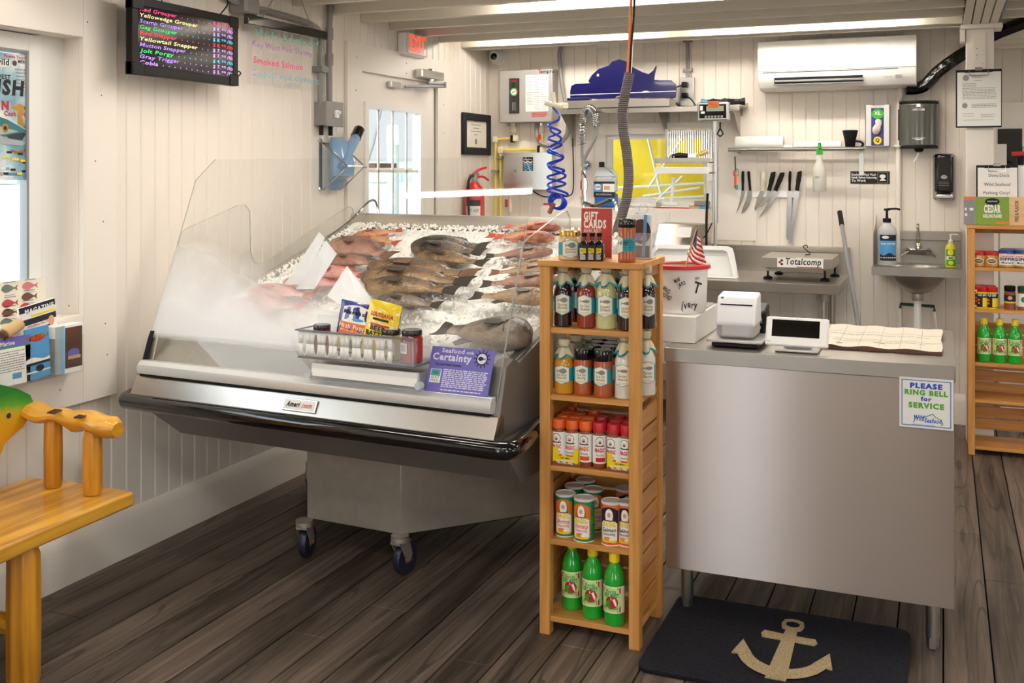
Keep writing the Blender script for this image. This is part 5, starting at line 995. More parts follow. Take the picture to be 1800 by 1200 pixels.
G().m('white_plastic').lathe([(.021, .0), (.021, ZR-.20)], 14, (cxs, cys, 0)).tube([(cxs-.1, YB-.05, .1), (cxs-.105, YB-.05, .68)], .01, 8).tube(smooth([(cxs+.10, YB-.05, .1), (cxs+.10, YB-.05, .5), (cxs+.085, YB-.05, .68)]), .01, 8).obj('waste_pipe', sk)
G().m('green').tube([(cxs-.10, YB-.06, .68), (cxs-.10, YB-.06, .705), (cxs+.09, YB-.06, .70), (cxs+.09, YB-.06, .67)], .009, 6).obj('green_valve', sk); 
MATS['dark_green'] = mat('dark_green', '#12402c', .5); bpy.data.objects['green_valve'].data.materials[0] = MATS['dark_green']
fz = ZR+.07; fc = empty('sink_faucet', 'chrome wall faucet with two lever taps over the hand sink', 'faucet', (cxs, YB-.04, fz))
G().m('chrome').box((0, -.015, 0), (.15, .03, .04), ch=.012).obj('body', fc, bev=.003)
G().m('chrome').tube(smooth([(0, -.02, .0), (0, -.03, .06), (0, -.03, .13), (0, -.06, .165), (0, -.12, .16), (0, -.13, .12)]), .0095, 8).lathe([(.018, 0), (.018, .025), (.011, .035)], 10, (0, -.028, .015)).obj('spout', fc)
for s_ in (-1, 1): G().m('chrome').lathe([(.018, -.05), (.014, -.015)], 10, (s_*.055, 0, 0), 'Y').tube([(s_*.055, -.045, 0), (s_*.095, -.075, -.025)], [.007, .005], 8).obj('tap', fc)
# sanitizer pump bottle
p = at(1559, 463, Z=ZR+.002); mat('clear_gel', '#dfe4e2', .08, alpha=.5, coat=.4)
def pump(name, lab, cat, loc, r, h, body, labm, pumpm, draw):
    o = empty(name, lab, cat, loc)
    G().m(body).lathe([(0, 0), (r, 0), (r*1.03, .006), (r*1.03, h*.62), (r*.9, h*.74), (r*.35, h*.84), (r*.35, h*.88), (0, h*.88)], 22).obj('bottle', o)
    G().m(pumpm).lathe([(r*.42, h*.86), (r*.42, h*.94), (r*.14, h*.95), (r*.12, h*1.1), (r*.3, h*1.1), (r*.3, h*1.14), (0, h*1.14)], 14).tube(smooth([(0, 0, h*1.13), (r*.9, -.0, h*1.14), (r*1.3, 0, h*1.12)]), r*.12, 6).obj('pump', o)
    g = G(); draw(g, cylS(r*1.035), r, h); g.obj('label', o); return o
def dl(g, S, r, h): g.m('water_blue').band(S, -r*.7, r*1.1, h*.62, h*.1, 10).m('navy').band(S, -r*.7, r*1.1, h*.62, h*.50, 10, .0008).m('paper').ell(S, -r*.1, h*.57, r*.35, h*.03, .0012).text(S, 'HAND SANITIZER', r*.2, h*.42, .011, w=r*1.5, d=.0012, bold=.02).m('navy').band(S, -r*.7, r*1.1, lambda u: h*(.23+.03*math.sin(u*90)), h*.1, 12, .001).m('paper').band(S, -r*.7, r*1.1, h*.17, h*.15, 8, .0012)
pump('hand_sanitizer', 'large clear hand sanitizer pump bottle with blue label on the sink', 'pump bottle', (at(1559, 463, Y=6.5).x, 6.5, ZR+.002), .056, .29, 'clear_gel', 'water_blue', 'black', dl)
mat('lemon_soap', '#e8e23a', .15, alpha=.85)
def dl2(g, S, r, h): g.m('green').band(S, -r*.9, r*.9, h*.62, h*.05, 8).m('yellow').ell(S, 0, h*.52, r*.6, h*.1, .001).m('label_cream').ell(S, 0, h*.52, r*.45, h*.075, .0012).m('yellow').ell(S, 0, h*.52, r*.4, h*.066, .0014).m('label_cream').band(S, -r*.8, r*.8, h*.38, h*.27, 8, .001).m('yellow').ell(S, .003, h*.16, r*.5, h*.07, .001).m('brown').band(S, -r*.4, r*.4, h*.35, h*.30, 4, .0014)
pump('lemon_hand_soap', 'small yellow lemon hand soap bottle with white pump on the sink', 'pump bottle', (at(1671, 462, Y=6.5).x, 6.5, ZR+.002), .029, .165, 'lemon_soap', 'green', 'white_plastic', dl2)
# clipboards
def clipboard(p0, p1, Y, name, lab, draw, lean=0):
    x0, x1 = at(p0[0], 200, Y=Y).x, at(p1[0], 200, Y=Y).x; cx_ = (p0[0]+p1[0])/2; z0, z1 = at(cx_, p1[1], Y=Y).z, at(cx_, p0[1], Y=Y).z
    o = empty(name, lab, 'clipboard', ((x0+x1)/2, Y, z0), 0, None, (lean, 0, 0)); h = (x1-x0)/2; H_ = z1-z0
    G().m('black').box((0, .004, H_/2), (2*h, .004, H_), ch=.002).obj('board', o)
    g = G().m('paper').bx(-h+.008, h-.004, -.001, .0015, .008, H_-.014); draw(g, FR(0, -.0014, 0), h, H_); g.obj('paper_sheet', o)
    G().m('chrome').bx(-h*.42, h*.42, -.006, .0, H_-.035, H_-.03).bx(-h*.42, -h*.40, -.006, .0, H_-.03, H_-.005).bx(h*.40, h*.42, -.006, .0, H_-.03, H_-.005).bx(-.018, .018, -.008, .0, H_-.006, H_+.012).m('black').bx(-h*.6, h*.6, -.004, 0, H_-.016, H_).obj('clip', o)
def dc(g, S, h, H_):
    g.m('grey_mid').ell(S, -h*.55, H_*.86, .016, .016).ell(S, -h*.6, H_*.38, .014, .014).m('grey_ink').rows(S, -h*.3, h*.2, H_*.88, H_*.86, 2, .002).rows(S, -.02, .02, H_*.81, H_*.81, 1, .003).rows(S, -h*.7, -h*.1, H_*.76, H_*.71, 3, .0022).rows(S, -h*.7, h*.75, H_*.68, H_*.5, 8, .0025).rows(S, -h*.3, h*.8, H_*.40, H_*.35, 3, .003).rows(S, -h*.7, -h*.2, H_*.24, H_*.2, 2, .0022).rows(S, h*.1, h*.7, H_*.22, H_*.18, 3, .0022).rows(S, -h*.65, h*.7, H_*.13, H_*.13, 1, .002)
clipboard((1680, 122), (1761, 224), PY-.04, 'letter_clipboard', 'clipboard with a typed letter hanging on the white post', dc)
def dc2(g, S, h, H_): g.m('ink').text(S, 'Dons Dock', h*.1, H_*.79, .017, w=h*1.0).text(S, 'Wild Seafood', 0, H_*.63, .017, w=h*1.25).text(S, 'Parking Only!', -.002, H_*.48, .017, w=h*1.25)
clipboard((1716, 290), (1790, 389), 6.24, 'parking_sign_clipboard', 'white clipboard reading parking only, standing behind the cedar planks', dc2, -.06)
# small fire extinguisher in the far room
p = at(1773, 300, Y=6.55)
fe2 = empty('small_extinguisher', 'small white cylinder with red valve in the far dark doorway', 'extinguisher', (p.x+.1, 7.2, 0)); zc = at(1773, 290, Y=7.2).z
G().m('white_plastic').lathe([(0, zc-.35), (.06, zc-.35), (.06, zc-.05), (.04, zc-.01), (.015, zc)], 16).obj('cylinder', fe2)
G().m('red').box((-.01, 0, zc+.07), (.08, .03, .03), ch=.006).m('black').lathe([(.02, zc), (.025, zc+.05)], 10).tube([(.0, 0, zc+.05), (.07, 0, zc+.02)], .012, 6).obj('valve', fe2)
tag(G().m('trim_white').bx(p.x-.02, p.x+.25, 7.1, 7.32, 0, zc-.35).obj('white_pedestal', bev=.004), 'plain white stand under the small extinguisher in the far room', 'stand')
# ================= FISH DISPLAY CASE (its own frame: x from -1.53 to 0, y into the case)
CO = Vector((-1.295, 3.027, 0)); CA = math.radians(-3.5); CM = Matrix.Translation(CO) @ Matrix.Rotation(CA, 4, 'Z'); CI = CM.inverted(); CW = 1.53
case = empty('fish_display_case', 'big stainless refrigerated fish case with leaning glass front on casters', 'display case', CO, CA)
def cray(px, py):      # camera ray in the case frame
    return CI @ Vector((0, 0, EYE)), (CI.to_3x3() @ ray(px, py))
def bedz(y): return .865+(y-.12)*.2976
def bed(px, py, up=.03):
    o, d = cray(px, py); t = (.865+up-.12*.2976+o.y*.2976-o.z)/(d.z-.2976*d.y); return o+d*t
# undercarriage
oct_ = [(-1.03, .37), (-.60, .37), (-.06, 1.03), (-.06, 1.32), (-1.47, 1.32), (-1.47, .98)]
G().m('galv').prism(oct_, .40, lambda u, v, d: Vector((u, v, .155+d))).m('dark_hole').prism([(u*.999, v+.002) for u, v in oct_], .004, lambda u, v, d: Vector((u, v, .152+d))).obj('base_cabinet', case, bev=.002)
def caster(x, y, rz):
    c = G().m('galv').lathe([(.032, .148), (.034, .155)], 12).lathe([(.028, .128), (.034, .132), (.034, .148)], 12)
    for s_ in (-1, 1): c.raw([(s_*.019, -.03, .135), (s_*.019, .03, .135), (s_*.019, .05, .075), (s_*.019, .038, .050), (s_*.019, .015, .055), (s_*.022, -.03, .135), (s_*.022, .03, .135), (s_*.022, .05, .075), (s_*.022, .038, .050), (s_*.022, .015, .055)], [(0, 1, 2, 3, 4), (9, 8, 7, 6, 5)]+[(i, (i+1) % 5, 5+(i+1) % 5, 5+i) for i in range(5)])
    c.bx(-.022, .022, -.03, .04, .125, .135); o = c.obj('caster', case); o.location = (x, y, 0); o.rotation_euler = (0, 0, rz)
    mat('tyre', '#23263a', .35)
    G().m('tyre').lathe([(.045, -.013), (.058, -.014), (.061, -.008), (.061, .008), (.058, .014), (.045, .013)], 24, (0, .032, .0615), 'X').m('alu').lathe([(.012, -.015), (.03, -.010), (.046, -.013), (.046, .013), (.03, .010), (.012, .015)], 20, (0, .032, .0615), 'X').obj('wheel', o)
    G().m('rust').box((0, .02, .062), (.06, .012, .006), (0, 0, .3)).tube([(-.028, .032, .062), (.028, .032, .062)], .008, 8).obj('brake', o)
for px, py, z_, rz in ((535, 983, 0, .25), (703, 1013, 0, -.08)):
    q = CI @ at(px, py, Z=0); caster(q.x-.0, q.y+.0, rz)
caster(-1.49, 1.02, .9); caster(-.12, 1.25, .4)
# tapering hull under the bumper
def quadstrip(g, A, B): n = len(A); g.raw(list(A)+list(B), [(i, i+1, n+i+1, n+i) for i in range(n-1)])
hx0, hx1 = -CW-.03, .02
top = [(hx0, -.035, .66), (hx1, -.035, .66), (hx1, 1.42, .66), (hx0, 1.42, .66)]; bot = [(hx0+.06, .18, .478), (hx1-.03, .18, .478), (hx1-.06, 1.38, .478), (hx0+.06, 1.38, .478)]
G().m('hull_steel').raw(top+bot, [(0, 1, 5, 4), (1, 2, 6, 5), (2, 3, 7, 6), (3, 0, 4, 7), (4, 5, 6, 7), (3, 2, 1, 0)]).obj('lower_hull', case, bev=.002)
# black round bumper
bp_ = smooth([(hx0+.0, .9, .66), (hx0-.02, .2, .655), (hx0-.03, .02, .648), (hx0-.0, -.045, .645)], 5)+[Vector((-.9, -.05, .645))]+smooth([(hx1-.0, -.052, .645), (hx1+.035, -.03, .646), (hx1+.032, .06, .65), (hx1-.01, .35, .655), (hx1-.02, 1.2, .66)], 5)
G().m('black_gloss').tube(bp_, .030, 14).obj('bumper', case)
# front steel strip and white rail
G().m('steel').raw([(-CW-.01, -.045, .672), (.0, -.045, .672), (.0, -.012, .738), (-CW-.01, -.012, .738), (-CW-.01, .03, .672), (.0, .03, .672), (.0, .03, .738), (-CW-.01, .03, .738)], [(0, 1, 2, 3), (4, 5, 6, 7), (0, 1, 5, 4), (2, 3, 7, 6), (0, 3, 7, 4), (1, 2, 6, 5)]).m('black').bx(-CW+.015, -.03, -.022, .02, .738, .746).obj('front_strip', case, bev=.002)
rp = [(-.008, .744), (-.026, .748), (-.032, .765), (-.028, .782), (-.012, .796), (.012, .796), (.012, .744)]
G().m('rail_white').prism(rp[::-1], CW-.03, lambda u, v, d: Vector((-CW+.01+d, u, v))).obj('lower_rail', case, bev=.002)
b_ = G().m('alu').box((0, 0, 0), (.140, .006, .044), ch=.002); b_.m('paper').box((0, -.003, 0), (.130, .003, .034), ch=.001); S = FR(0, -.0055, 0)
b_.m('navy').text(S, 'Ameri', -.024, -.008, .018, bold=.03, shear=.3, w=.058).m('red').text(S, 'DISER', .034, -.008, .012, bold=.01, shear=.3, w=.042); q = CI @ at(518, 715, Z=.705)
o = b_.obj('name_badge', case, bev=.002); o.location = (q.x, -.034, .705); o.rotation_euler = (-.46, 0, 0)
# inner walls, tub, sides, back rail
G().m('steel').raw([(-CW+.03, .015, .79), (-.03, .015, .79), (-.03, .10, .882), (-CW+.03, .10, .882), (-CW+.03, .12, .875), (-.03, .12, .875), (-.03, .12, .80), (-CW+.03, .12, .80)], [(0, 1, 2, 3), (3, 2, 5, 4), (4, 5, 6, 7), (0, 1, 6, 7)]).obj('inner_front_wall', case)
G().m('steel_dark').raw([(-CW+.03, .12, bedz(.12)-.03), (-.03, .12, bedz(.12)-.03), (-.03, 1.36, bedz(1.36)-.03), (-CW+.03, 1.36, bedz(1.36)-.03)], [(0, 1, 2, 3)]).bx(-CW, 0, .03, 1.42, .655, .70).obj('bed_pan', case)
for s_, nm in ((0, 'side_wall'), (1, 'side_wall')):
    xa, xb = ((-CW-.005, -CW+.045), (-.05, .0))[s_]
    prof = [(-.03, .66), (.0, .74), (.045, .885), (.10, .905), (.14, .885+.0), (1.40, 1.262), (1.42, 1.262), (1.42, .66)]
    G().m('hull_steel' if s_ else 'steel').prism(prof[::-1], xb-xa, lambda u, v, d: Vector((xa+d, u, v))).obj('side_wall', case, bev=.002)
G().m('black').prism([(-.012, .75), (.03, .87), (.045, .90), (.055, .89), (.02, .75)][::-1], .02, lambda u, v, d: Vector((-CW+.005+d, u, v))).obj('glass_clamp', case)
G().m('steel').raw([(-CW, 1.36, 1.232), (0, 1.36, 1.232), (0, 1.385, 1.298), (-CW, 1.385, 1.298), (-CW, 1.46, 1.298), (0, 1.46, 1.298), (0, 1.46, .66), (-CW, 1.46, .66)], [(0, 1, 2, 3), (3, 2, 5, 4), (4, 5, 6, 7), (0, 3, 4), (0, 4, 7), (1, 5, 2), (1, 6, 5), (0, 1, 6, 7)]).obj('back_rail', case, bev=.002)
mm, n, b = node_mat('perforated'); b.inputs['Metallic'].default_value = .8; b.inputs['Roughness'].default_value = .4
t = N(n, 'TexCoord'); s = N(n, 'SeparateXYZ'); n.links.new(t.outputs['Object'], s.inputs[0])
f = mth(n, 'MULTIPLY', mth(n, 'SINE', mth(n, 'MULTIPLY', s.outputs[0], 420)), mth(n, 'SINE', mth(n, 'MULTIPLY', s.outputs[2], 480)))
n.links.new(ramp(n, mth(n, 'GREATER_THAN', f, .1), [(0, '#8c8780'), (1, '#14120f')]), b.inputs['Base Color'])
G().m('perforated').raw([(-CW+.04, 1.345, 1.19), (-.04, 1.345, 1.19), (-.04, 1.36, 1.236), (-CW+.04, 1.36, 1.236)], [(0, 1, 2, 3)]).obj('air_grill', case)
G().m('chrome').tube(smooth([(-CW+.05, 1.12, 1.19), (-CW+.06, 1.32, 1.28), (-CW+.10, 1.39, 1.355), (-CW+.135, 1.40, 1.36), (-CW+.155, 1.40, 1.30)], 6), .0055, 8).obj('rail_handle', case)
# glass: leaning front pane with cut corners, shaped side panes
def pane(name, outl, h, f3, matn='acrylic'):
    g = G(); n_ = len(outl); V = [f3(u, v, 0) for u, v in outl]+[f3(u, v, h) for u, v in outl]
    g.m(matn).raw(V, [tuple(range(n_-1, -1, -1)), tuple(range(n_, 2*n_))]).m('glass_edge').raw(V, [(i, (i+1) % n_, n_+(i+1) % n_, n_+i) for i in range(n_)]); return g.obj(name, case)
YL = lambda z: (z-.786)/.68*.275
fo = [(-CW+.012, .786), (-.012, .786), (-.012, 1.475), (-.06, 1.56), (-CW+.085, 1.56), (-CW+.012, 1.475)]
pane('front_glass', fo, .006, lambda u, v, d: Vector((u, YL(v)+d, v)), 'case_glass')
so = [(.012, .80), (.20, 1.27), (.235, 1.285), (.53, 1.365), (.575, 1.368), (.605, 1.34), (.612, 1.16), (.63, 1.12), (.66, 1.105), (.70, 1.11), (1.34, 1.335), (1.375, 1.325), (1.39, 1.29), (1.39, 1.25), (.14, .89)]
for xx in (-CW+.012, -.018): pane('side_glass', so, .006, lambda u, v, d: Vector((xx+d, u, v)))
# ---------------- crushed ice
mat('ice', '#fbf9f4', .35, coat=.15)
random.seed(11); g = G().m('ice'); nx, ny = 90, 80; V = []
for j in range(ny+1):
    for i in range(nx+1):
        x = -CW+.05+(CW-.10)*i/nx; y = .12+1.23*j/ny
        z = bedz(y)+.012*noise.noise(Vector((x*7, y*7, 1)))+.010*noise.noise(Vector((x*38, y*38, 4)))+random.uniform(-.004, .004)
        if j == ny: z -= .02
        V.append((x, y, z))
g.raw(V, [(j*(nx+1)+i, j*(nx+1)+i+1, (j+1)*(nx+1)+i+1, (j+1)*(nx+1)+i) for j in range(ny) for i in range(nx)])
for k in range(5200):
    x, y = random.uniform(-CW+.055, -.055), random.uniform(.13, 1.345)
    if random.random() < .2: x = random.choice([-CW+.06+random.random()**2*.12, -.06-random.random()**2*.1])
    if random.random() < .12: y = 1.34-random.random()**2*.12
    r = random.uniform(.004, .0095); c = Vector((x, y, bedz(y)+.008+random.uniform(-.004, .010)+(.012 if y > 1.25 or x < -CW+.12 else 0)))
    R = Euler((random.uniform(0, 6), random.uniform(0, 6), 0)).to_matrix(); pts = [c+R@Vector((a*r*random.uniform(.6, 1.2), b_*r*random.uniform(.5, 1), cc*r*random.uniform(.5, 1))) for a, b_, cc in ((1, 0, 0), (-1, 0, 0), (0, 1, 0), (0, -1, 0), (0, 0, 1), (0, 0, -1))]
    g.raw(pts, [(0, 2, 4), (2, 1, 4), (1, 3, 4), (3, 0, 4), (2, 0, 5), (1, 2, 5), (3, 1, 5), (0, 3, 5)])
ice = g.obj('crushed_ice', ang=20, recalc=False); ice.matrix_world = CM; tag(ice, 'sloping bed of crushed ice filling the fish display case', 'ice', None, 'stuff')
# ---------------- fish
def fish_mat(name, back, side, belly, scale=60, blotch=.5):
    m, n, b = node_mat(name); t = N(n, 'TexCoord'); s = N(n, 'SeparateXYZ'); n.links.new(t.outputs['Object'], s.inputs[0])
    nz = N(n, 'TexNoise'); nz.inputs['Scale'].default_value = 14; nz.inputs['Detail'].default_value = 5; n.links.new(t.outputs['Object'], nz.inputs[0])
    f = mth(n, 'ADD', mth(n, 'MULTIPLY_ADD', s.outputs[1], 3.4, .5), mth(n, 'MULTIPLY', mth(n, 'SUBTRACT', nz.outputs[0], .5), blotch))
    n.links.new(ramp(n, f, [(.34, belly), (.50, side), (.64, back)]), b.inputs['Base Color']); b.inputs['Roughness'].default_value = .38; b.inputs['Coat Weight'].default_value = .18; b.inputs['Coat Roughness'].default_value = .15
    vo = N(n, 'TexVoronoi'); vo.inputs['Scale'].default_value = scale; n.links.new(t.outputs['Object'], vo.inputs[0]); bp = N(n, 'Bump'); bp.inputs['Distance'].default_value = .0035; bp.inputs['Strength'].default_value = .8; n.links.new(vo.outputs['Distance'], bp.inputs['Height']); n.links.new(bp.outputs[0], b.inputs['Normal'])
    return m
fish_mat('fish_brown', '#2a1b0c', '#614628', '#a08058', 90); fish_mat('fish_darkspot', '#150f0b', '#372a20', '#6f5b48', 110, 1.2)
fish_mat('fish_redbrown', '#59392c', '#8a5f50', '#b58a7a', 90); fish_mat('fish_pink', '#a85a52', '#cf8f86', '#e6bfb6', 90); fish_mat('fish_orange', '#8f5630', '#bd8154', '#d8ab88', 90)
fish_mat('fish_tan', '#5d482e', '#8d7152', '#b89a7c', 90); fish_mat('fish_red', '#84402a', '#b56e50', '#cf9c80', 60, 1.6); fish_mat('fish_grey2', '#2c241b', '#66564a', '#a09080', 90)
mat('fin_dark', '#30271d', .4, noise_s=40, noise_a=.5); mat('fin_red', '#b24a30', .4, noise_s=40, noise_a=.3); mat('fin_brown', '#6a4a38', .4, noise_s=40, noise_a=.4); mat('eye_pale', '#b9ad7d', .2)
def fish(L, hr, bodym, finm, label, hp, tp, flip=1, lift=.03, arch=.0, group='whole fish on the ice'):
    """body along local x, head at +x, back at +y; hp, tp: head and tail points in the case frame"""
    g = G().m(bodym); ns, nr = 20, 14; H = hr*L*1.28; V = []
    def hgt(t):     # t: 0 snout .. 1 tail root
        return H*(.06+.94*math.sin(PI*min(1, t**.74))**.9) if t < .84 else H*(.06+.94*math.sin(PI*.84**.74)**.9)*(1-(t-.84)*1.2)
    for j in range(ns+1):
        t = j/ns; x = L*.5-L*.82*t; h = max(hgt(t), H*.12) if t > .02 else H*.05; wd = H*.50*(math.sin(PI*min(1, (t+.02)**.6))*.9+.1) if t < .85 else H*.08
        wd = max(wd, H*.035); cy = arch*L*math.sin(PI*t)-.02*L*(t > .5)*(t-.5)
        for i in range(nr):
            a = 2*PI*i/nr; sy = math.sin(a); yy = h*.5*sy*(1 if sy > 0 else .92); V.append((x, cy+yy, wd*.5*math.cos(a)*(1-.12*abs(sy))))
    g.raw(V, [(j*nr+i, j*nr+(i+1) % nr, (j+1)*nr+(i+1) % nr, (j+1)*nr+i) for j in range(ns) for i in range(nr)]+[tuple(range(nr-1, -1, -1)), tuple(range(ns*nr, ns*nr+nr))], True)
    # gill cover ridge, mouth
    g.m(finm).tube(smooth([(L*.5-L*.20, -H*.24, H*.20), (L*.5-L*.235, -H*.05, H*.252), (L*.5-L*.21, H*.2, H*.22)], 4), L*.004, 5).tube([(L*.49, -H*.02, H*.05), (L*.44, -H*.09, H*.13)], L*.004, 5)
    o = g.obj('whole_fish', ang=60); tag(o, label, 'fish', group)
    f = G().m(finm); V = []
    r0 = L*.5-L*.80; hh = H*.2
    pts = [(r0+L*.02, hh*.30), (r0-L*.07, H*.20), (r0-L*.16, H*.27), (r0-L*.145, H*.12), (r0-L*.14, 0), (r0-L*.145, -H*.12), (r0-L*.16, -H*.27), (r0-L*.07, -H*.19), (r0+L*.02, -hh*.34)]
    f.prism([(u, v-.01*L) for u, v in pts][::-1], L*.008, lambda u, v, d: Vector((u, v, -L*.004+d+L*.01*math.sin(v*60)))); f.obj('tail_fin', o)
    f = G().m(finm); V = []; K = 15
    for k in range(K+1):
        t = .24+.52*k/K; x = L*.5-L*.82*t; y = arch*L*math.sin(PI*t)+hgt(t)*.5*.96; fh = H*.20*math.sin(PI*(k+.8)/(K+1.6))**.5*(1.0 if k % 2 else .74)
        V += [(x, y-.004, -.003), (x-L*.03, y+fh, 0), (x, y-.004, .003)]
    f.raw(V, [q for k in range(K) for q in ((3*k, 3*k+3, 3*k+4, 3*k+1), (3*k+2, 3*k+1, 3*k+4, 3*k+5))]); f.obj('dorsal_fin', o)
    f = G().m(finm); K = 6
    for k in range(K):
        t = .60+.16*k/K
    f.prism([(L*.5-L*.50, -H*.36), (L*.5-L*.60, -H*.56), (L*.5-L*.66, -H*.46), (L*.5-L*.62, -H*.28)], L*.006, lambda u, v, d: Vector((u, v, d-L*.003))); f.obj('belly_fin', o)
    f = G().m(finm).prism([(L*.5-L*.25, -H*.02), (L*.5-L*.33, H*.06), (L*.5-L*.42, -H*.04), (L*.5-L*.40, -H*.20), (L*.5-L*.27, -H*.12)], L*.006, lambda u, v, d: Vector((u, v, H*.245+d+(L*.25-(u-L*.0))*.03))); f.obj('side_fin', o)
    e = G().m('eye_pale').lathe([(.0, -.0), (L*.017, 0), (L*.013, L*.007), (0, L*.010)], 12, (L*.5-L*.105, H*.09, H*.185)).m('black_gloss').lathe([(L*.008, L*.0085), (0, L*.0115)], 10, (L*.5-L*.105, H*.09, H*.185)); e.obj('eye', o)
    # place: x towards head, lying on its side on the bed
    hp, tp = Vector(hp), Vector(tp); X_ = (hp-tp).normalized(); nrm = Vector((0, -.2976, 1)).normalized(); Y_ = nrm.cross(X_).normalized(); Z_ = X_.cross(Y_)
    if Y_.y < 0: Y_ = -Y_; Z_ = -Z_         # back of the fish uphill
    if flip < 0: Y_ = -Y_; Z_ = -Z_
    if Z_.z < 0: o.scale = (1, 1, 1)
    M = Matrix((X_, Y_, X_.cross(Y_))).transposed().to_4x4()
    if (X_.cross(Y_)).z < 0:     # show the other flank: mirror
        M = M @ Matrix.Diagonal((1, 1, -1, 1))
    M.translation = (hp+tp)/2+nrm*lift
    o.matrix_world = CM @ M
    return o
FL = [  # head px, tail px, height ratio, body, fins, label, lift, arch
 ((620, 416), (712, 402), .30, 'fish_orange', 'fin_red', 'small orange snapper at the top left corner of the ice', .0, .02),
 ((622, 426), (706, 430), .30, 'fish_orange', 'fin_red', 'orange banded fish lying just below the topmost orange one', .012, .03),
 ((583, 436), (697, 456), .34, 'fish_redbrown', 'fin_brown', 'reddish brown grouper below the orange fish at the left', .018, .04),
 ((578, 468), (670, 472), .36, 'fish_redbrown', 'fin_brown', 'red brown fish partly behind the white triangle reflections', .028, .04),
 ((723, 437), (864, 433), .38, 'fish_darkspot', 'fin_dark', 'dark spotted grouper with the high arched back at the top middle', .006, .05),
 ((724, 446), (858, 452), .30, 'fish_darkspot', 'fin_dark', 'dark scaly grouper lying over the lower edge of the arched one', .026, .03),
 ((735, 458), (862, 470), .26, 'fish_brown', 'fin_dark', 'slim olive brown grouper with swallow tail, third from the top', .022, .03),
 ((648, 486), (850, 492), .28, 'fish_brown', 'fin_brown', 'long olive brown grouper with its tail spread in the middle', .030, .03),
 ((637, 503), (842, 510), .27, 'fish_brown', 'fin_dark', 'long brown grouper in the middle with head at the dark gap', .040, .035),
 ((645, 522), (816, 528), .28, 'fish_brown', 'fin_dark', 'brown grouper half veiled by the fogged glass, middle column', .046, .035),
 ((662, 545), (784, 552), .28, 'fish_grey2', 'fin_dark', 'lowest of the middle fish, mostly behind fogged glass', .040, .03),
 ((936, 606), (766, 588), .42, 'fish_grey2', 'fin_dark', 'large deep bodied fish at the bottom right of the ice facing right', .030, .03),
 ((972, 446), (848, 454), .24, 'fish_redbrown', 'fin_dark', 'brown fish behind the case edge with its dark tail to the left, upper right', .012, .03),
 ((968, 468), (880, 476), .24, 'fish_tan', 'fin_brown', 'tan fish at the right side, second below the red heap', .020, .03),
 ((980, 486), (858, 490), .26, 'fish_tan', 'fin_brown', 'tan brown fish at the right side, third below the red heap', .030, .03),
 ((985, 508), (842, 514), .28, 'fish_redbrown', 'fin_dark', 'pinkish brown fish at the right side crossing the glass edge', .038, .03),
 ((975, 540), (826, 534), .28, 'fish_tan', 'fin_dark', 'golden brown fish just above the big deep bodied one', .038, .03),
 ((972, 416), (852, 412), .20, 'fish_red', 'fin_red', 'orange red spiny fish at the top right of the ice', .0, .04),
 ((985, 408), (884, 404), .24, 'fish_red', 'fin_red', 'topmost orange red fish in the heap at the upper right', .022, .04),
 ((976, 428), (868, 424), .26, 'fish_red', 'fin_red', 'orange red fish at the bottom of the upper right heap', .026, .04),
 ((545, 492), (652, 496), .32, 'fish_pink', 'fin_red', 'pink fish below the second white triangle reflection', .034, .03),
 ((500, 512), (615, 512), .32, 'fish_pink', 'fin_red', 'pink snapper under the white reflections behind the fogged glass', .036, .03),
 ((440, 525), (560, 530), .30, 'fish_pink', 'fin_red', 'pink snapper at the far left behind thick fog', .032, .03),
 ((405, 552), (545, 552), .30, 'fish_pink', 'fin_red', 'lowest pink snapper at the left, blurred by the fogged glass', .036, .03)]
for (h_, t_, hr, bm_, fm, lab, lift, arch) in FL:
    hp, tp = bed(*h_), bed(*t_); L = (hp-tp).length; fish(L, hr, bm_, fm, lab, hp, tp, 1, lift-.002, arch)
# white reflections in the case glass, modelled as pale sheets in the ice
def card(name, pts, lab):
    P = [bed(q[0], q[1], up) for q, up in pts]; nn = Vector((.1, .5, 0)); nn = (P[1]-P[0]).cross(P[2]-P[0]).normalized()*.0015
    g = G().m('reflection_white').raw([p for p in P]+[p+nn for p in P], [tuple(range(len(P)-1, -1, -1)), tuple(range(len(P), 2*len(P)))]+[(i, (i+1) % len(P), len(P)+(i+1) % len(P), len(P)+i) for i in range(len(P))])
    o = g.obj(name); o.matrix_world = CM; tag(o, lab, 'card'); return o
mat('reflection_white', '#f3f5f7', .3, alpha=.72)
def up_pt(px, py, y):    # point of the case frame at depth y on the ray through the pixel
    o, d = cray(px, py); t = (y-o.y)/d.y; return o+d*t
def reflection3(name, q, lab, extra=None):
    P = [up_pt(*a) for a in q]; nn = (P[1]-P[0]).cross(P[2]-P[0]).normalized()*.0015
    g = G().m('reflection_white').raw(P+[p+nn for p in P], [tuple(range(len(P)-1, -1, -1)), tuple(range(len(P), 2*len(P)))]+[(i, (i+1) % len(P), len(P)+(i+1) % len(P), len(P)+i) for i in range(len(P))])
    o = g.obj(name); o.matrix_world = CM; return tag(o, lab, 'card', 'white reflection sheets in the case')
reflection3('reflection_sheet', [(561, 407, .52), (571, 418, .52), (533, 500, .44), (500, 500, .44)], 'narrow white reflection in the case glass, modelled as a sheet, tallest of the three')
reflection3('reflection_sheet', [(573, 422, .50), (592, 446, .50), (553, 508, .43), (520, 508, .43)], 'white reflection sheet overlapping the tall narrow one on its right')
reflection3('reflection_sheet', [(610, 467, .46), (656, 528, .46), (640, 562, .38), (575, 520, .38)], 'lowest white triangular reflection sheet by the brown grouper heads')
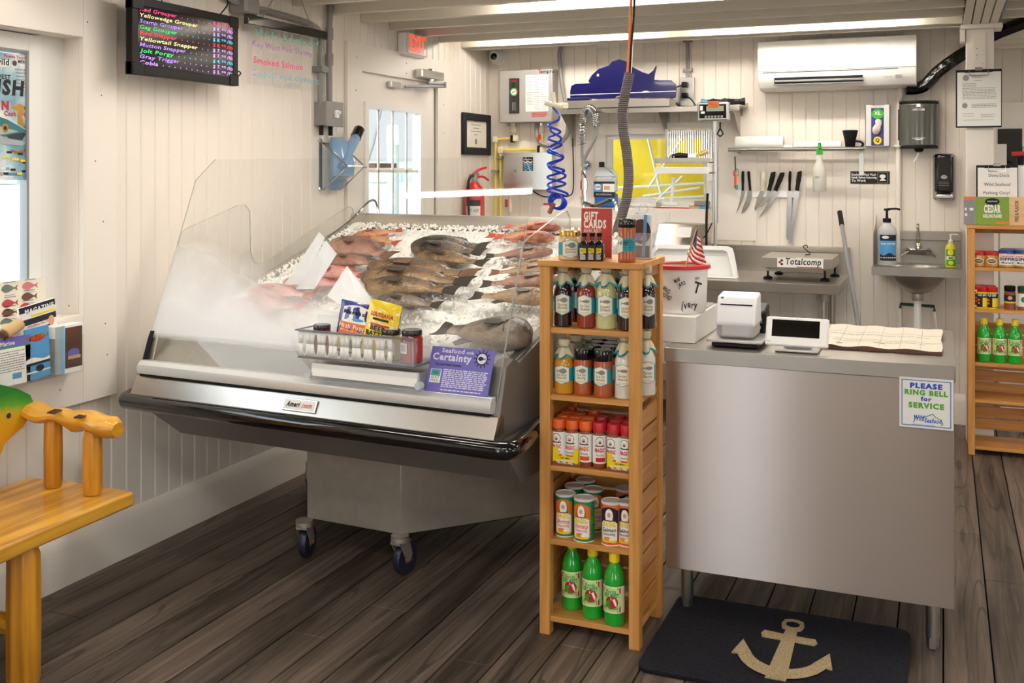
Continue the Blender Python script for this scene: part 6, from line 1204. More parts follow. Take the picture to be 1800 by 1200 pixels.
# ---------------- things at the front glass
def CL(name, lab, cat, x, y, z, rx=0, rz=0, grp=None):
    o = empty(name, lab, cat, (0, 0, 0), 0, grp); o.matrix_world = CM @ Matrix.Translation((x, y, z)) @ Euler((rx, 0, rz)).to_matrix().to_4x4(); return o
def cl(px, py, y):      # x, z at depth y in the case frame
    o, d = cray(px, py); t = (y-o.y)/d.y; p = o+d*t; return p.x, p.z
yc = -.06; xa, za = cl(524, 618, yc); xb, zb = cl(726, 652, yc); zc = (za+zb)/2; _, ztop = cl(620, 588, yc); Hc = ztop-zc; Wc = xb-xa
cad = CL('acrylic_caddy', 'clear slotted acrylic tray hung on the case glass holding jars and bags', 'tray', xa, yc, zc)
mat('caddy_acrylic', '#e9eef2', .08, alpha=.16, coat=.3); mat('caddy_edge', '#6f757d', .2)
dp = .115
G().m('caddy_acrylic').bx(0, Wc, 0, .004, 0, Hc).bx(0, .004, 0, dp, 0, Hc).bx(Wc-.004, Wc, 0, dp, 0, Hc).bx(0, Wc, 0, dp, 0, .004).obj('tray_body', cad)
m2 = G().m('caddy_acrylic').bx(0, Wc, dp-.004, dp, 0, Hc+.04).obj('hanging_back', cad)
G().m('caddy_edge').bx(-.004, Wc+.012, -.010, .004, Hc, Hc+.004).bx(-.006, -.001, -.01, dp, Hc, Hc+.004).bx(0, Wc, -.003, dp, -.006, -.001).obj('rim', cad)
# white slotted front sheet
g = G().m('paper'); S = FR(0, -.001, 0); ns = 8; pw = Wc*.82/ns
for k in range(ns):
    c0 = .004+k*pw; rs, rh = pw*.16, Hc*.40
    up_ = lambda u, c1=c0+pw/2: Hc*.5+(rh*math.sqrt(max(0, 1-((u-c1)/rs)**2)) if abs(u-c1) < rs else 0)
    dn_ = lambda u, c1=c0+pw/2: Hc*.5-(rh*math.sqrt(max(0, 1-((u-c1)/rs)**2)) if abs(u-c1) < rs else 0)
    for (u0, u1, nn) in ((c0, c0+pw/2-rs, 1), (c0+pw/2-rs, c0+pw/2+rs, 12), (c0+pw/2+rs, c0+pw, 1)):
        g.band(S, u0, u1, Hc*.97, up_, nn, 0); g.band(S, u0, u1, dn_, Hc*.03, nn, 0)
sh = g.obj('slotted_liner', cad, recalc=False); sm_ = sh.modifiers.new('t', 'SOLIDIFY'); sm_.thickness = .001
def jar(name, lab, cat, x, y, z, r, h, fill, lid, M=None, draw=None, grp=None):
    o = CL(name, lab, cat, x, y, z, grp=grp) if M is None else empty(name, lab, cat, (x, y, z), M, grp)
    G().m(fill).lathe([(0, 0), (r*.9, 0), (r, .004), (r, h*.72), (r*.86, h*.82), (r*.84, h*.84), (0, h*.84)], 20).obj('jar', o)
    G().m(lid).lathe([(r*.9, h*.83), (r*.92, h*.84), (r*.92, h*.97), (r*.86, h), (0, h)], 24).obj('lid', o)
    if draw: g = G(); draw(g, cylS(r+.0006), r, h); g.obj('label', o)
    return o
mat('jam', '#8c1f22', .12, coat=.5); mat('relish', '#b9b25a', .15, coat=.4); mat('salsa', '#a0281f', .15, coat=.4); mat('lid_dark', '#4a4548', .2, metal=.7, noise_s=60, noise_a=.4)
zj = zc+.006; yj = yc+.055
def xj(px): return cl(px, 600, yj)[0]
jar('jam_jar', 'dark red jar at the left end of the clear caddy', 'jar', xj(566), yj, zj, .033, Hc*1.12, 'jam', 'lid_dark')
jar('relish_jar', 'pale green relish jar second from the right in the caddy', 'jar', xj(688), yj, zj, .035, Hc*1.15, 'relish', 'lid_dark', draw=lambda g, S, r, h: g.m('label_cream').band(S, -r*.9, r*.9, h*.6, h*.2, 8).m('green').text(S, 'CLASSIC', 0, h*.4, .01, w=r*1.2, d=.001))
jar('salsa_jar', 'red salsa jar with barcode label at the right end of the caddy', 'jar', xj(722)+.012, yj-.012, zj, .037, Hc*1.22, 'salsa', 'lid_dark', draw=lambda g, S, r, h: g.m('paper').band(S, -r*.8, r*.1, h*.62, h*.3, 8).m('ink').rows(S, -r*.6, -r*.05, h*.55, h*.38, 6, .0015, .001))
def bag(lab, px0, px1, pyt, tilt, base, draw, y=.0, hh=None):
    x0, x1 = cl(px0, 590, yj+y)[0], cl(px1, 590, yj+y)[0]; zt_ = cl((px0+px1)/2, pyt, yj+y)[1]; W, H_ = x1-x0, zt_-zj
    o = CL('food_bag', lab, 'bag', (x0+x1)/2, yj+y, zj+.003, 0, 0); o.matrix_world = o.matrix_world @ Euler((-.12, tilt, 0)).to_matrix().to_4x4()
    nx, nz2 = 12, 16; V = []; g = G().m(base)
    dep = lambda a, c: -(.017*math.sin(PI*a)**.6*math.sin(PI*min(1, max(0, (c-.0)*1.02)))**.5+.0015*math.sin(a*23+c*11)*(1 if .1 < c < .93 else .3))
    for s_ in (1, -1):
        for j in range(nz2+1):
            for i in range(nx+1): a, c = i/nx, j/nz2; V.append(((a-.5)*W, dep(a, c)*s_, c*H_))
    o_ = (nx+1)*(nz2+1)
    g.raw(V, [(j*(nx+1)+i, j*(nx+1)+i+1, (j+1)*(nx+1)+i+1, (j+1)*(nx+1)+i) for j in range(nz2) for i in range(nx)]+[(o_+(j+1)*(nx+1)+i, o_+(j+1)*(nx+1)+i+1, o_+j*(nx+1)+i+1, o_+j*(nx+1)+i) for j in range(nz2) for i in range(nx)], True)
    S = lambda u, v, d=0: Vector((u, dep(min(1, max(0, u/W+.5)), v/H_)-d-.0008, v)); draw(g, S, W, H_); g.obj('bag_body', o, recalc=False); return o
mat('bag_navy', '#1f2f80', .25, coat=.4); mat('bag_yellow', '#f2d21f', .22, coat=.4); mat('bag_cream', '#f1e3a6', .3)
def dn1(g, S, W, H_): g.m('paper').band(S, -W*.38, W*.46, lambda u: H_*(.84+.1*math.cos(u/W*3)), H_*.60, 12, .0004).m('navy').text(S, "Martha's", 0, H_*.76, .014, bold=.02, shear=.1, w=W*.72, d=.001).m('water_blue').ell(S, W*.08, H_*.67, W*.16, H_*.03, .0012).m('orange').band(S, -W*.42, W*.46, H_*.60, H_*.36, 12, .0006).m('paper').text(S, 'Hush Puppy', 0, H_*.49, .014, bold=.02, w=W*.8, d=.0016).text(S, 'Mix With Onion', 0, H_*.42, .007, w=W*.7, d=.0016).m('yellow').band(S, -W*.45, W*.46, H_*.34, H_*.05, 12, .0006)
def dn2(g, S, W, H_): g.m('bag_cream').band(S, -W*.44, W*.44, H_*.62, H_*.05, 12, .0004).m('paper').poly(S, [(-W*.42, H_*.74), (0, H_*.86), (W*.42, H_*.76), (0, H_*.62)], .0006).m('red').text(S, 'LOUISIANA', 0, H_*.725, .014, bold=.04, w=W*.72, d=.0012).m('ink').band(S, -W*.24, W*.24, H_*.70, H_*.66, 6, .001).m('red').band(S, -W*.3, W*.3, H_*.60, H_*.565, 6, .001).m('ink').text(S, 'BEER', -W*.02, H_*.48, .015, bold=.04, w=W*.5, d=.0014).text(S, 'BATTER', -W*.02, H_*.38, .015, bold=.04, w=W*.74, d=.0014)
def dn3(g, S, W, H_): g.m('paper').band(S, W*.0, W*.44, H_*.8, H_*.62, 6, .0004).m('navy').text(S, "Martha's", W*.2, H_*.68, .02, w=W*.4, d=.001).m('orange').band(S, -W*.4, W*.44, H_*.58, H_*.38, 8, .0005)
bag('navy and orange hush puppy bag at the left in the caddy', 586, 650, 533, .12, 'bag_navy', dn1, .012)
bag('navy and orange bag mostly hidden behind the yellow batter bag', 642, 690, 545, .16, 'bag_navy', dn3, .03)
bag('yellow beer batter bag standing in the middle of the caddy', 632, 688, 531, .16, 'bag_yellow', dn2, -.012)
# lower tray with folded white sheet
yt2 = -.045; xa, za = cl(545, 660, yt2); xb, zb = cl(738, 690, yt2); zt2 = zc-.012; zz = .798
tr = CL('leaflet_tray', 'clear tray with a folded white sheet below the slotted caddy', 'tray', xa, yt2, zz); W = xb-xa; H_ = zt2-zz-.01
G().m('caddy_acrylic').bx(0, W, 0, .003, 0, H_).bx(0, W, 0, .045, 0, .003).bx(0, .003, 0, .045, 0, H_).bx(W-.003, W, 0, .045, 0, H_).obj('tray_body', tr)
for x_ in (.0, W): G().m('clear_plastic').lathe([(.012, -.012), (.013, 0), (.012, .012)], 14, (x_, -.004, H_*.35), 'Y').obj('bumper_knob', tr)
ws = G().m('paper').raw([(.008, -.002, H_*.30), (W-.012, -.002, H_*.26), (W-.012, .006, H_*.98), (.008, .006, H_*.98), (.008, .012, H_*.30), (W-.012, .012, H_*.26), (W-.012, .016, H_*.98), (.008, .016, H_*.98)], [(0, 1, 2, 3), (7, 6, 5, 4), (0, 1, 5, 4), (3, 2, 6, 7), (0, 3, 7, 4), (1, 2, 6, 5)]).obj('folded_paper', None)
ws.matrix_world = tr.matrix_world @ Matrix.Translation((0, -.003, 0)); tag(ws, 'folded white paper sheet in the lower clear tray', 'paper')
# purple seafood sign on the rail
ys = -.012; x0, z0_ = cl(748, 691, ys); x1, z1_ = cl(859, 700, ys); _, zt_ = cl(812, 613, ys+.04); zt_ += .0
sg = CL('purple_promise_sign', 'purple seafood with certainty sign on the lower right of the glass', 'sign', x0, ys-.006, .798, -.38); W = x1-x0; H_ = (zt_-.798)/math.cos(.38)
g = G().m('lilac').bx(0, W, -.003, 0, 0, H_); S = FR(0, -.0034, 0)
g.m('lilac_lt').text(S, 'Seafood', W*.17, H_*.875, .014, ax='l', bold=.03, w=W*.36).text(S, 'with', W*.56, H_*.875, .010, ax='l', bold=.02, w=W*.12).text(S, 'Certainty', W*.04, H_*.705, .022, ax='l', bold=.04, w=W*.62)
g.m('ink').text(S, 'The Gulf Wild Promise:', W*.10, H_*.585, .008, ax='l', bold=.02, w=W*.42)
for k in range(12): a = k*PI/6; g.m('navy').line(S, [(W*.82+.018*math.cos(a), H_*.80+.018*math.sin(a)), (W*.82+.03*math.cos(a), H_*.80+.03*math.sin(a))], .003)
g.ell(S, W*.82, H_*.80, .021, .021, .0008).m('lilac_lt').ell(S, W*.82, H_*.80, .017, .017, .001).m('ink').fishlogo(S, W*.82, H_*.80, .028, .0013, 1, .5)
g.m('paper').band(S, W*.05, W*.22, H_*.50, H_*.20, 1).m('water_blue').band(S, W*.06, W*.21, H_*.49, H_*.35, 1, .0008).m('green').ell(S, W*.135, H_*.42, W*.05, .006, .001).m('navy').text(S, 'GULF', W*.135, H_*.29, .008, w=W*.13, d=.0008).text(S, 'WILD', W*.135, H_*.22, .008, w=W*.13, d=.0008)
g.m('lilac_lt').rows(S, W*.25, W*.95, H_*.50, H_*.13, 10, .0036, .0006, False).rows(S, W*.25, W*.9, H_*.06, H_*.06, 1, .004); g.obj('sign_card', sg)
# ================= BAMBOO SHELF TOWERS
def tower(label, x0, x1, y0, y1, shelves, slats_from, P=.036):
    """posts, shelves at the given heights, slatted sides and back below slats_from; local origin at front left foot"""
    W, D = x1-x0, y1-y0; o = empty('shelf_tower', label, 'shelf', (x0, y0, 0)); H_ = 1.222
    G().m('bamboo_x').bx(-.006, W+.006, -.004, D+.004, H_-.02, H_).obj('top_board', o, bev=.002)
    for (x, y) in ((0, 0), (W-P, 0), (W-P, D-P), (0, D-P)): G().m('bamboo').bx(x, x+P, y, y+P, 0, H_-.02).obj('post', o, bev=.002)
    for z in shelves: G().m('bamboo_x').bx(P*.55, W-P*.55, .008, D-.008, z-.018, z).bx(.012, W-.012, P, D-P, z-.0175, z-.0004).obj('shelf_board', o, bev=.0015)
    z = .085
    for sx_ in (.010, W-.020):
        zz = z
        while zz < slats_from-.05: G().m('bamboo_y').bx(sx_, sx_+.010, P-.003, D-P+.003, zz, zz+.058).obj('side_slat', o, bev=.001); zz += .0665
    zz = z
    while zz < slats_from-.05: G().m('bamboo_x').bx(P-.003, W-P+.003, D-.020, D-.010, zz, zz+.058).obj('back_slat', o, bev=.001); zz += .0665
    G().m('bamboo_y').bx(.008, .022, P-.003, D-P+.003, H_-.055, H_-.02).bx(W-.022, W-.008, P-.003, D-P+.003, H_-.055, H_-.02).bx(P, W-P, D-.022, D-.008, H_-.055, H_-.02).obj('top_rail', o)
    return o
SH = [1.003, .784, .553, .312, .060]
RX0, RX1, RY0, RY1 = -1.222, -.884, 3.185, 3.482
tower('tall narrow bamboo shelf tower standing left of the steel counter', RX0, RX1, RY0, RY1, SH, .78)
def spot(px, Y): return at(px, 500, Y=Y).x
# ---- generic bottle pieces (built once, copied)
mat('sauce_dark', '#2a1210', .08, coat=.6); mat('sauce_red', '#8f2d16', .1, coat=.6); mat('sauce_green', '#c9c58a', .15, coat=.5, noise_s=70, noise_a=.18); mat('sauce_white', '#dcd6c8', .15, coat=.5, noise_s=70, noise_a=.06); mat('sauce_mustard', '#cf9324', .12, coat=.5)
mat('spice_red', '#b0521c', .3, coat=.5, noise_s=80, noise_a=.2); mat('spice_brown', '#8a4a28', .4, coat=.4, noise_s=90, noise_a=.35); mat('cap_orange', '#e8641f', .35); mat('cap_red', '#c81f2e', .35); mat('mag_orange', '#e8551e', .5); mat('mag_red', '#d3202b', .5); mat('dark_glass', '#14120c', .05, coat=.6)
def hexlabel(g, S, w, z0, z1, art=None, txt=None, arc=1.7):
    n = 14; c = (z0+z1)/2
    tp = lambda u, k=1.0: z1-(abs(u)/(w/2))*(z1-z0)*.14*k; bt_ = lambda u: z0+(abs(u)/(w/2))*(z1-z0)*.14
    g.m('teal').band(S, w*.42, w*1.05, z1-(z1-z0)*.14, z0+(z1-z0)*.14, 8, .0003).band(S, -w*.95, -w*.42, z1-(z1-z0)*.14, z0+(z1-z0)*.14, 8, .0003)
    g.m('teal').band(S, -w*.52, w*.52, lambda u: tp(u*.96)+.0018, lambda u: bt_(u*.96)-.0018, n, .0006).m('label_cream').band(S, -w*.48, w*.48, tp, bt_, n, .0009)
    g.m('grey_ink')
    if art: g.fishlogo(S, 0, c+(z1-z0)*.20, w*.68, .0012, -1, .5 if art == 1 else .3)
    if txt:
        for k, s_ in enumerate(txt): g.m('ink').text(S, s_, 0, c-(z1-z0)*(.08+.15*k), .0085, shear=.25, d=.0013, w=w*.62)
    g.m('grey_ink').rows(S, -w*.3, w*.3, c-(z1-z0)*.34, c-(z1-z0)*.40, 2, .001, .0012)
def sauce(loc, rz, fill, label, txt, art=1, r=.031, h=.205, cloth=True):
    o = empty('sauce_bottle', label, 'bottle', loc, rz, 'cloth capped sauce bottles')
    G().m(fill).lathe([(0, 0), (r*.85, 0), (r, .004), (r, h*.52), (r*.97, h*.58), (r*.72, h*.68), (r*.46, h*.76), (r*.42, h*.90), (0, h*.90)], 22).obj('bottle', o)
    g = G(); hexlabel(g, cylS(r+.0004), r*1.55, h*.20, h*.53, art, txt); g.obj('label', o)
    # cloth cap with a string and a skirt
    V = []; n = 28; prof = [(0, h), (r*.40, h), (r*.56, h*.985), (r*.60, h*.93), (r*.50, h*.875), (r*.46, h*.855), (r*.62, h*.80), (r*.92, h*.70)]
    g = G().m('cloth_cream')
    for j, (rr_, z) in enumerate(prof):
        for i in range(n):
            a = 2*PI*i/n; wv = 0 if j < 6 else (.16*math.cos(4*a+.6)*(j-5)); jag = (.0 if j < 7 else -h*.06*abs(math.cos(2*a+.3))**2); pl = 1+.05*math.sin(9*a)*(j in (2, 3)); V.append((rr_*(1+wv)*pl*math.cos(a), rr_*(1+wv)*pl*math.sin(a), z+jag))
    g.raw(V, [(j*n+i, j*n+(i+1) % n, (j+1)*n+(i+1) % n, (j+1)*n+i) for j in range(len(prof)-1) for i in range(n)], True)
    g.m('teal').raw(V[-n:]+[(x*1.02, y*1.02, z+h*.035) for x, y, z in V[-n:]], [(i, (i+1) % n, n+(i+1) % n, n+i) for i in range(n)])
    c = g.obj('cloth_cap', o, recalc=False)
    G().m('conduit_grey').tube([(r*.5*math.cos(a), r*.5*math.sin(a), h*.865) for a in [k*PI/8 for k in range(17)]], .0012, 5).tube(smooth([(0, -r*.5, h*.865), (-.012, -r*.62, h*.88), (-.02, -r*.6, h*.87), (-.012, -r*.55, h*.855), (0, -r*.55, h*.862), (.016, -r*.6, h*.85)], 4), .0011, 5).obj('string', c)
    return o
z = SH[0]
R_ = .15
b0 = sauce((spot(990, 3.24), 3.24, z), .25, 'sauce_dark', 'leftmost dark brown sauce bottle on the top shelf of the tower', ('Shrimp', 'Marinade'))
sauce((spot(1031, 3.235), 3.235, z), .1, 'sauce_red', 'red orange sauce bottle on the top shelf between dark and pale ones', ('Fish Taco', 'Marinade'), 2)
sauce((spot(1066, 3.235), 3.235, z), .15, 'sauce_green', 'pale green speckled sauce bottle on the top shelf', ('Creamy', 'Dill Sauce'), 2, r=.033, h=.21)
sauce((spot(1103, 3.235), 3.235, z), .1, 'sauce_dark', 'dark sauce bottle on the top shelf beside the right front post', ('Sweet Bourbon', 'Glaze'), 3)
dup(b0, (spot(1016, 3.36), 3.36, z), .7, 'dark sauce bottle behind the leftmost one on the top shelf')
dup(b0, (spot(1136, 3.30), 3.30, z), .5, 'dark sauce bottle seen through the open right side of the top shelf')
dup(b0, (spot(1078, 3.40), 3.40, z), .2, 'dark sauce bottle at the back of the top shelf in the shadows')
z = SH[1]
b1 = sauce((spot(992, 3.235), 3.235, z), .05, 'sauce_mustard', 'short mustard yellow sauce bottle at the left of the second shelf', ('Shrimp', 'Sauce'), 1, r=.0335, h=.178)
dup(b1, (spot(1012, 3.33), 3.33, z), .3, 'mustard bottle just behind the front mustard one')
dup(b1, (spot(1032, 3.385), 3.385, z), .1, 'mustard bottle at the back left of the second shelf, cloth cap showing')
b2 = sauce((spot(1099, 3.235), 3.235, z), .0, 'sauce_white', 'white creamy sauce bottle beside the right post on the second shelf', ('Tartar', 'Sauce'), 2, r=.034, h=.212)
dup(b2, (spot(1134, 3.31), 3.31, z), .5, 'white sauce bottle seen through the right side of the second shelf')
def shaker(loc, rz, label, r=.0305, h=.152):
    o = empty('spice_shaker', label, 'spice jar', loc, rz, 'black lidded spice shakers')
    G().m('spice_red').lathe([(0, 0), (r*.93, 0), (r, .004), (r*.97, .012), (r*.99, h*.70), (r*.93, h*.76), (r*.93, h*.78), (0, h*.78)], 22).obj('jar', o)
    G().m('black_gloss').lathe([(r*1.0, h*.77), (r*1.03, h*.78), (r*1.03, h*.96), (r*.97, h), (0, h)], 26).obj('lid', o)
    g = G(); hexlabel(g, cylS(r*.985+.0006), r*1.5, h*.26, h*.66, 1, ('Fin & Fish', 'Seasoning')); g.obj('label', o); return o
s0 = shaker((spot(1025, 3.232), 3.232, z), .1, 'left front black lidded red spice shaker on the second shelf')
dup(s0, (spot(1060, 3.226), 3.226, z), .0, 'right front black lidded red spice shaker on the second shelf')
for k, (px, Y, w_) in enumerate(((1040, 3.30, 'second row, left'), (1069, 3.30, 'second row, right'), (1045, 3.37, 'third row, left'), (1075, 3.37, 'third row, right'), (1052, 3.44, 'last row, left'), (1079, 3.44, 'last row, right'))):
    dup(s0, (spot(px, Y), Y, z), .3, 'spice shaker with black lid on the second shelf, '+w_)
# ---- magic seasoning shakers (third shelf)
z = SH[2]
def magic(capm, barm, label, loc, rz):
    o = empty('seasoning_shaker', label, 'spice jar', loc, rz, 'small seasoning shakers on the third shelf'); r, h = .0225, .148
    G().m('spice_brown').lathe([(0, 0), (r*.92, 0), (r, .004), (r, h*.74), (r*.80, h*.79), (r*.80, h*.82), (0, h*.82)], 18).obj('jar', o)
    G().m(capm).lathe([(r*.92, h*.80), (r*.97, h*.81), (r*.97, h*.97), (r*.9, h), (0, h)], 20).obj('lid', o)
    g = G(); S = cylS(r+.0005); g.m('paper').band(S, -r*1.5, r*1.5, h*.73, h*.12, 12, 0)
    g.m('brown').ell(S, 0, h*.60, r*.66, h*.105, .0004).m('paper').ell(S, 0, h*.60, r*.58, h*.092, .0007).ell(S, 0, h*.645, r*.3, h*.035, .001).m('skin').ell(S, 0, h*.59, r*.24, h*.04, .0012).m('ink').ell(S, 0, h*.575, r*.2, h*.012, .0014)
    g.m('brown').band(S, -r*.7, r*.7, h*.52, h*.495, 6, .0012).m(barm).text(S, 'MAGIC', 0, h*.375, .012, bold=.05, w=r*1.45, d=.001).m('ink').text(S, 'Seasoning', 0, h*.29, .006, shear=.3, w=r*1.2, d=.001).m(barm).band(S, -r*.6, r*.8, h*.25, h*.16, 6, .0006); g.obj('label', o); return o
m0 = magic('cap_orange', 'mag_orange', 'orange capped seasoning shaker standing free right of the left carton', (spot(1030, 3.226), 3.226, z), 0)
m1 = magic('cap_red', 'mag_red', 'red capped seasoning shaker standing free left of the right carton', (spot(1054, 3.226), 3.226, z), .35)
ORD = ['front row', 'second row', 'third row', 'fourth row']
for px, Y, lab in ((983, 3.222, 'orange capped shaker at the left inside the left yellow carton'), (1006, 3.222, 'orange capped shaker at the right inside the left yellow carton'), (990, 3.275, 'orange capped shaker in the second row, left'), (1012, 3.275, 'orange capped shaker in the second row, middle'), (1034, 3.275, 'orange capped shaker in the second row, right'), (997, 3.33, 'orange capped shaker in the third row, left'), (1018, 3.33, 'orange capped shaker in the third row, right'), (1045, 3.38, 'orange capped shaker at the back right of the orange ones'), (1003, 3.41, 'orange capped shaker at the very back left')):
    dup(m0, (spot(px, Y), Y, z), random.uniform(-.3, .3), lab)
for px, Y, lab in ((1079, 3.222, 'red capped shaker at the left inside the right yellow carton'), (1102, 3.222, 'red capped shaker at the right inside the right yellow carton'), (1058, 3.30, 'red capped shaker in the second row, left'), (1083, 3.275, 'red capped shaker in the second row, middle'), (1106, 3.275, 'red capped shaker in the second row, right'), (1088, 3.34, 'red capped shaker at the back, left'), (1110, 3.34, 'red capped shaker at the back, right')):
    dup(m1, (spot(px, Y), Y, z), random.uniform(-.3, .1), lab)
def carton(px0, px1, label):
    x0, x1 = spot(px0, 3.197), spot(px1, 3.197); o = G().m('yellow'); W = x1-x0; t = .0012; D = .046
    V = [(0, 0, 0), (W, 0, 0), (W, 0, .055), (W*.82, 0, .058), (W*.78, 0, .032), (W*.24, 0, .032), (W*.20, 0, .058), (0, 0, .060)]
    o.prism([(v[0], v[2]) for v in V], t, lambda u, v, d: Vector((u, d, v))).bx(0, t, 0, D, 0, .06).bx(W-t, W, 0, D, 0, .06).bx(0, W, D-t, D, 0, .10).bx(0, W, 0, D, 0, t)
    S = FR(W/2, -.0003, 0); o.m('spice_brown').band(S, -W*.5, W*.5, lambda u: .012+.003*math.sin(u*300), .0, 20).m('ink').text(S, 'NO MSG', 0, .0235, .005, bold=.03, w=W*.36, d=.0008).m('paper').text(S, 'NO PRESERVATIVES', 0, .0155, .0052, bold=.03, w=W*.72, d=.0008).text(S, 'GLUTEN FREE', 0, .0075, .0052, bold=.03, w=W*.6, d=.0008)
    q = o.obj('display_carton'); q.location = (x0, 3.197, z+.0005); return tag(q, label, 'carton', 'yellow cut out cartons')
carton(971, 1017, 'yellow cut out carton around two orange capped shakers'); carton(1066, 1113, 'yellow cut out carton around two red capped shakers')
# ---- seasoning cans (fourth shelf)
z = SH[3]
mat('can_green', '#178a5c', .35, coat=.3); mat('can_orange', '#e2703a', .35, coat=.3); mat('lid_frost', '#ded9d2', .3)
def can(body, frame, t2, label, loc, rz, dish):
    o = empty('seasoning_can', label, 'can', loc, rz, 'seasoning cans on the fourth shelf'); r, h = .0335, .138
    G().m(body).lathe([(0, 0), (r, 0), (r, h*.955), (0, h*.955)], 26).m('paper').lathe([(r+.0003, 0), (r+.0003, .003)], 26).obj('can_body', o)
    G().m('lid_frost').lathe([(r*1.02, h*.945), (r*1.03, h*.955), (r*1.03, h*.985), (r*.98, h), (r*.9, h), (r*.88, h*.985), (0, h*.985)], 28).bx(-.012, .012, -.02, -.012, h*.985, h*.992).obj('lid', o)
    g = G(); S = cylS(r+.0005); g.m(frame).band(S, -r*.95, r*.95, lambda u: h*(.80+.10*math.cos(u/r*1.55)), lambda u: h*(.12-.05*math.cos(u/r*1.5)), 16, .0002).m('brown').ell(S, 0, h*.68, r*.46, h*.17, .0004).m('paper').band(S, -r*.82, r*.82, lambda u: h*(.5+.12*math.cos(u/r*1.7)), h*.12, 16, .0005).ell(S, 0, h*.70, r*.38, h*.16, .0007).ell(S, 0, h*.80, r*.22, h*.04, .0009)
    g.m('skin').ell(S, 0, h*.72, r*.17, h*.055, .0011).m('brown').band(S, -r*.5, r*.5, h*.60, h*.575, 8, .0012).m('yellow').text(S, 'MAGIC', 0, h*.455, .016, bold=.06, w=r*1.25, d=.0012).m('mag_orange' if frame == 'orange' else 'navy').text(S, t2, 0, h*.33, .013, bold=.02, shear=.2, w=r*1.35, d=.0014).text(S, 'Seasoning', 0, h*.25, .009, bold=.01, shear=.2, w=r*1.2, d=.0014)
    g.m('yellow').band(S, -r*.75, r*.75, h*.13, h*.08, 8, .001).m(dish).ell(S, -r*.15, h*.17, r*.38, h*.05, .0016).m('paper').ell(S, r*.2, h*.16, r*.2, h*.03, .0018).m('green' if frame == 'orange' else 'navy').band(S, r*1.0, r*1.3, h*.6, h*.42, 4, .0008)
    g.obj('label', o); return o
mat('orange_lt', '#ef8f35', .45)
c0 = can('can_green', 'orange', 'Shrimp', 'green shrimp seasoning can at the front right of the green ones', (spot(1027, 3.232), 3.232, z), .0, 'orange_lt')
for px, Y, lab, rz in ((994, 3.255, 'green shrimp seasoning can at the front left', .1), (1043, 3.335, 'green can behind the front right green one', .5), (1010, 3.345, 'green can behind the front left green one', .1), (1029, 3.42, 'green can at the very back of the fourth shelf', .2)): dup(c0, (spot(px, Y), Y, z), rz, lab)
c1 = can('can_orange', 'navy', 'Salmon', 'orange salmon seasoning can standing left of the right post', (spot(1075, 3.235), 3.235, z), .05, 'orange_lt')
dup(c1, (spot(1105, 3.245), 3.245, z), -.1, 'orange salmon can partly hidden by the right post'); dup(c1, (spot(1100, 3.38), 3.38, z), .4, 'orange can at the back right of the fourth shelf')
# ---- key lime juice bottles
mat('lime_green', '#1fa82c', .12, coat=.6); mat('lime_lt', '#c6ec8e', .5)
def lime(label, loc, rz, grp):
    o = empty('lime_juice_bottle', label, 'bottle', loc, rz, grp); r, h = .0345, .232
    G().m('lime_green').lathe([(0, 0), (r*.86, 0), (r*.98, .005), (r, .016), (r*.965, .030), (r, .038), (r, h*.56), (r*.96, h*.64), (r*.78, h*.74), (r*.5, h*.82), (r*.42, h*.86), (0, h*.86)], 26).obj('bottle', o)
    G().m('yellow').lathe([(r*.44, h*.855), (r*.50, h*.86), (r*.50, h*.985), (r*.44, h), (0, h)], 20).obj('cap', o)
    g = G(); S = cylS(r+.0006); a, b_ = h*.19, h*.555; g.m('label_cream').band(S, -r*1.35, r*1.5, b_, a, 20, 0).m('lime_lt').band(S, -r*1.2, r*.95, b_-.004, a+.004, 16, .0003)
    for sx_ in (-1, 1):
        for zz, s2 in ((b_-.004, -1), (a+.004, 1)): g.m('red').poly(S, [(sx_*r*.92, zz), (sx_*r*.92, zz+s2*.022), (sx_*r*.55, zz)], .0008)
    g.m('can_green').text(S, 'Florida', 0, b_-.020, .010, bold=.02, w=r*.95, d=.001).text(S, 'KEY WEST', 0, b_-.034, .012, bold=.05, w=r*1.45, d=.001)
    c_ = (a+b_)/2-.008; g.m('red').ell(S, .002, c_, r*.62, .020, .0006).m('paper').poly(S, [(-.002, c_+.016), (.012, c_+.013), (.018, c_-.004), (.017, c_-.014), (.011, c_-.006), (.006, c_+.008), (-.002, c_+.010)], .001).m('green')
    for dx, dz in ((-.014, -.002), (-.008, -.009), (-.016, -.012), (-.006, .002)): g.ell(S, dx, c_+dz, .005, .005, .0012)
    g.m('can_green').text(S, 'KEY LIME JUICE', 0, a+.012, .008, bold=.03, w=r*1.3, d=.001); g.obj('label', o); return o
z = SH[4]
l0 = lime('leftmost green lime juice bottle on the bottom shelf of the near tower', (spot(1006, 3.285), 3.285, z), .1, 'lime juice bottles on the near tower')
dup(l0, (spot(1042, 3.245), 3.245, z), .05, 'middle green lime juice bottle on the bottom shelf of the near tower'); dup(l0, (spot(1080, 3.222), 3.222, z), -.02, 'rightmost green lime juice bottle on the bottom shelf of the near tower')
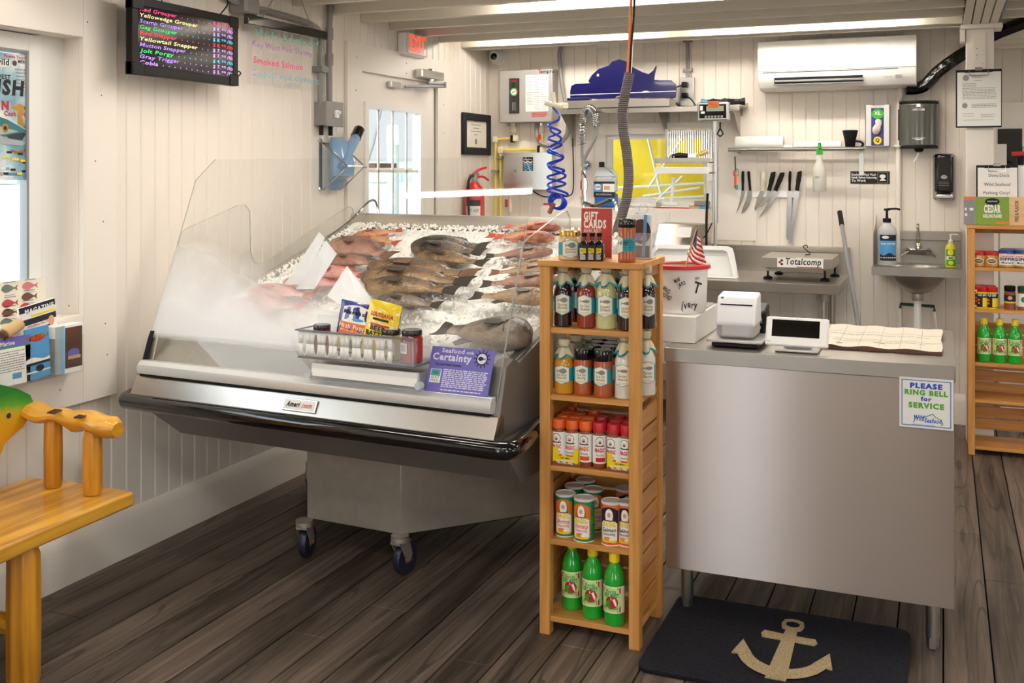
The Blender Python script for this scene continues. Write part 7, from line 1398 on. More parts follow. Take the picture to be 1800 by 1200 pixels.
# ---- things on top of the tower
z = 1.222
mat('dip_cream', '#d8b47c', .25, coat=.5)
j = jar('dip_jar', 'jar of tan seafood dip with gold lid on the tower top', 'jar', spot(1002, 3.235), 3.235, z, .038, .096, 'dip_cream', 'gold', M=.35, draw=lambda g, S, r, h: hexlabel(g, S, r*1.4, h*.10, h*.70, 1, ('Smoked', 'Salmon')))
def mini(label, px, Y):
    o = empty('mini_oil_bottle', label, 'bottle', (spot(px, Y), Y, z), 0, 'tiny dark bottles before the gift card sign'); r, h = .0155, .092
    G().m('dark_glass').box((0, 0, h*.3), (2*r, 2*r, h*.6), ch=.005).lathe([(r, h*.59), (r*.8, h*.66), (r*.42, h*.72), (r*.40, h*.88), (0, h*.88)], 16).obj('bottle', o)
    G().m('black').lathe([(r*.5, h*.86), (r*.56, h*.88), (r*.56, h*.99), (0, h)], 14).obj('cap', o)
    S = FR(0, -r-.0004, 0); G().m('label_cream').band(S, -r*.65, r*.1, h*.46, h*.27, 1).m('yellow').band(S, -r*.6, r*.7, h*.45, h*.29, 1, .0006).m('ink').rows(S, -r*.5, r*.6, h*.42, h*.33, 3, .0014, .0009).m('paper').rows(S, -r*.6, r*.6, h*.24, h*.06, 7, .0016, .0006).obj('label', o); return o
mini('leftmost of three tiny dark oil bottles on the tower top', 1027, 3.215); mini('middle of three tiny dark oil bottles on the tower top', 1041, 3.225); mini('rightmost of three tiny dark oil bottles on the tower top', 1054, 3.235)
gs = empty('gift_card_sign', 'red gift cards available sign standing on the tower top', 'sign', (spot(1048, 3.33), 3.33, z), 0, None, (-.04, 0, 0)); W = spot(1075, 3.33)-spot(1020, 3.33); H_ = at(1048, 365, Y=3.33).z-z
G().m('paper').bx(-W/2, W/2, 0, .002, 0, H_).bx(-W/2, W/2, 0, .05, 0, .002).obj('card_back', gs)
S = FR(0, -.0005, 0); g = G().m('red_sign').band(S, -W*.49, W*.49, H_*.985, H_*.02, 1); g.m('paper').text(S, 'GIFT', -W*.41, H_*.76, .026, ax='l', bold=.05, w=W*.46, d=.001).text(S, 'CARDS', -W*.41, H_*.60, .026, ax='l', bold=.05, w=W*.72, d=.001).text(S, 'AVAILABLE', -W*.41, H_*.50, .014, ax='l', w=W*.56, d=.001)
g.obj('printed_face', gs)
def dls(g, S, r, h): g.m('teal').band(S, -r*.25, r*1.4, h*.57, h*.27, 12, .0003).m('label_cream').band(S, -r*1.5, -r*.2, lambda u: h*.61-abs(u+r*.85)*.3, lambda u: h*.22+abs(u+r*.85)*.3, 10, .0006).m('ink').text(S, 'Fin & Gill', -r*.35, h*.42, .012, shear=.3, bold=.01, w=r*1.6, d=.0012).rows(S, -r*.05, r*1.2, h*.52, h*.32, 6, .0012, .0008)
o = empty('spice_shaker', 'large orange spice jar with black lid alone on the tower top', 'spice jar', (spot(1102, 3.215), 3.215, z)); r, h = .0285, .138
G().m('spice_red').lathe([(0, 0), (r*.93, 0), (r, .004), (r*.98, .012), (r*.98, h*.76), (r*.93, h*.82), (0, h*.82)], 24).obj('jar', o); G().m('black_gloss').lathe([(r, h*.81), (r*1.03, h*.82), (r*1.03, h*.98), (r*.97, h), (0, h)], 26).obj('lid', o); g = G(); dls(g, cylS(r+.0004), r, h); g.obj('label', o)
# acrylic leaflet holder with cards
Yh_ = 3.36; x0, x1 = spot(1106, Yh_), spot(1149, Yh_); zt_ = at(1128, 344, Y=Yh_).z
lh = empty('acrylic_leaflet_holder', 'clear tall acrylic card holder at the right of the tower top', 'holder', ((x0+x1)/2, Yh_, z)); W = (x1-x0)/2; H_ = zt_-z
ol = [(-W, .0), (W, 0), (W, H_-.03), (W-.012, H_-.008), (W-.03, H_), (-W+.03, H_), (-W+.012, H_-.008), (-W, H_-.03)]
G().m('caddy_acrylic').prism(ol, .003, lambda u, v, d: Vector((u, .03+d, v))).bx(-W, W, -.03, .03, 0, .003).bx(-W, W, -.03, -.027, 0, H_*.42).bx(W-.003, W, -.03, .03, 0, H_*.42).bx(-W, -W+.003, -.03, .03, 0, H_*.42).obj('holder_body', lh)
S = FR(0, .0285, 0); n_ = 24; r0, r1 = .014, .017
G().m('clear_plastic').raw([S(rr_*math.cos(2*PI*k/n_), H_-.045+rr_*math.sin(2*PI*k/n_), .001) for rr_ in (r0, r1) for k in range(n_)], [(k, (k+1) % n_, n_+(k+1) % n_, n_+k) for k in range(n_)]).obj('embossed_ring', lh)
c_ = G().m('paper').bx(x0+.006, x1-.008, Yh_-.004, Yh_+.012, z+.0035, z+H_*.70); S = FR((x0+x1)/2, Yh_-.0045, z); hh = H_*.7
c_.m('brown').ell(S, 0, hh*.62, W*.8, hh*.28).m('skin').band(S, -W*.5, W*.5, hh*.52, hh*.42, 4, .0008).m('lilac').ell(S, -W*.2, hh*.50, .010, .012, .001).m('brown').band(S, -W*.7, W*.7, hh*.3, hh*.03, 4, .0008)
tag(c_.obj('photo_card_stack'), 'stack of brown photo cards inside the clear holder on the tower', 'cards')
tag(G().m('water_blue').box(((x0+x1)/2+W*.35, Yh_-.015, z+.003+H_*.36), (.010, .005, H_*.66), (0, .06, 0)).obj('blue_pen'), 'blue pen standing in front of the photo cards in the holder', 'pen')

# ================= STEEL COUNTER
KX0, KX1, KY0, KY1, KZ = -.878, .031, 3.497, 4.27, .910
ct = empty('steel_counter', 'stainless steel service counter with plain front panel on legs', 'counter', (KX0, KY0, 0)); W, D = KX1-KX0, KY1-KY0
G().m('steel').bx(-.004, W+.004, -.004, D, KZ-.003, KZ).bx(-.004, W+.004, -.004, .0, KZ-.048, KZ).bx(W, W+.004, -.004, D, KZ-.05, KZ).bx(-.004, 0, -.004, D, KZ-.05, KZ).obj('counter_top', ct, bev=.003)
G().m('steel_counter').bx(.0, W, .002, .006, .157, KZ-.04).obj('front_panel', ct, bev=.001)
G().m('steel_counter').bx(W-.004, W, .006, D, .157, KZ-.04).obj('side_panel', ct); G().m('steel_counter').bx(0, .004, .006, D, .157, KZ-.04).obj('side_panel', ct)
G().m('steel_dark').bx(.006, W-.006, .01, D-.01, .30, .31).obj('lower_shelf', ct)
for (x, y) in ((W-.062, .062), (.06, .062), (W-.062, D-.06), (.06, D-.06)): G().m('alu').lathe([(.021, .04), (.021, .30)], 14, (x, y, 0)).lathe([(.014, 0), (.019, .006), (.019, .04)], 6, (x, y, 0)).obj('leg', ct)
# bell sign sticker
sg = empty('ring_bell_sign', 'white please ring bell for service sign taped on the counter front', 'sign', (0, KY0-.006, 0)); p = lambda px, py: at(px, py, Y=KY0-.006)
x0, x1 = p(1581, 710).x, p(1677, 710).x; x1 = min(x1, KX1-.002); zt_ = (p(1581, 662).z+p(1677, 668).z)/2; zb_ = (p(1581, 749).z+p(1677, 757).z)/2; W = x1-x0; H_ = zt_-zb_; cx_ = (x0+x1)/2
G().m('paper').bx(x0, x1, .0, .0022, zb_, zt_).obj('sheet', sg)
mat('sign_blue', '#1f4fc0', .5); mat('sign_green', '#5cb02c', .5); mat('sign_border', '#6c8fc6', .5)
S = FR(cx_, -.0004, zb_); g = G().m('sign_border'); i_ = .006
for a, b_, c_, d_ in ((-W/2+i_, W/2-i_, H_-i_, H_-i_-.003), (-W/2+i_, W/2-i_, i_+.003, i_)): g.band(S, a, b_, c_, d_, 1)
for a in (-W/2+i_, W/2-i_-.003): g.band(S, a, a+.003, H_-i_, i_, 1)
g.m('sign_blue').text(S, 'PLEASE', 0, H_*.80, H_*.095, bold=.06, w=W*.60).m('sign_green').text(S, 'RING BELL', 0, H_*.665, H_*.095, bold=.06, w=W*.80).m('sign_blue').text(S, 'for', 0, H_*.55, H_*.08, bold=.05, w=W*.2).m('sign_green').text(S, 'SERVICE', 0, H_*.405, H_*.10, bold=.06, w=W*.66)
g.m('sign_blue').text(S, 'Wild', -W*.13, H_*.15, H_*.11, bold=.02, shear=.2, w=W*.2).text(S, 'Seafood', W*.13, H_*.12, H_*.09, bold=.02, shear=.2, w=W*.32)
g.m('can_green').line(S, [(-W*.22, H_*.24), (-W*.17, H_*.20), (-W*.1, H_*.22), (0, H_*.235), (W*.12, H_*.30), (W*.16, H_*.25), (W*.26, H_*.19), (W*.31, H_*.12), (W*.27, H_*.08)], .0022).m('sign_blue').line(S, [(-W*.22, H_*.24), (-W*.21, H_*.16), (-W*.24, H_*.1)], .0022).m('sign_border').text(S, 'wildseafoodmarket', -W*.05, H_*.055, .005, w=W*.45)
g.obj('printed_text', sg)
# white cash box and bucket with red lid ring
Yx = 3.60; x0, x1 = at(1150, 570, Y=Yx).x, at(1222, 570, Y=Yx).x; zt_ = at(1200, 556, Y=Yx).z
cb_ = tag(G().m('white_gloss').bx(x0, x1, Yx, Yx+.40, KZ+.001, zt_).m('black').bx(x0+.003, x1-.003, Yx+.003, Yx+.397, KZ, KZ+.004).m('grey_mid').bx(x0+.02, x1-.01, Yx+.22, Yx+.39, zt_, zt_+.004).obj('white_cash_box', bev=.004), 'plain glossy white box on the counter under the bucket', 'box')
cx_ = at(1198, 500, Y=Yx+.13).x; zr_ = at(1203, 462, Y=Yx+.13).z; H_ = zr_-zt_
bk = empty('donation_bucket', 'white bucket with red lid ring and black handwriting on the white box', 'bucket', (cx_, Yx+.125, zt_)); rb, rt_ = .086, .098
mat('bucket_white', '#efe9e4', .4)
G().m('bucket_white').lathe([(0, .002), (.0, 0), (rb-.004, 0), (rb, .004), (rb+.003, H_*.08), (rb+.004, H_*.1), (rt_-.003, H_*.86), (rt_, H_*.88), (rt_, H_*.98), (rt_-.004, H_*.98), (rb-.004, .008), (0, .008)], 36).obj('pail', bk)
G().m('red').lathe([(rt_-.025, H_*.985), (rt_+.002, H_*.99), (rt_+.006, H_*.98), (rt_+.007, H_*.91), (rt_+.002, H_*.90), (rt_+.001, H_*.93), (rt_-.025, H_*.96), (rt_-.028, H_*.97), (rt_-.025, H_*.985)], 36).bx(-.02, .005, rt_-.016, rt_-.002, H_*.985, H_*1.0).obj('lid_ring', bk)
def wr(s_, u, v, h_, rot, **k): G().m('ink').text(lambda a, b_, d=0: Vector(((rb+.0045+(rt_-rb-.006)*max(0, b_/H_-.1)/.76+d)*math.cos(-PI/2+.25+a/.093), (rb+.0045+(rt_-rb-.006)*max(0, b_/H_-.1)/.76+d)*math.sin(-PI/2+.25+a/.093), b_)), s_, u, v, h_, rot=rot, wob=.1, bold=.015, shear=.2, **k).obj('handwritten_word', bk)
wr('FISHING', -.072, H_*.47, .017, -.4, w=.058); wr('FUND', -.060, H_*.32, .016, -.35, w=.042); wr('MW', -.012, H_*.66, .015, .5, w=.024); wr('JARS', .002, H_*.585, .013, .55, w=.032); wr('T', .058, H_*.40, .044, -.15, w=.035); wr('(very', .030, H_*.13, .026, .05, w=.062); wr('TIPS', .056, H_*.70, .01, 0, w=.02)
fl_ = empty('small_flag', 'small american flag on a stick standing in the bucket', 'flag', (0, 0, 0)); Yf_ = Yx+.14
A, B_ = at(1205, 468, Y=Yf_), at(1225, 399, Y=Yf_); A2 = A-(B_-A)*.9
G().m('tan').tube([A2, B_], .0028, 6).m('gold').lathe([(.004, 0), (0, .01)], 8, tuple(B_)).obj('stick', fl_)
nx, nz2 = 14, 13; V = []; TL, BL = at(1224, 400, Y=Yf_-.004), at(1207, 447, Y=Yf_-.004); mat('flag_blue', '#26346e', .6); mat('flag_red', '#c1272d', .6); mat('flag_white', '#f4efe8', .6)
def flagp(a, c, d=0):      # a along the fly, c down the hoist: the cloth droops
    base = TL.lerp(BL, c); end_a = at(1229, 412, Y=Yf_+.01).lerp(at(1245, 470, Y=Yf_-.03), min(1, c*.9+.1)); p_ = base.lerp(end_a, a); p_.y += .010*math.sin(a*9+c*2)-d; p_.z -= .012*math.sin(PI*a)*(.3+c); return p_
g = G()
for k in range(13):
    g.m('flag_red' if k % 2 == 0 else 'flag_white')
    for i in range(nx):
        if k < 7 and i < 6: g.m('flag_blue')
        else: g.m('flag_red' if k % 2 == 0 else 'flag_white')
        g.raw([flagp(i/nx, k/13), flagp((i+1)/nx, k/13), flagp((i+1)/nx, (k+1)/13), flagp(i/nx, (k+1)/13)], [(0, 1, 2, 3)])
g.m('flag_white')
for r_ in range(5):
    for c_ in range(5): a, c = .04+c_*.08+(.04 if r_ % 2 else 0), .05+r_*.1; e = .012; g.raw([flagp(a-e, c, .001), flagp(a, c-e*1.2, .001), flagp(a+e, c, .001), flagp(a, c+e*1.2, .001)], [(0, 1, 2, 3)])
cl_ = g.obj('flag_cloth', fl_, recalc=False); s_ = cl_.modifiers.new('t', 'SOLIDIFY'); s_.thickness = .0006
# paper behind the bucket
p = at(1236, 535, Y=Yx+.36); tag(G().m('paper').raw([(p.x-.07, Yx+.33, zt_+.005), (p.x+.02, Yx+.30, zt_+.005), (p.x-.035, Yx+.35, zt_+.11), (p.x-.07, Yx+.34, zt_+.012), (p.x+.02, Yx+.31, zt_+.012), (p.x-.035, Yx+.356, zt_+.11)], [(0, 1, 2), (3, 5, 4), (0, 3, 4, 1), (1, 4, 5, 2), (2, 5, 3, 0)]).obj('folded_paper_tent'), 'small folded paper standing on the white box behind the bucket', 'paper')
# receipt printer
mat('silver_paint', '#c3c1bf', .35, metal=.5); mat('printer_white', '#efeff1', .3)
Yq = 3.57; x0, x1 = at(1256, 590, Y=Yq).x, at(1326, 590, Y=Yq).x; w_ = (x1-x0)/2; H_ = at(1290, 508, Y=Yq+.15).z-KZ-.02
pr = empty('receipt_printer', 'white receipt printer with sloped lid on a silver stand', 'printer', ((x0+x1)/2+.0, Yq+.01, KZ+.001)); 
G().m('black').box((.0, .07, .008), (2*w_+.02, .17, .014), ch=.004).m('silver_paint').box((0, .075, .022), (2*w_+.055, .20, .010), ch=.004).obj('stand', pr, bev=.002)
sp_ = [(0, .028), (0, .085), (.035, H_+.01), (.13, H_+.018), (.14, .028)]
def rprism(g, prof, w_, c_): n_ = len(prof); return g.prism(prof[::-1], 2*w_, lambda u, v, d: Vector((-w_+d, u, v)))
g = G().m('silver_paint').box((0, .07, .058), (2*w_-.004, .142, .062), ch=.018); g.obj('lower_body', pr, bev=.004, seg=3)
g = G().m('printer_white'); rprism(g, [(-.003, .072), (-.004, .088), (.045, H_+.006), (.13, H_+.014), (.142, .08), (.142, .072)], w_, 0); g.obj('upper_lid', pr, bev=.009, seg=4)
S_ = Vector((0, .049, H_-.082)).normalized(); tt = .66; y_ = -.004+.049*tt; z__ = .088+(H_-.082)*tt
G().m('black').box((0, y_-.001, z__), (2*w_*.80, .004, .004)).m('grey_ink').box((-w_*.75, -.004+.049*.92, .088+(H_-.082)*.92), (.009, .004, .006)).obj('paper_slot', pr)
# black card reader behind printer
p = at(1335, 575, Y=Yq+.2); tag(G().m('black').box((p.x, Yq+.22, KZ+.062), (.055, .10, .115), (.25, 0, 0), ch=.01).m('grey_mid').box((p.x+.0, Yq+.163, KZ+.075), (.03, .004, .02), (.25, 0, 0)).m('sky_blue').box((p.x, Yq+.168, KZ+.05), (.02, .004, .012), (.25, 0, 0)).obj('card_terminal', bev=.003), 'black card terminal standing behind the receipt printer', 'card terminal')
# tablet terminal
Yt_ = 3.56; x0, x1 = at(1345, 590, Y=Yt_).x, at(1456, 590, Y=Yt_).x; w_ = (x1-x0)/2; z0_ = at(1400, 608, Y=Yt_-.01).z; z1_ = at(1400, 557, Y=Yt_+.04).z; H_ = (z1_-z0_)/math.cos(.42)
tb = empty('point_of_sale_tablet', 'white tablet till with black screen on the steel counter', 'tablet', ((x0+x1)/2, Yt_-.01, z0_), 0)
hd = G().m('white_plastic').box((0, .008, H_/2), (2*w_, .016, H_), ch=.0055).m('black_gloss').bx(-w_*.80, w_*.72, -.0006, .002, H_*.30, H_*.90).m('ink').lathe([(.0018, -.0008), (0, -.001)], 8, (0, 0, H_*.95), 'Y').m('grey_ink').text(FR(-w_*.88, -.0005, H_*.10), 'me', 0, 0, .007).obj('tablet_head', tb, bev=.003); hd.rotation_euler = (-.42, 0, 0)
G().m('silver_paint').box((0, .08, KZ-z0_+.006), (2*w_*.70, .17, .008), ch=.004).box((0, .06, KZ-z0_+.035), (.09, .02, .06), (-.3, 0, 0)).obj('stand', tb, bev=.002)
# desk calendar pad
mat('pad_paper', '#ddd1bf', .8, noise_s=9, noise_a=.08); c1_, c2_, c3_, c4_ = at(1450, 610, Z=KZ+.012), at(1663, 619, Z=KZ+.012), at(1661, 584, Z=KZ+.012), at(1458, 568, Z=KZ+.012)
nx, ny = 24, 6; V = []; g = G().m('pad_paper')
px0, px1, py0_, py1_ = c1_.x-.03, KX1-.035, c2_.y-.005, c3_.y+.02
for lay, base in ((1, .014), (0, .0015)):
    for j in range(ny+1):
        for i in range(nx+1):
            a, c = i/nx, j/ny; V.append((px0+(px1-px0)*a+.003*math.sin(c*9), py0_+(py1_-py0_)*c+(.004*math.sin(a*23) if j in (0, ny) else 0), KZ+base+(.006*abs(math.sin(a*11))*c**2+.003*math.sin(a*19)*(1-c))*lay))
o_ = (nx+1)*(ny+1); F_ = [(j*(nx+1)+i, j*(nx+1)+i+1, (j+1)*(nx+1)+i+1, (j+1)*(nx+1)+i) for j in range(ny) for i in range(nx)]; F_ += [(o_+d_, o_+c_, o_+b_, o_+a_) for a_, b_, c_, d_ in F_]
edge = [i for i in range(nx+1)]+[(j+1)*(nx+1)-1 for j in range(1, ny+1)]+[ny*(nx+1)+i for i in range(nx-1, -1, -1)]+[j*(nx+1) for j in range(ny-1, 0, -1)]; g.raw(V, F_, True)
F2 = [(edge[k], edge[(k+1) % len(edge)], o_+edge[(k+1) % len(edge)], o_+edge[k]) for k in range(len(edge))]; g.m('brown').raw(V, F2)
S = lambda u, v, d=0: Vector((px0+(px1-px0)*u, py0_+(py1_-py0_)*v, KZ+.014+(.006*abs(math.sin(u*11))*v**2+.003*math.sin(u*19)*(1-v))+.0008+d))
g.m('grey_ink')
for k in range(1, 6): g.band(S, k/6-.0015, k/6+.0015, .95, .02, 1, 0)
for k in range(1, 3):
    for i in range(24): g.band(S, i/24, (i+1)/24, k/3+.004, k/3-.004, 1, 0)
g.m('navy').rows(S, .45, .55, .2, .2, 1, .02, .0002).m('grey_ink').rows(S, .05, .95, .55, .55, 1, .015, .0002).rows(S, .1, .9, .25, .25, 1, .012, .0002).m('spice_brown').ell(S, .17, .12, .03, .02, .0002)
tag(g.obj('desk_calendar_pad', recalc=False), 'curled paper desk calendar pad lying along the right of the counter', 'calendar pad')
# ================= DOOR MAT
mm, n, b = node_mat('mat_fibre'); b.inputs['Roughness'].default_value = .95
t = N(n, 'TexCoord'); nz = N(n, 'TexNoise'); nz.inputs['Scale'].default_value = 170; nz.inputs['Detail'].default_value = 3; n.links.new(t.outputs['Object'], nz.inputs[0]); n.links.new(ramp(n, nz.outputs[0], [(.40, '#030307'), (.70, '#14162b')]), b.inputs['Base Color'])
bp = N(n, 'Bump'); bp.inputs['Distance'].default_value = .006; n.links.new(nz.outputs[0], bp.inputs['Height']); n.links.new(bp.outputs[0], b.inputs['Normal'])
mm, n, b = node_mat('mat_tan'); b.inputs['Roughness'].default_value = .95
t = N(n, 'TexCoord'); nz = N(n, 'TexNoise'); nz.inputs['Scale'].default_value = 300; n.links.new(t.outputs['Object'], nz.inputs[0]); n.links.new(ramp(n, nz.outputs[0], [(.3, '#8f7a58'), (.6, '#c9b48c')]), b.inputs['Base Color'])
bp = N(n, 'Bump'); bp.inputs['Distance'].default_value = .005; n.links.new(nz.outputs[0], bp.inputs['Height']); n.links.new(bp.outputs[0], b.inputs['Normal'])
MX0, MX1, MY0, MY1 = -.862, -.098, 3.055, 3.645; rc = .045
ol = []
for cx_, cy_, a0 in ((MX1-rc, MY0+rc, -PI/2), (MX1-rc, MY1-rc, 0), (MX0+rc, MY1-rc, PI/2), (MX0+rc, MY0+rc, PI)):
    for k in range(7): a = a0+PI/2*k/6; ol.append((cx_+rc*math.cos(a), cy_+rc*math.sin(a)))
MZ = .013
g = G().m('black').prism(ol, .004, lambda u, v, d: Vector((u, v, .001+d))).m('mat_fibre').prism(ol, MZ-.005, lambda u, v, d: Vector((u+(.0), v, .005+d)))
random.seed(5)
for k in range(9000):      # coir tufts
    x, y = random.uniform(MX0+.004, MX1-.004), random.uniform(MY0+.004, MY1-.004)
    if (x < MX0+rc or x > MX1-rc) and (y < MY0+rc or y > MY1-rc): continue
    a = random.uniform(0, 6.3); l_ = random.uniform(.004, .009); w2 = .0012; dx, dy = math.cos(a), math.sin(a); h_ = random.uniform(.002, .0045)
    g.raw([(x-dy*w2, y+dx*w2, MZ-.001), (x+dy*w2, y-dx*w2, MZ-.001), (x+dx*l_, y+dy*l_, MZ+h_)], [(0, 1, 2)])
mt = g.obj('anchor_door_mat', recalc=False); tag(mt, 'navy coir door mat with a tan anchor lying before the counter', 'mat')
ax, ay = -.443, 3.545
def ap(u, v): return (ax-.015+u*(.70 if abs(u) > .04 else .85), ay-v)
parts = [[(-.020, .045), (.022, .045), (.036, .41), (-.036, .41)], [(-.125, .115), (-.115, .090), (0, .100), (.115, .100), (.128, .125), (.115, .143), (0, .140), (-.115, .140)]]
g = G().m('mat_tan')
for ip, pl in enumerate(parts): g.prism([ap(*q) for q in pl], .0035+.0006*ip, lambda u, v, d: Vector((u, v, MZ+.0005+d)))
n_ = 24; V = [(*ap(.052*math.cos(2*PI*k/n_)*f+.0, .018+.042*math.sin(2*PI*k/n_)*f), MZ+.0055) for f in (1, .5) for k in range(n_)]; V += [(x, y, MZ) for x, y, z_ in V]
g.raw(V, [(k, (k+1) % n_, n_+(k+1) % n_, n_+k) for k in range(n_)]+[(k, (k+1) % n_, 2*n_+(k+1) % n_, 2*n_+k) for k in range(n_)])
arc = []
for k in range(13): a = PI*(.08+.84*k/12); arc.append((-.205*math.cos(a), .22+.185*math.sin(a)))
inn = [(-.150*math.cos(PI*(.10+.80*k/12)), .215+.125*math.sin(PI*(.10+.80*k/12))) for k in range(13)]
V = [(*ap(*q), MZ+.0052) for q in arc]+[(*ap(*q), MZ+.0052) for q in inn]; g.raw(V, [(k, k+1, 13+k+1, 13+k) for k in range(12)])
for s_ in (-1, 1): g.prism([ap(*q) for q in ((s_*.190, .185), (s_*.215, .29), (s_*.130, .275))], .0052, lambda u, v, d: Vector((u, v, MZ+.0006+d)))
g.obj('anchor_pattern', mt)
# ================= WOODEN FISH BENCH
bn = empty('fish_bench', 'yellow varnished wooden bench with a painted fish back and carved arm', 'bench', (-2.6, 2.68, 0)); bx_, by_ = -2.6, 2.68
def L_(x, y, z_): return (x-bx_, y-by_, z_)
sz0, sz1 = .415, .462
g = G().m('bench_wood_y'); pr_ = [L_(-2.455, 2.685, 0), L_(-2.745, 2.69, 0), L_(-2.90, 2.67, 0), L_(-2.90, 1.30, 0), L_(-2.42, 1.30, 0), L_(-2.425, 2.0, 0), L_(-2.44, 2.3, 0)]
g.prism([(a, b_) for a, b_, _ in pr_], sz1-sz0, lambda u, v, d: Vector((u, v, sz0+d))); g.obj('seat', bn, bev=.008, seg=3)
def post_(x, y, z0_, z1_, r, nm, r2=None):
    G().m('bench_wood').lathe([(r*.86, z0_), (r, z0_+.02), (r*1.02, (z0_+z1_)/2), (r*.98, z1_-.03), (r*.8, z1_)], 8, L_(x, y, 0)).obj(nm, bn, bev=.004, ang=20)
post_(-2.555, 2.605, .462, .672, .031, 'arm_post'); post_(-2.735, 2.615, .462, .70, .030, 'arm_post')
for (x, y) in ((-2.50, 2.28), (-2.84, 2.30), (-2.50, 1.5), (-2.84, 1.5)): post_(x, y, 0, .415, .048, 'leg')
G().m('bench_wood_x').tube([L_(-2.84, 2.30, .17), L_(-2.50, 2.28, .17)], .03, 8).tube([L_(-2.67, 2.29, .18), L_(-2.67, 1.5, .18)], .03, 8).obj('stretcher', bn)
# carved arm
V = []; K = 16; g = G().m('bench_wood_x')
for k in range(K+1):
    t = k/K; x = -2.86+.405*t; y = 2.612+.0*t; hh = .030+.005*math.sin(t*14)+(.010 if t > .55 else 0); ww = .046+.010*math.sin(t*9)
    if t > .9: hh *= (1.25-(t-.9)*6); ww *= (1-(t-.9)*4.5)
    zc_ = .708-.018*t+.006*math.sin(t*20) if t < .9 else .690-(t-.9)*.1
    for i in range(10):
        a = 2*PI*i/10+.3; V.append(L_(x, y+ww*math.cos(a), zc_+hh*.72*math.sin(a)*(1.15 if abs(math.sin(a)) > .8 else 1)))
g.raw(V, [(j*10+i, j*10+(i+1) % 10, (j+1)*10+(i+1) % 10, (j+1)*10+i) for j in range(K) for i in range(10)]+[tuple(range(9, -1, -1)), tuple(range(K*10, K*10+10))], True)
g.m('brown')
for k in range(4): g.box(L_(-2.585+.008*k, 2.575+.002*k, .722), (.003, .055, .006), (0, 0, .3)); g.box(L_(-2.70+.009*k, 2.575, .727), (.003, .05, .005), (0, 0, .3))
g.obj('armrest', bn, ang=50)
# fish shaped back: painted plank
mm, n, b = node_mat('fish_paint'); t = N(n, 'TexCoord'); s = N(n, 'SeparateXYZ'); n.links.new(t.outputs['Object'], s.inputs[0])
nz = N(n, 'TexNoise'); nz.inputs['Scale'].default_value = 9; n.links.new(t.outputs['Object'], nz.inputs[0])
f = mth(n, 'ADD', mth(n, 'MULTIPLY_ADD', s.outputs[2], 5, -3.05), mth(n, 'ADD', mth(n, 'MULTIPLY', s.outputs[1], .9), mth(n, 'MULTIPLY', nz.outputs[0], .3)))
n.links.new(ramp(n, f, [(.30, '#d99a1c'), (.52, '#c7a522'), (.66, '#4f9a2a'), (.9, '#23792a')]), b.inputs['Base Color']); b.inputs['Roughness'].default_value = .3; b.inputs['Coat Weight'].default_value = .4
fo_ = [(2.615, .735), (2.605, .70), (2.57, .665), (2.50, .63), (2.46, .56), (2.44, .48), (2.30, .47), (1.4, .47), (1.35, .75), (1.6, .88), (2.0, .90), (2.3, .865), (2.45, .835), (2.55, .795), (2.60, .765)]
G().m('fish_paint').prism([(y-by_, z_) for y, z_ in fo_], .045, lambda u, v, d: Vector((-2.865-bx_+d, u, v))).m('navy').lathe([(.009, .0), (.009, .002), (0, .003)], 14, L_(-2.82, 2.512, .715), 'X').obj('fish_backrest', bn, bev=.010, seg=3)
# ================= SECOND TOWER, RIGHT SIDE
TX0, TY0 = .122, 6.06; TX1 = TX0+.66
SH2 = [1.01, .792, .56, .318, .075]
def zpx(px, py, Y=6.06): return at(px, py, Y=Y).z
SH2 = [zpx(1760, 471), zpx(1760, 545), zpx(1760, 640), zpx(1760, 705), zpx(1760, 788)]
tower('second bamboo shelf tower standing at the right end by the white post', TX0, TX1, TY0-.005, TY0+.27, SH2, SH2[1]-.05, P=.034)
sp2 = lambda px, Y: at(px, 500, Y=Y).x
def sjar(lab, px, Y, z_, r, h, fill, lidm, draw, grp):
    return jar('condiment_jar', lab, 'jar', sp2(px, Y), Y, z_, r, h, fill, lidm, M=0.0, draw=draw, grp=grp)
mat('mustard', '#b9832c', .15, coat=.5)
dj1 = lambda g, S, r, h: g.m('label_cream').ell(S, 0, h*.42, r*.75, h*.2).m('brown').ell(S, 0, h*.42, r*.6, h*.14, .0008).m('label_cream').text(S, "JAKE'S", 0, h*.38, .008, bold=.02, w=r*.9, d=.0014)
a_ = sjar('left front of the small red lidded brown jars on the far shelf', 1720, 6.12, SH2[0], .038, .078, 'mustard', 'cap_red', dj1, 'red lidded jars on the far tower')
dup(a_, (sp2(1743, 6.12), 6.12, SH2[0]), 0, 'right front of the small red lidded brown jars on the far shelf'); dup(a_, (sp2(1722, 6.21), 6.21, SH2[0]), 0, 'red lidded brown jar behind the left front one'); dup(a_, (sp2(1745, 6.21), 6.21, SH2[0]), 0, 'red lidded brown jar behind the right front one')
dj2 = lambda g, S, r, h: g.m('paper').band(S, -r*1.1, r*1.1, h*.76, h*.15, 10).m('mag_red').text(S, 'Inglehoffer', 0, h*.62, .008, w=r*1.5, d=.001, bold=.02).m('navy').text(S, 'DIPPIN', 0, h*.42, .014, bold=.05, w=r*1.7, d=.001).text(S, 'Mustard', 0, h*.24, .010, bold=.02, w=r*1.3, d=.001)
mat('lid_blue', '#1c3f9a', .3, coat=.3)
b_2 = sjar('blue lidded dipping mustard jar, left one on the far shelf', 1770, 6.12, SH2[0], .044, .094, 'mustard', 'lid_blue', dj2, 'blue lidded jars on the far tower')
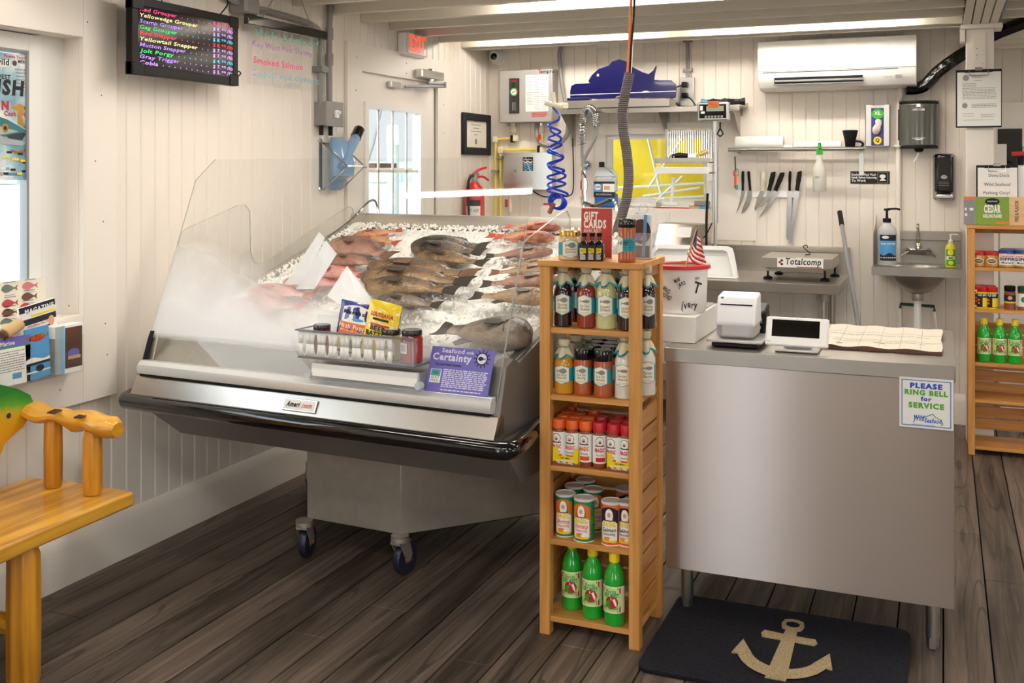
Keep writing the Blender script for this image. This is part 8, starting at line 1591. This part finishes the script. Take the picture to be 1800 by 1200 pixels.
dup(b_2, (sp2(1797, 6.12), 6.12, SH2[0]), 0, 'blue lidded mustard jar at the right picture edge, front'); dup(b_2, (sp2(1773, 6.22), 6.22, SH2[0]), 0, 'blue lidded mustard jar behind the left blue one'); dup(b_2, (sp2(1799, 6.22), 6.22, SH2[0]), 0, 'blue lidded mustard jar behind the right edge one')
def spice2(lab, px, Y, capm, body, r, h, draw, grp):
    o = empty('spice_jar', lab, 'spice jar', (sp2(px, Y), Y, SH2[1]), 0, grp)
    G().m(body).lathe([(0, 0), (r, 0), (r, h*.72), (r*.8, h*.78), (0, h*.78)], 16).obj('jar', o); G().m(capm).lathe([(r*.95, h*.77), (r*1.0, h*.79), (r*1.0, h*.97), (r*.9, h), (0, h)], 16).obj('lid', o); g = G(); draw(g, cylS(r+.0006), r, h); g.obj('label', o); return o
dd = lambda g, S, r, h: g.m('navy').band(S, -r*1.5, r*1.5, h*.70, h*.06, 12).m('yellow').band(S, r*.0, r*1.4, h*.5, h*.08, 6, .0006).m('paper').text(S, 'OLD BAY', -r*.1, h*.58, .012, bold=.04, w=r*1.7, d=.001).m('orange').ell(S, -r*.7, h*.4, r*.25, h*.05, .001).ell(S, -r*.7, h*.25, r*.25, h*.05, .001)
c0_ = spice2('front left red capped navy and yellow spice jar on the far tower', 1727, 6.12, 'cap_red', 'yellow', .028, .115, dd, 'red capped spice jars on the far tower')
for px, Y, lab in ((1744, 6.12, 'front right red capped navy and yellow spice jar'), (1723, 6.20, 'red capped navy jar behind the front left one'), (1741, 6.20, 'red capped navy jar behind the front right one')): dup(c0_, (sp2(px, Y), Y, SH2[1]), 0, lab)
spice2('black capped blue labelled spice jar alone on the far tower shelf', 1775, 6.12, 'black', 'spice_brown', .028, .125, lambda g, S, r, h: g.m('navy').band(S, -r*1.4, r*1.4, h*.62, h*.32, 10).m('yellow').band(S, -r*1.4, r*1.4, h*.34, h*.28, 10, .0006).m('skin').ell(S, 0, h*.5, r*.4, h*.08, .001), 'assorted spice jars')
spice2('green capped white labelled spice jar at the right picture edge', 1799, 6.12, 'dark_green', 'spice_brown', .028, .125, lambda g, S, r, h: g.m('paper').band(S, -r*1.4, r*1.4, h*.70, h*.15, 10).m('can_green').ell(S, 0, h*.45, r*.5, h*.12, .001), 'assorted spice jars')
q = 0
for px, lab in ((1730, 'leftmost lime juice bottle on the far tower'), (1757, 'middle lime juice bottle on the far tower'), (1784, 'rightmost lime juice bottle on the far tower')):
    dup(l0, (sp2(px, 6.12), 6.12, SH2[2]), 0, lab, 'lime juice bottles on the far tower')
# cedar planks pack on top
Yp_ = 6.10; x0, x1 = at(1694, 370, Y=Yp_).x, .122+.62; zt_ = at(1740, 346, Y=Yp_).z; H_ = zt_-1.222
mat('olive', '#7d9a2e', .45)
pk = G().m('cedar_plank').box((0, .015, H_/2), (x1-x0, .026, H_)); W = x1-x0; S = FR(-W/2, .0005, 0)
k_ = W*.0+(at(1715, 370, Y=Yp_).x-x0); m_ = at(1774, 370, Y=Yp_).x-x0
pk.m('grey_ink').band(S, 0, k_, H_, 0, 1).m('orange').band(S, 0, k_, H_, H_*.88, 1, .0008).m('olive').band(S, k_, m_, H_, 0, 1, .0006).m('black').ell(S, (k_+m_)/2, H_*.83, .036, .018, .001).m('paper').text(S, 'WILDWOOD', (k_+m_)/2, H_*.81, .008, d=.0014, w=.05).text(S, 'CEDAR', (k_+m_)/2, H_*.44, H_*.26, bold=.05, w=(m_-k_)*.5, d=.001).text(S, 'GRILLING PLANKS', (k_+m_)/2, H_*.26, H_*.11, bold=.05, w=(m_-k_)*.56, d=.001).m('orange').band(S, k_+(m_-k_)*.6, m_, H_*.12, H_*.03, 1, .001)
pk.m('paper').poly(S, [(k_*.1, H_*.5), (k_*.25, H_*.5), (k_*.25, H_*.6), (k_*.1, H_*.6)], .001).poly(S, [(k_*.5, H_*.5), (k_*.8, H_*.5), (k_*.8, H_*.6), (k_*.5, H_*.6)], .001).poly(S, [(k_*.1, H_*.3), (k_*.3, H_*.3), (k_*.3, H_*.4), (k_*.1, H_*.4)], .001).m('brown').text(S, 'FIRE & FLAVOR', m_+.045, H_*.12, .018, rot=PI/2, ax='l', bold=.02, w=H_*.75)
q = pk.obj('cedar_plank_pack', bev=.002); q.location = ((x0+x1)/2, Yp_, 1.223); q.rotation_euler = (-.08, 0, 0); tag(q, 'green labelled pack of cedar grilling planks on the far tower top', 'package')
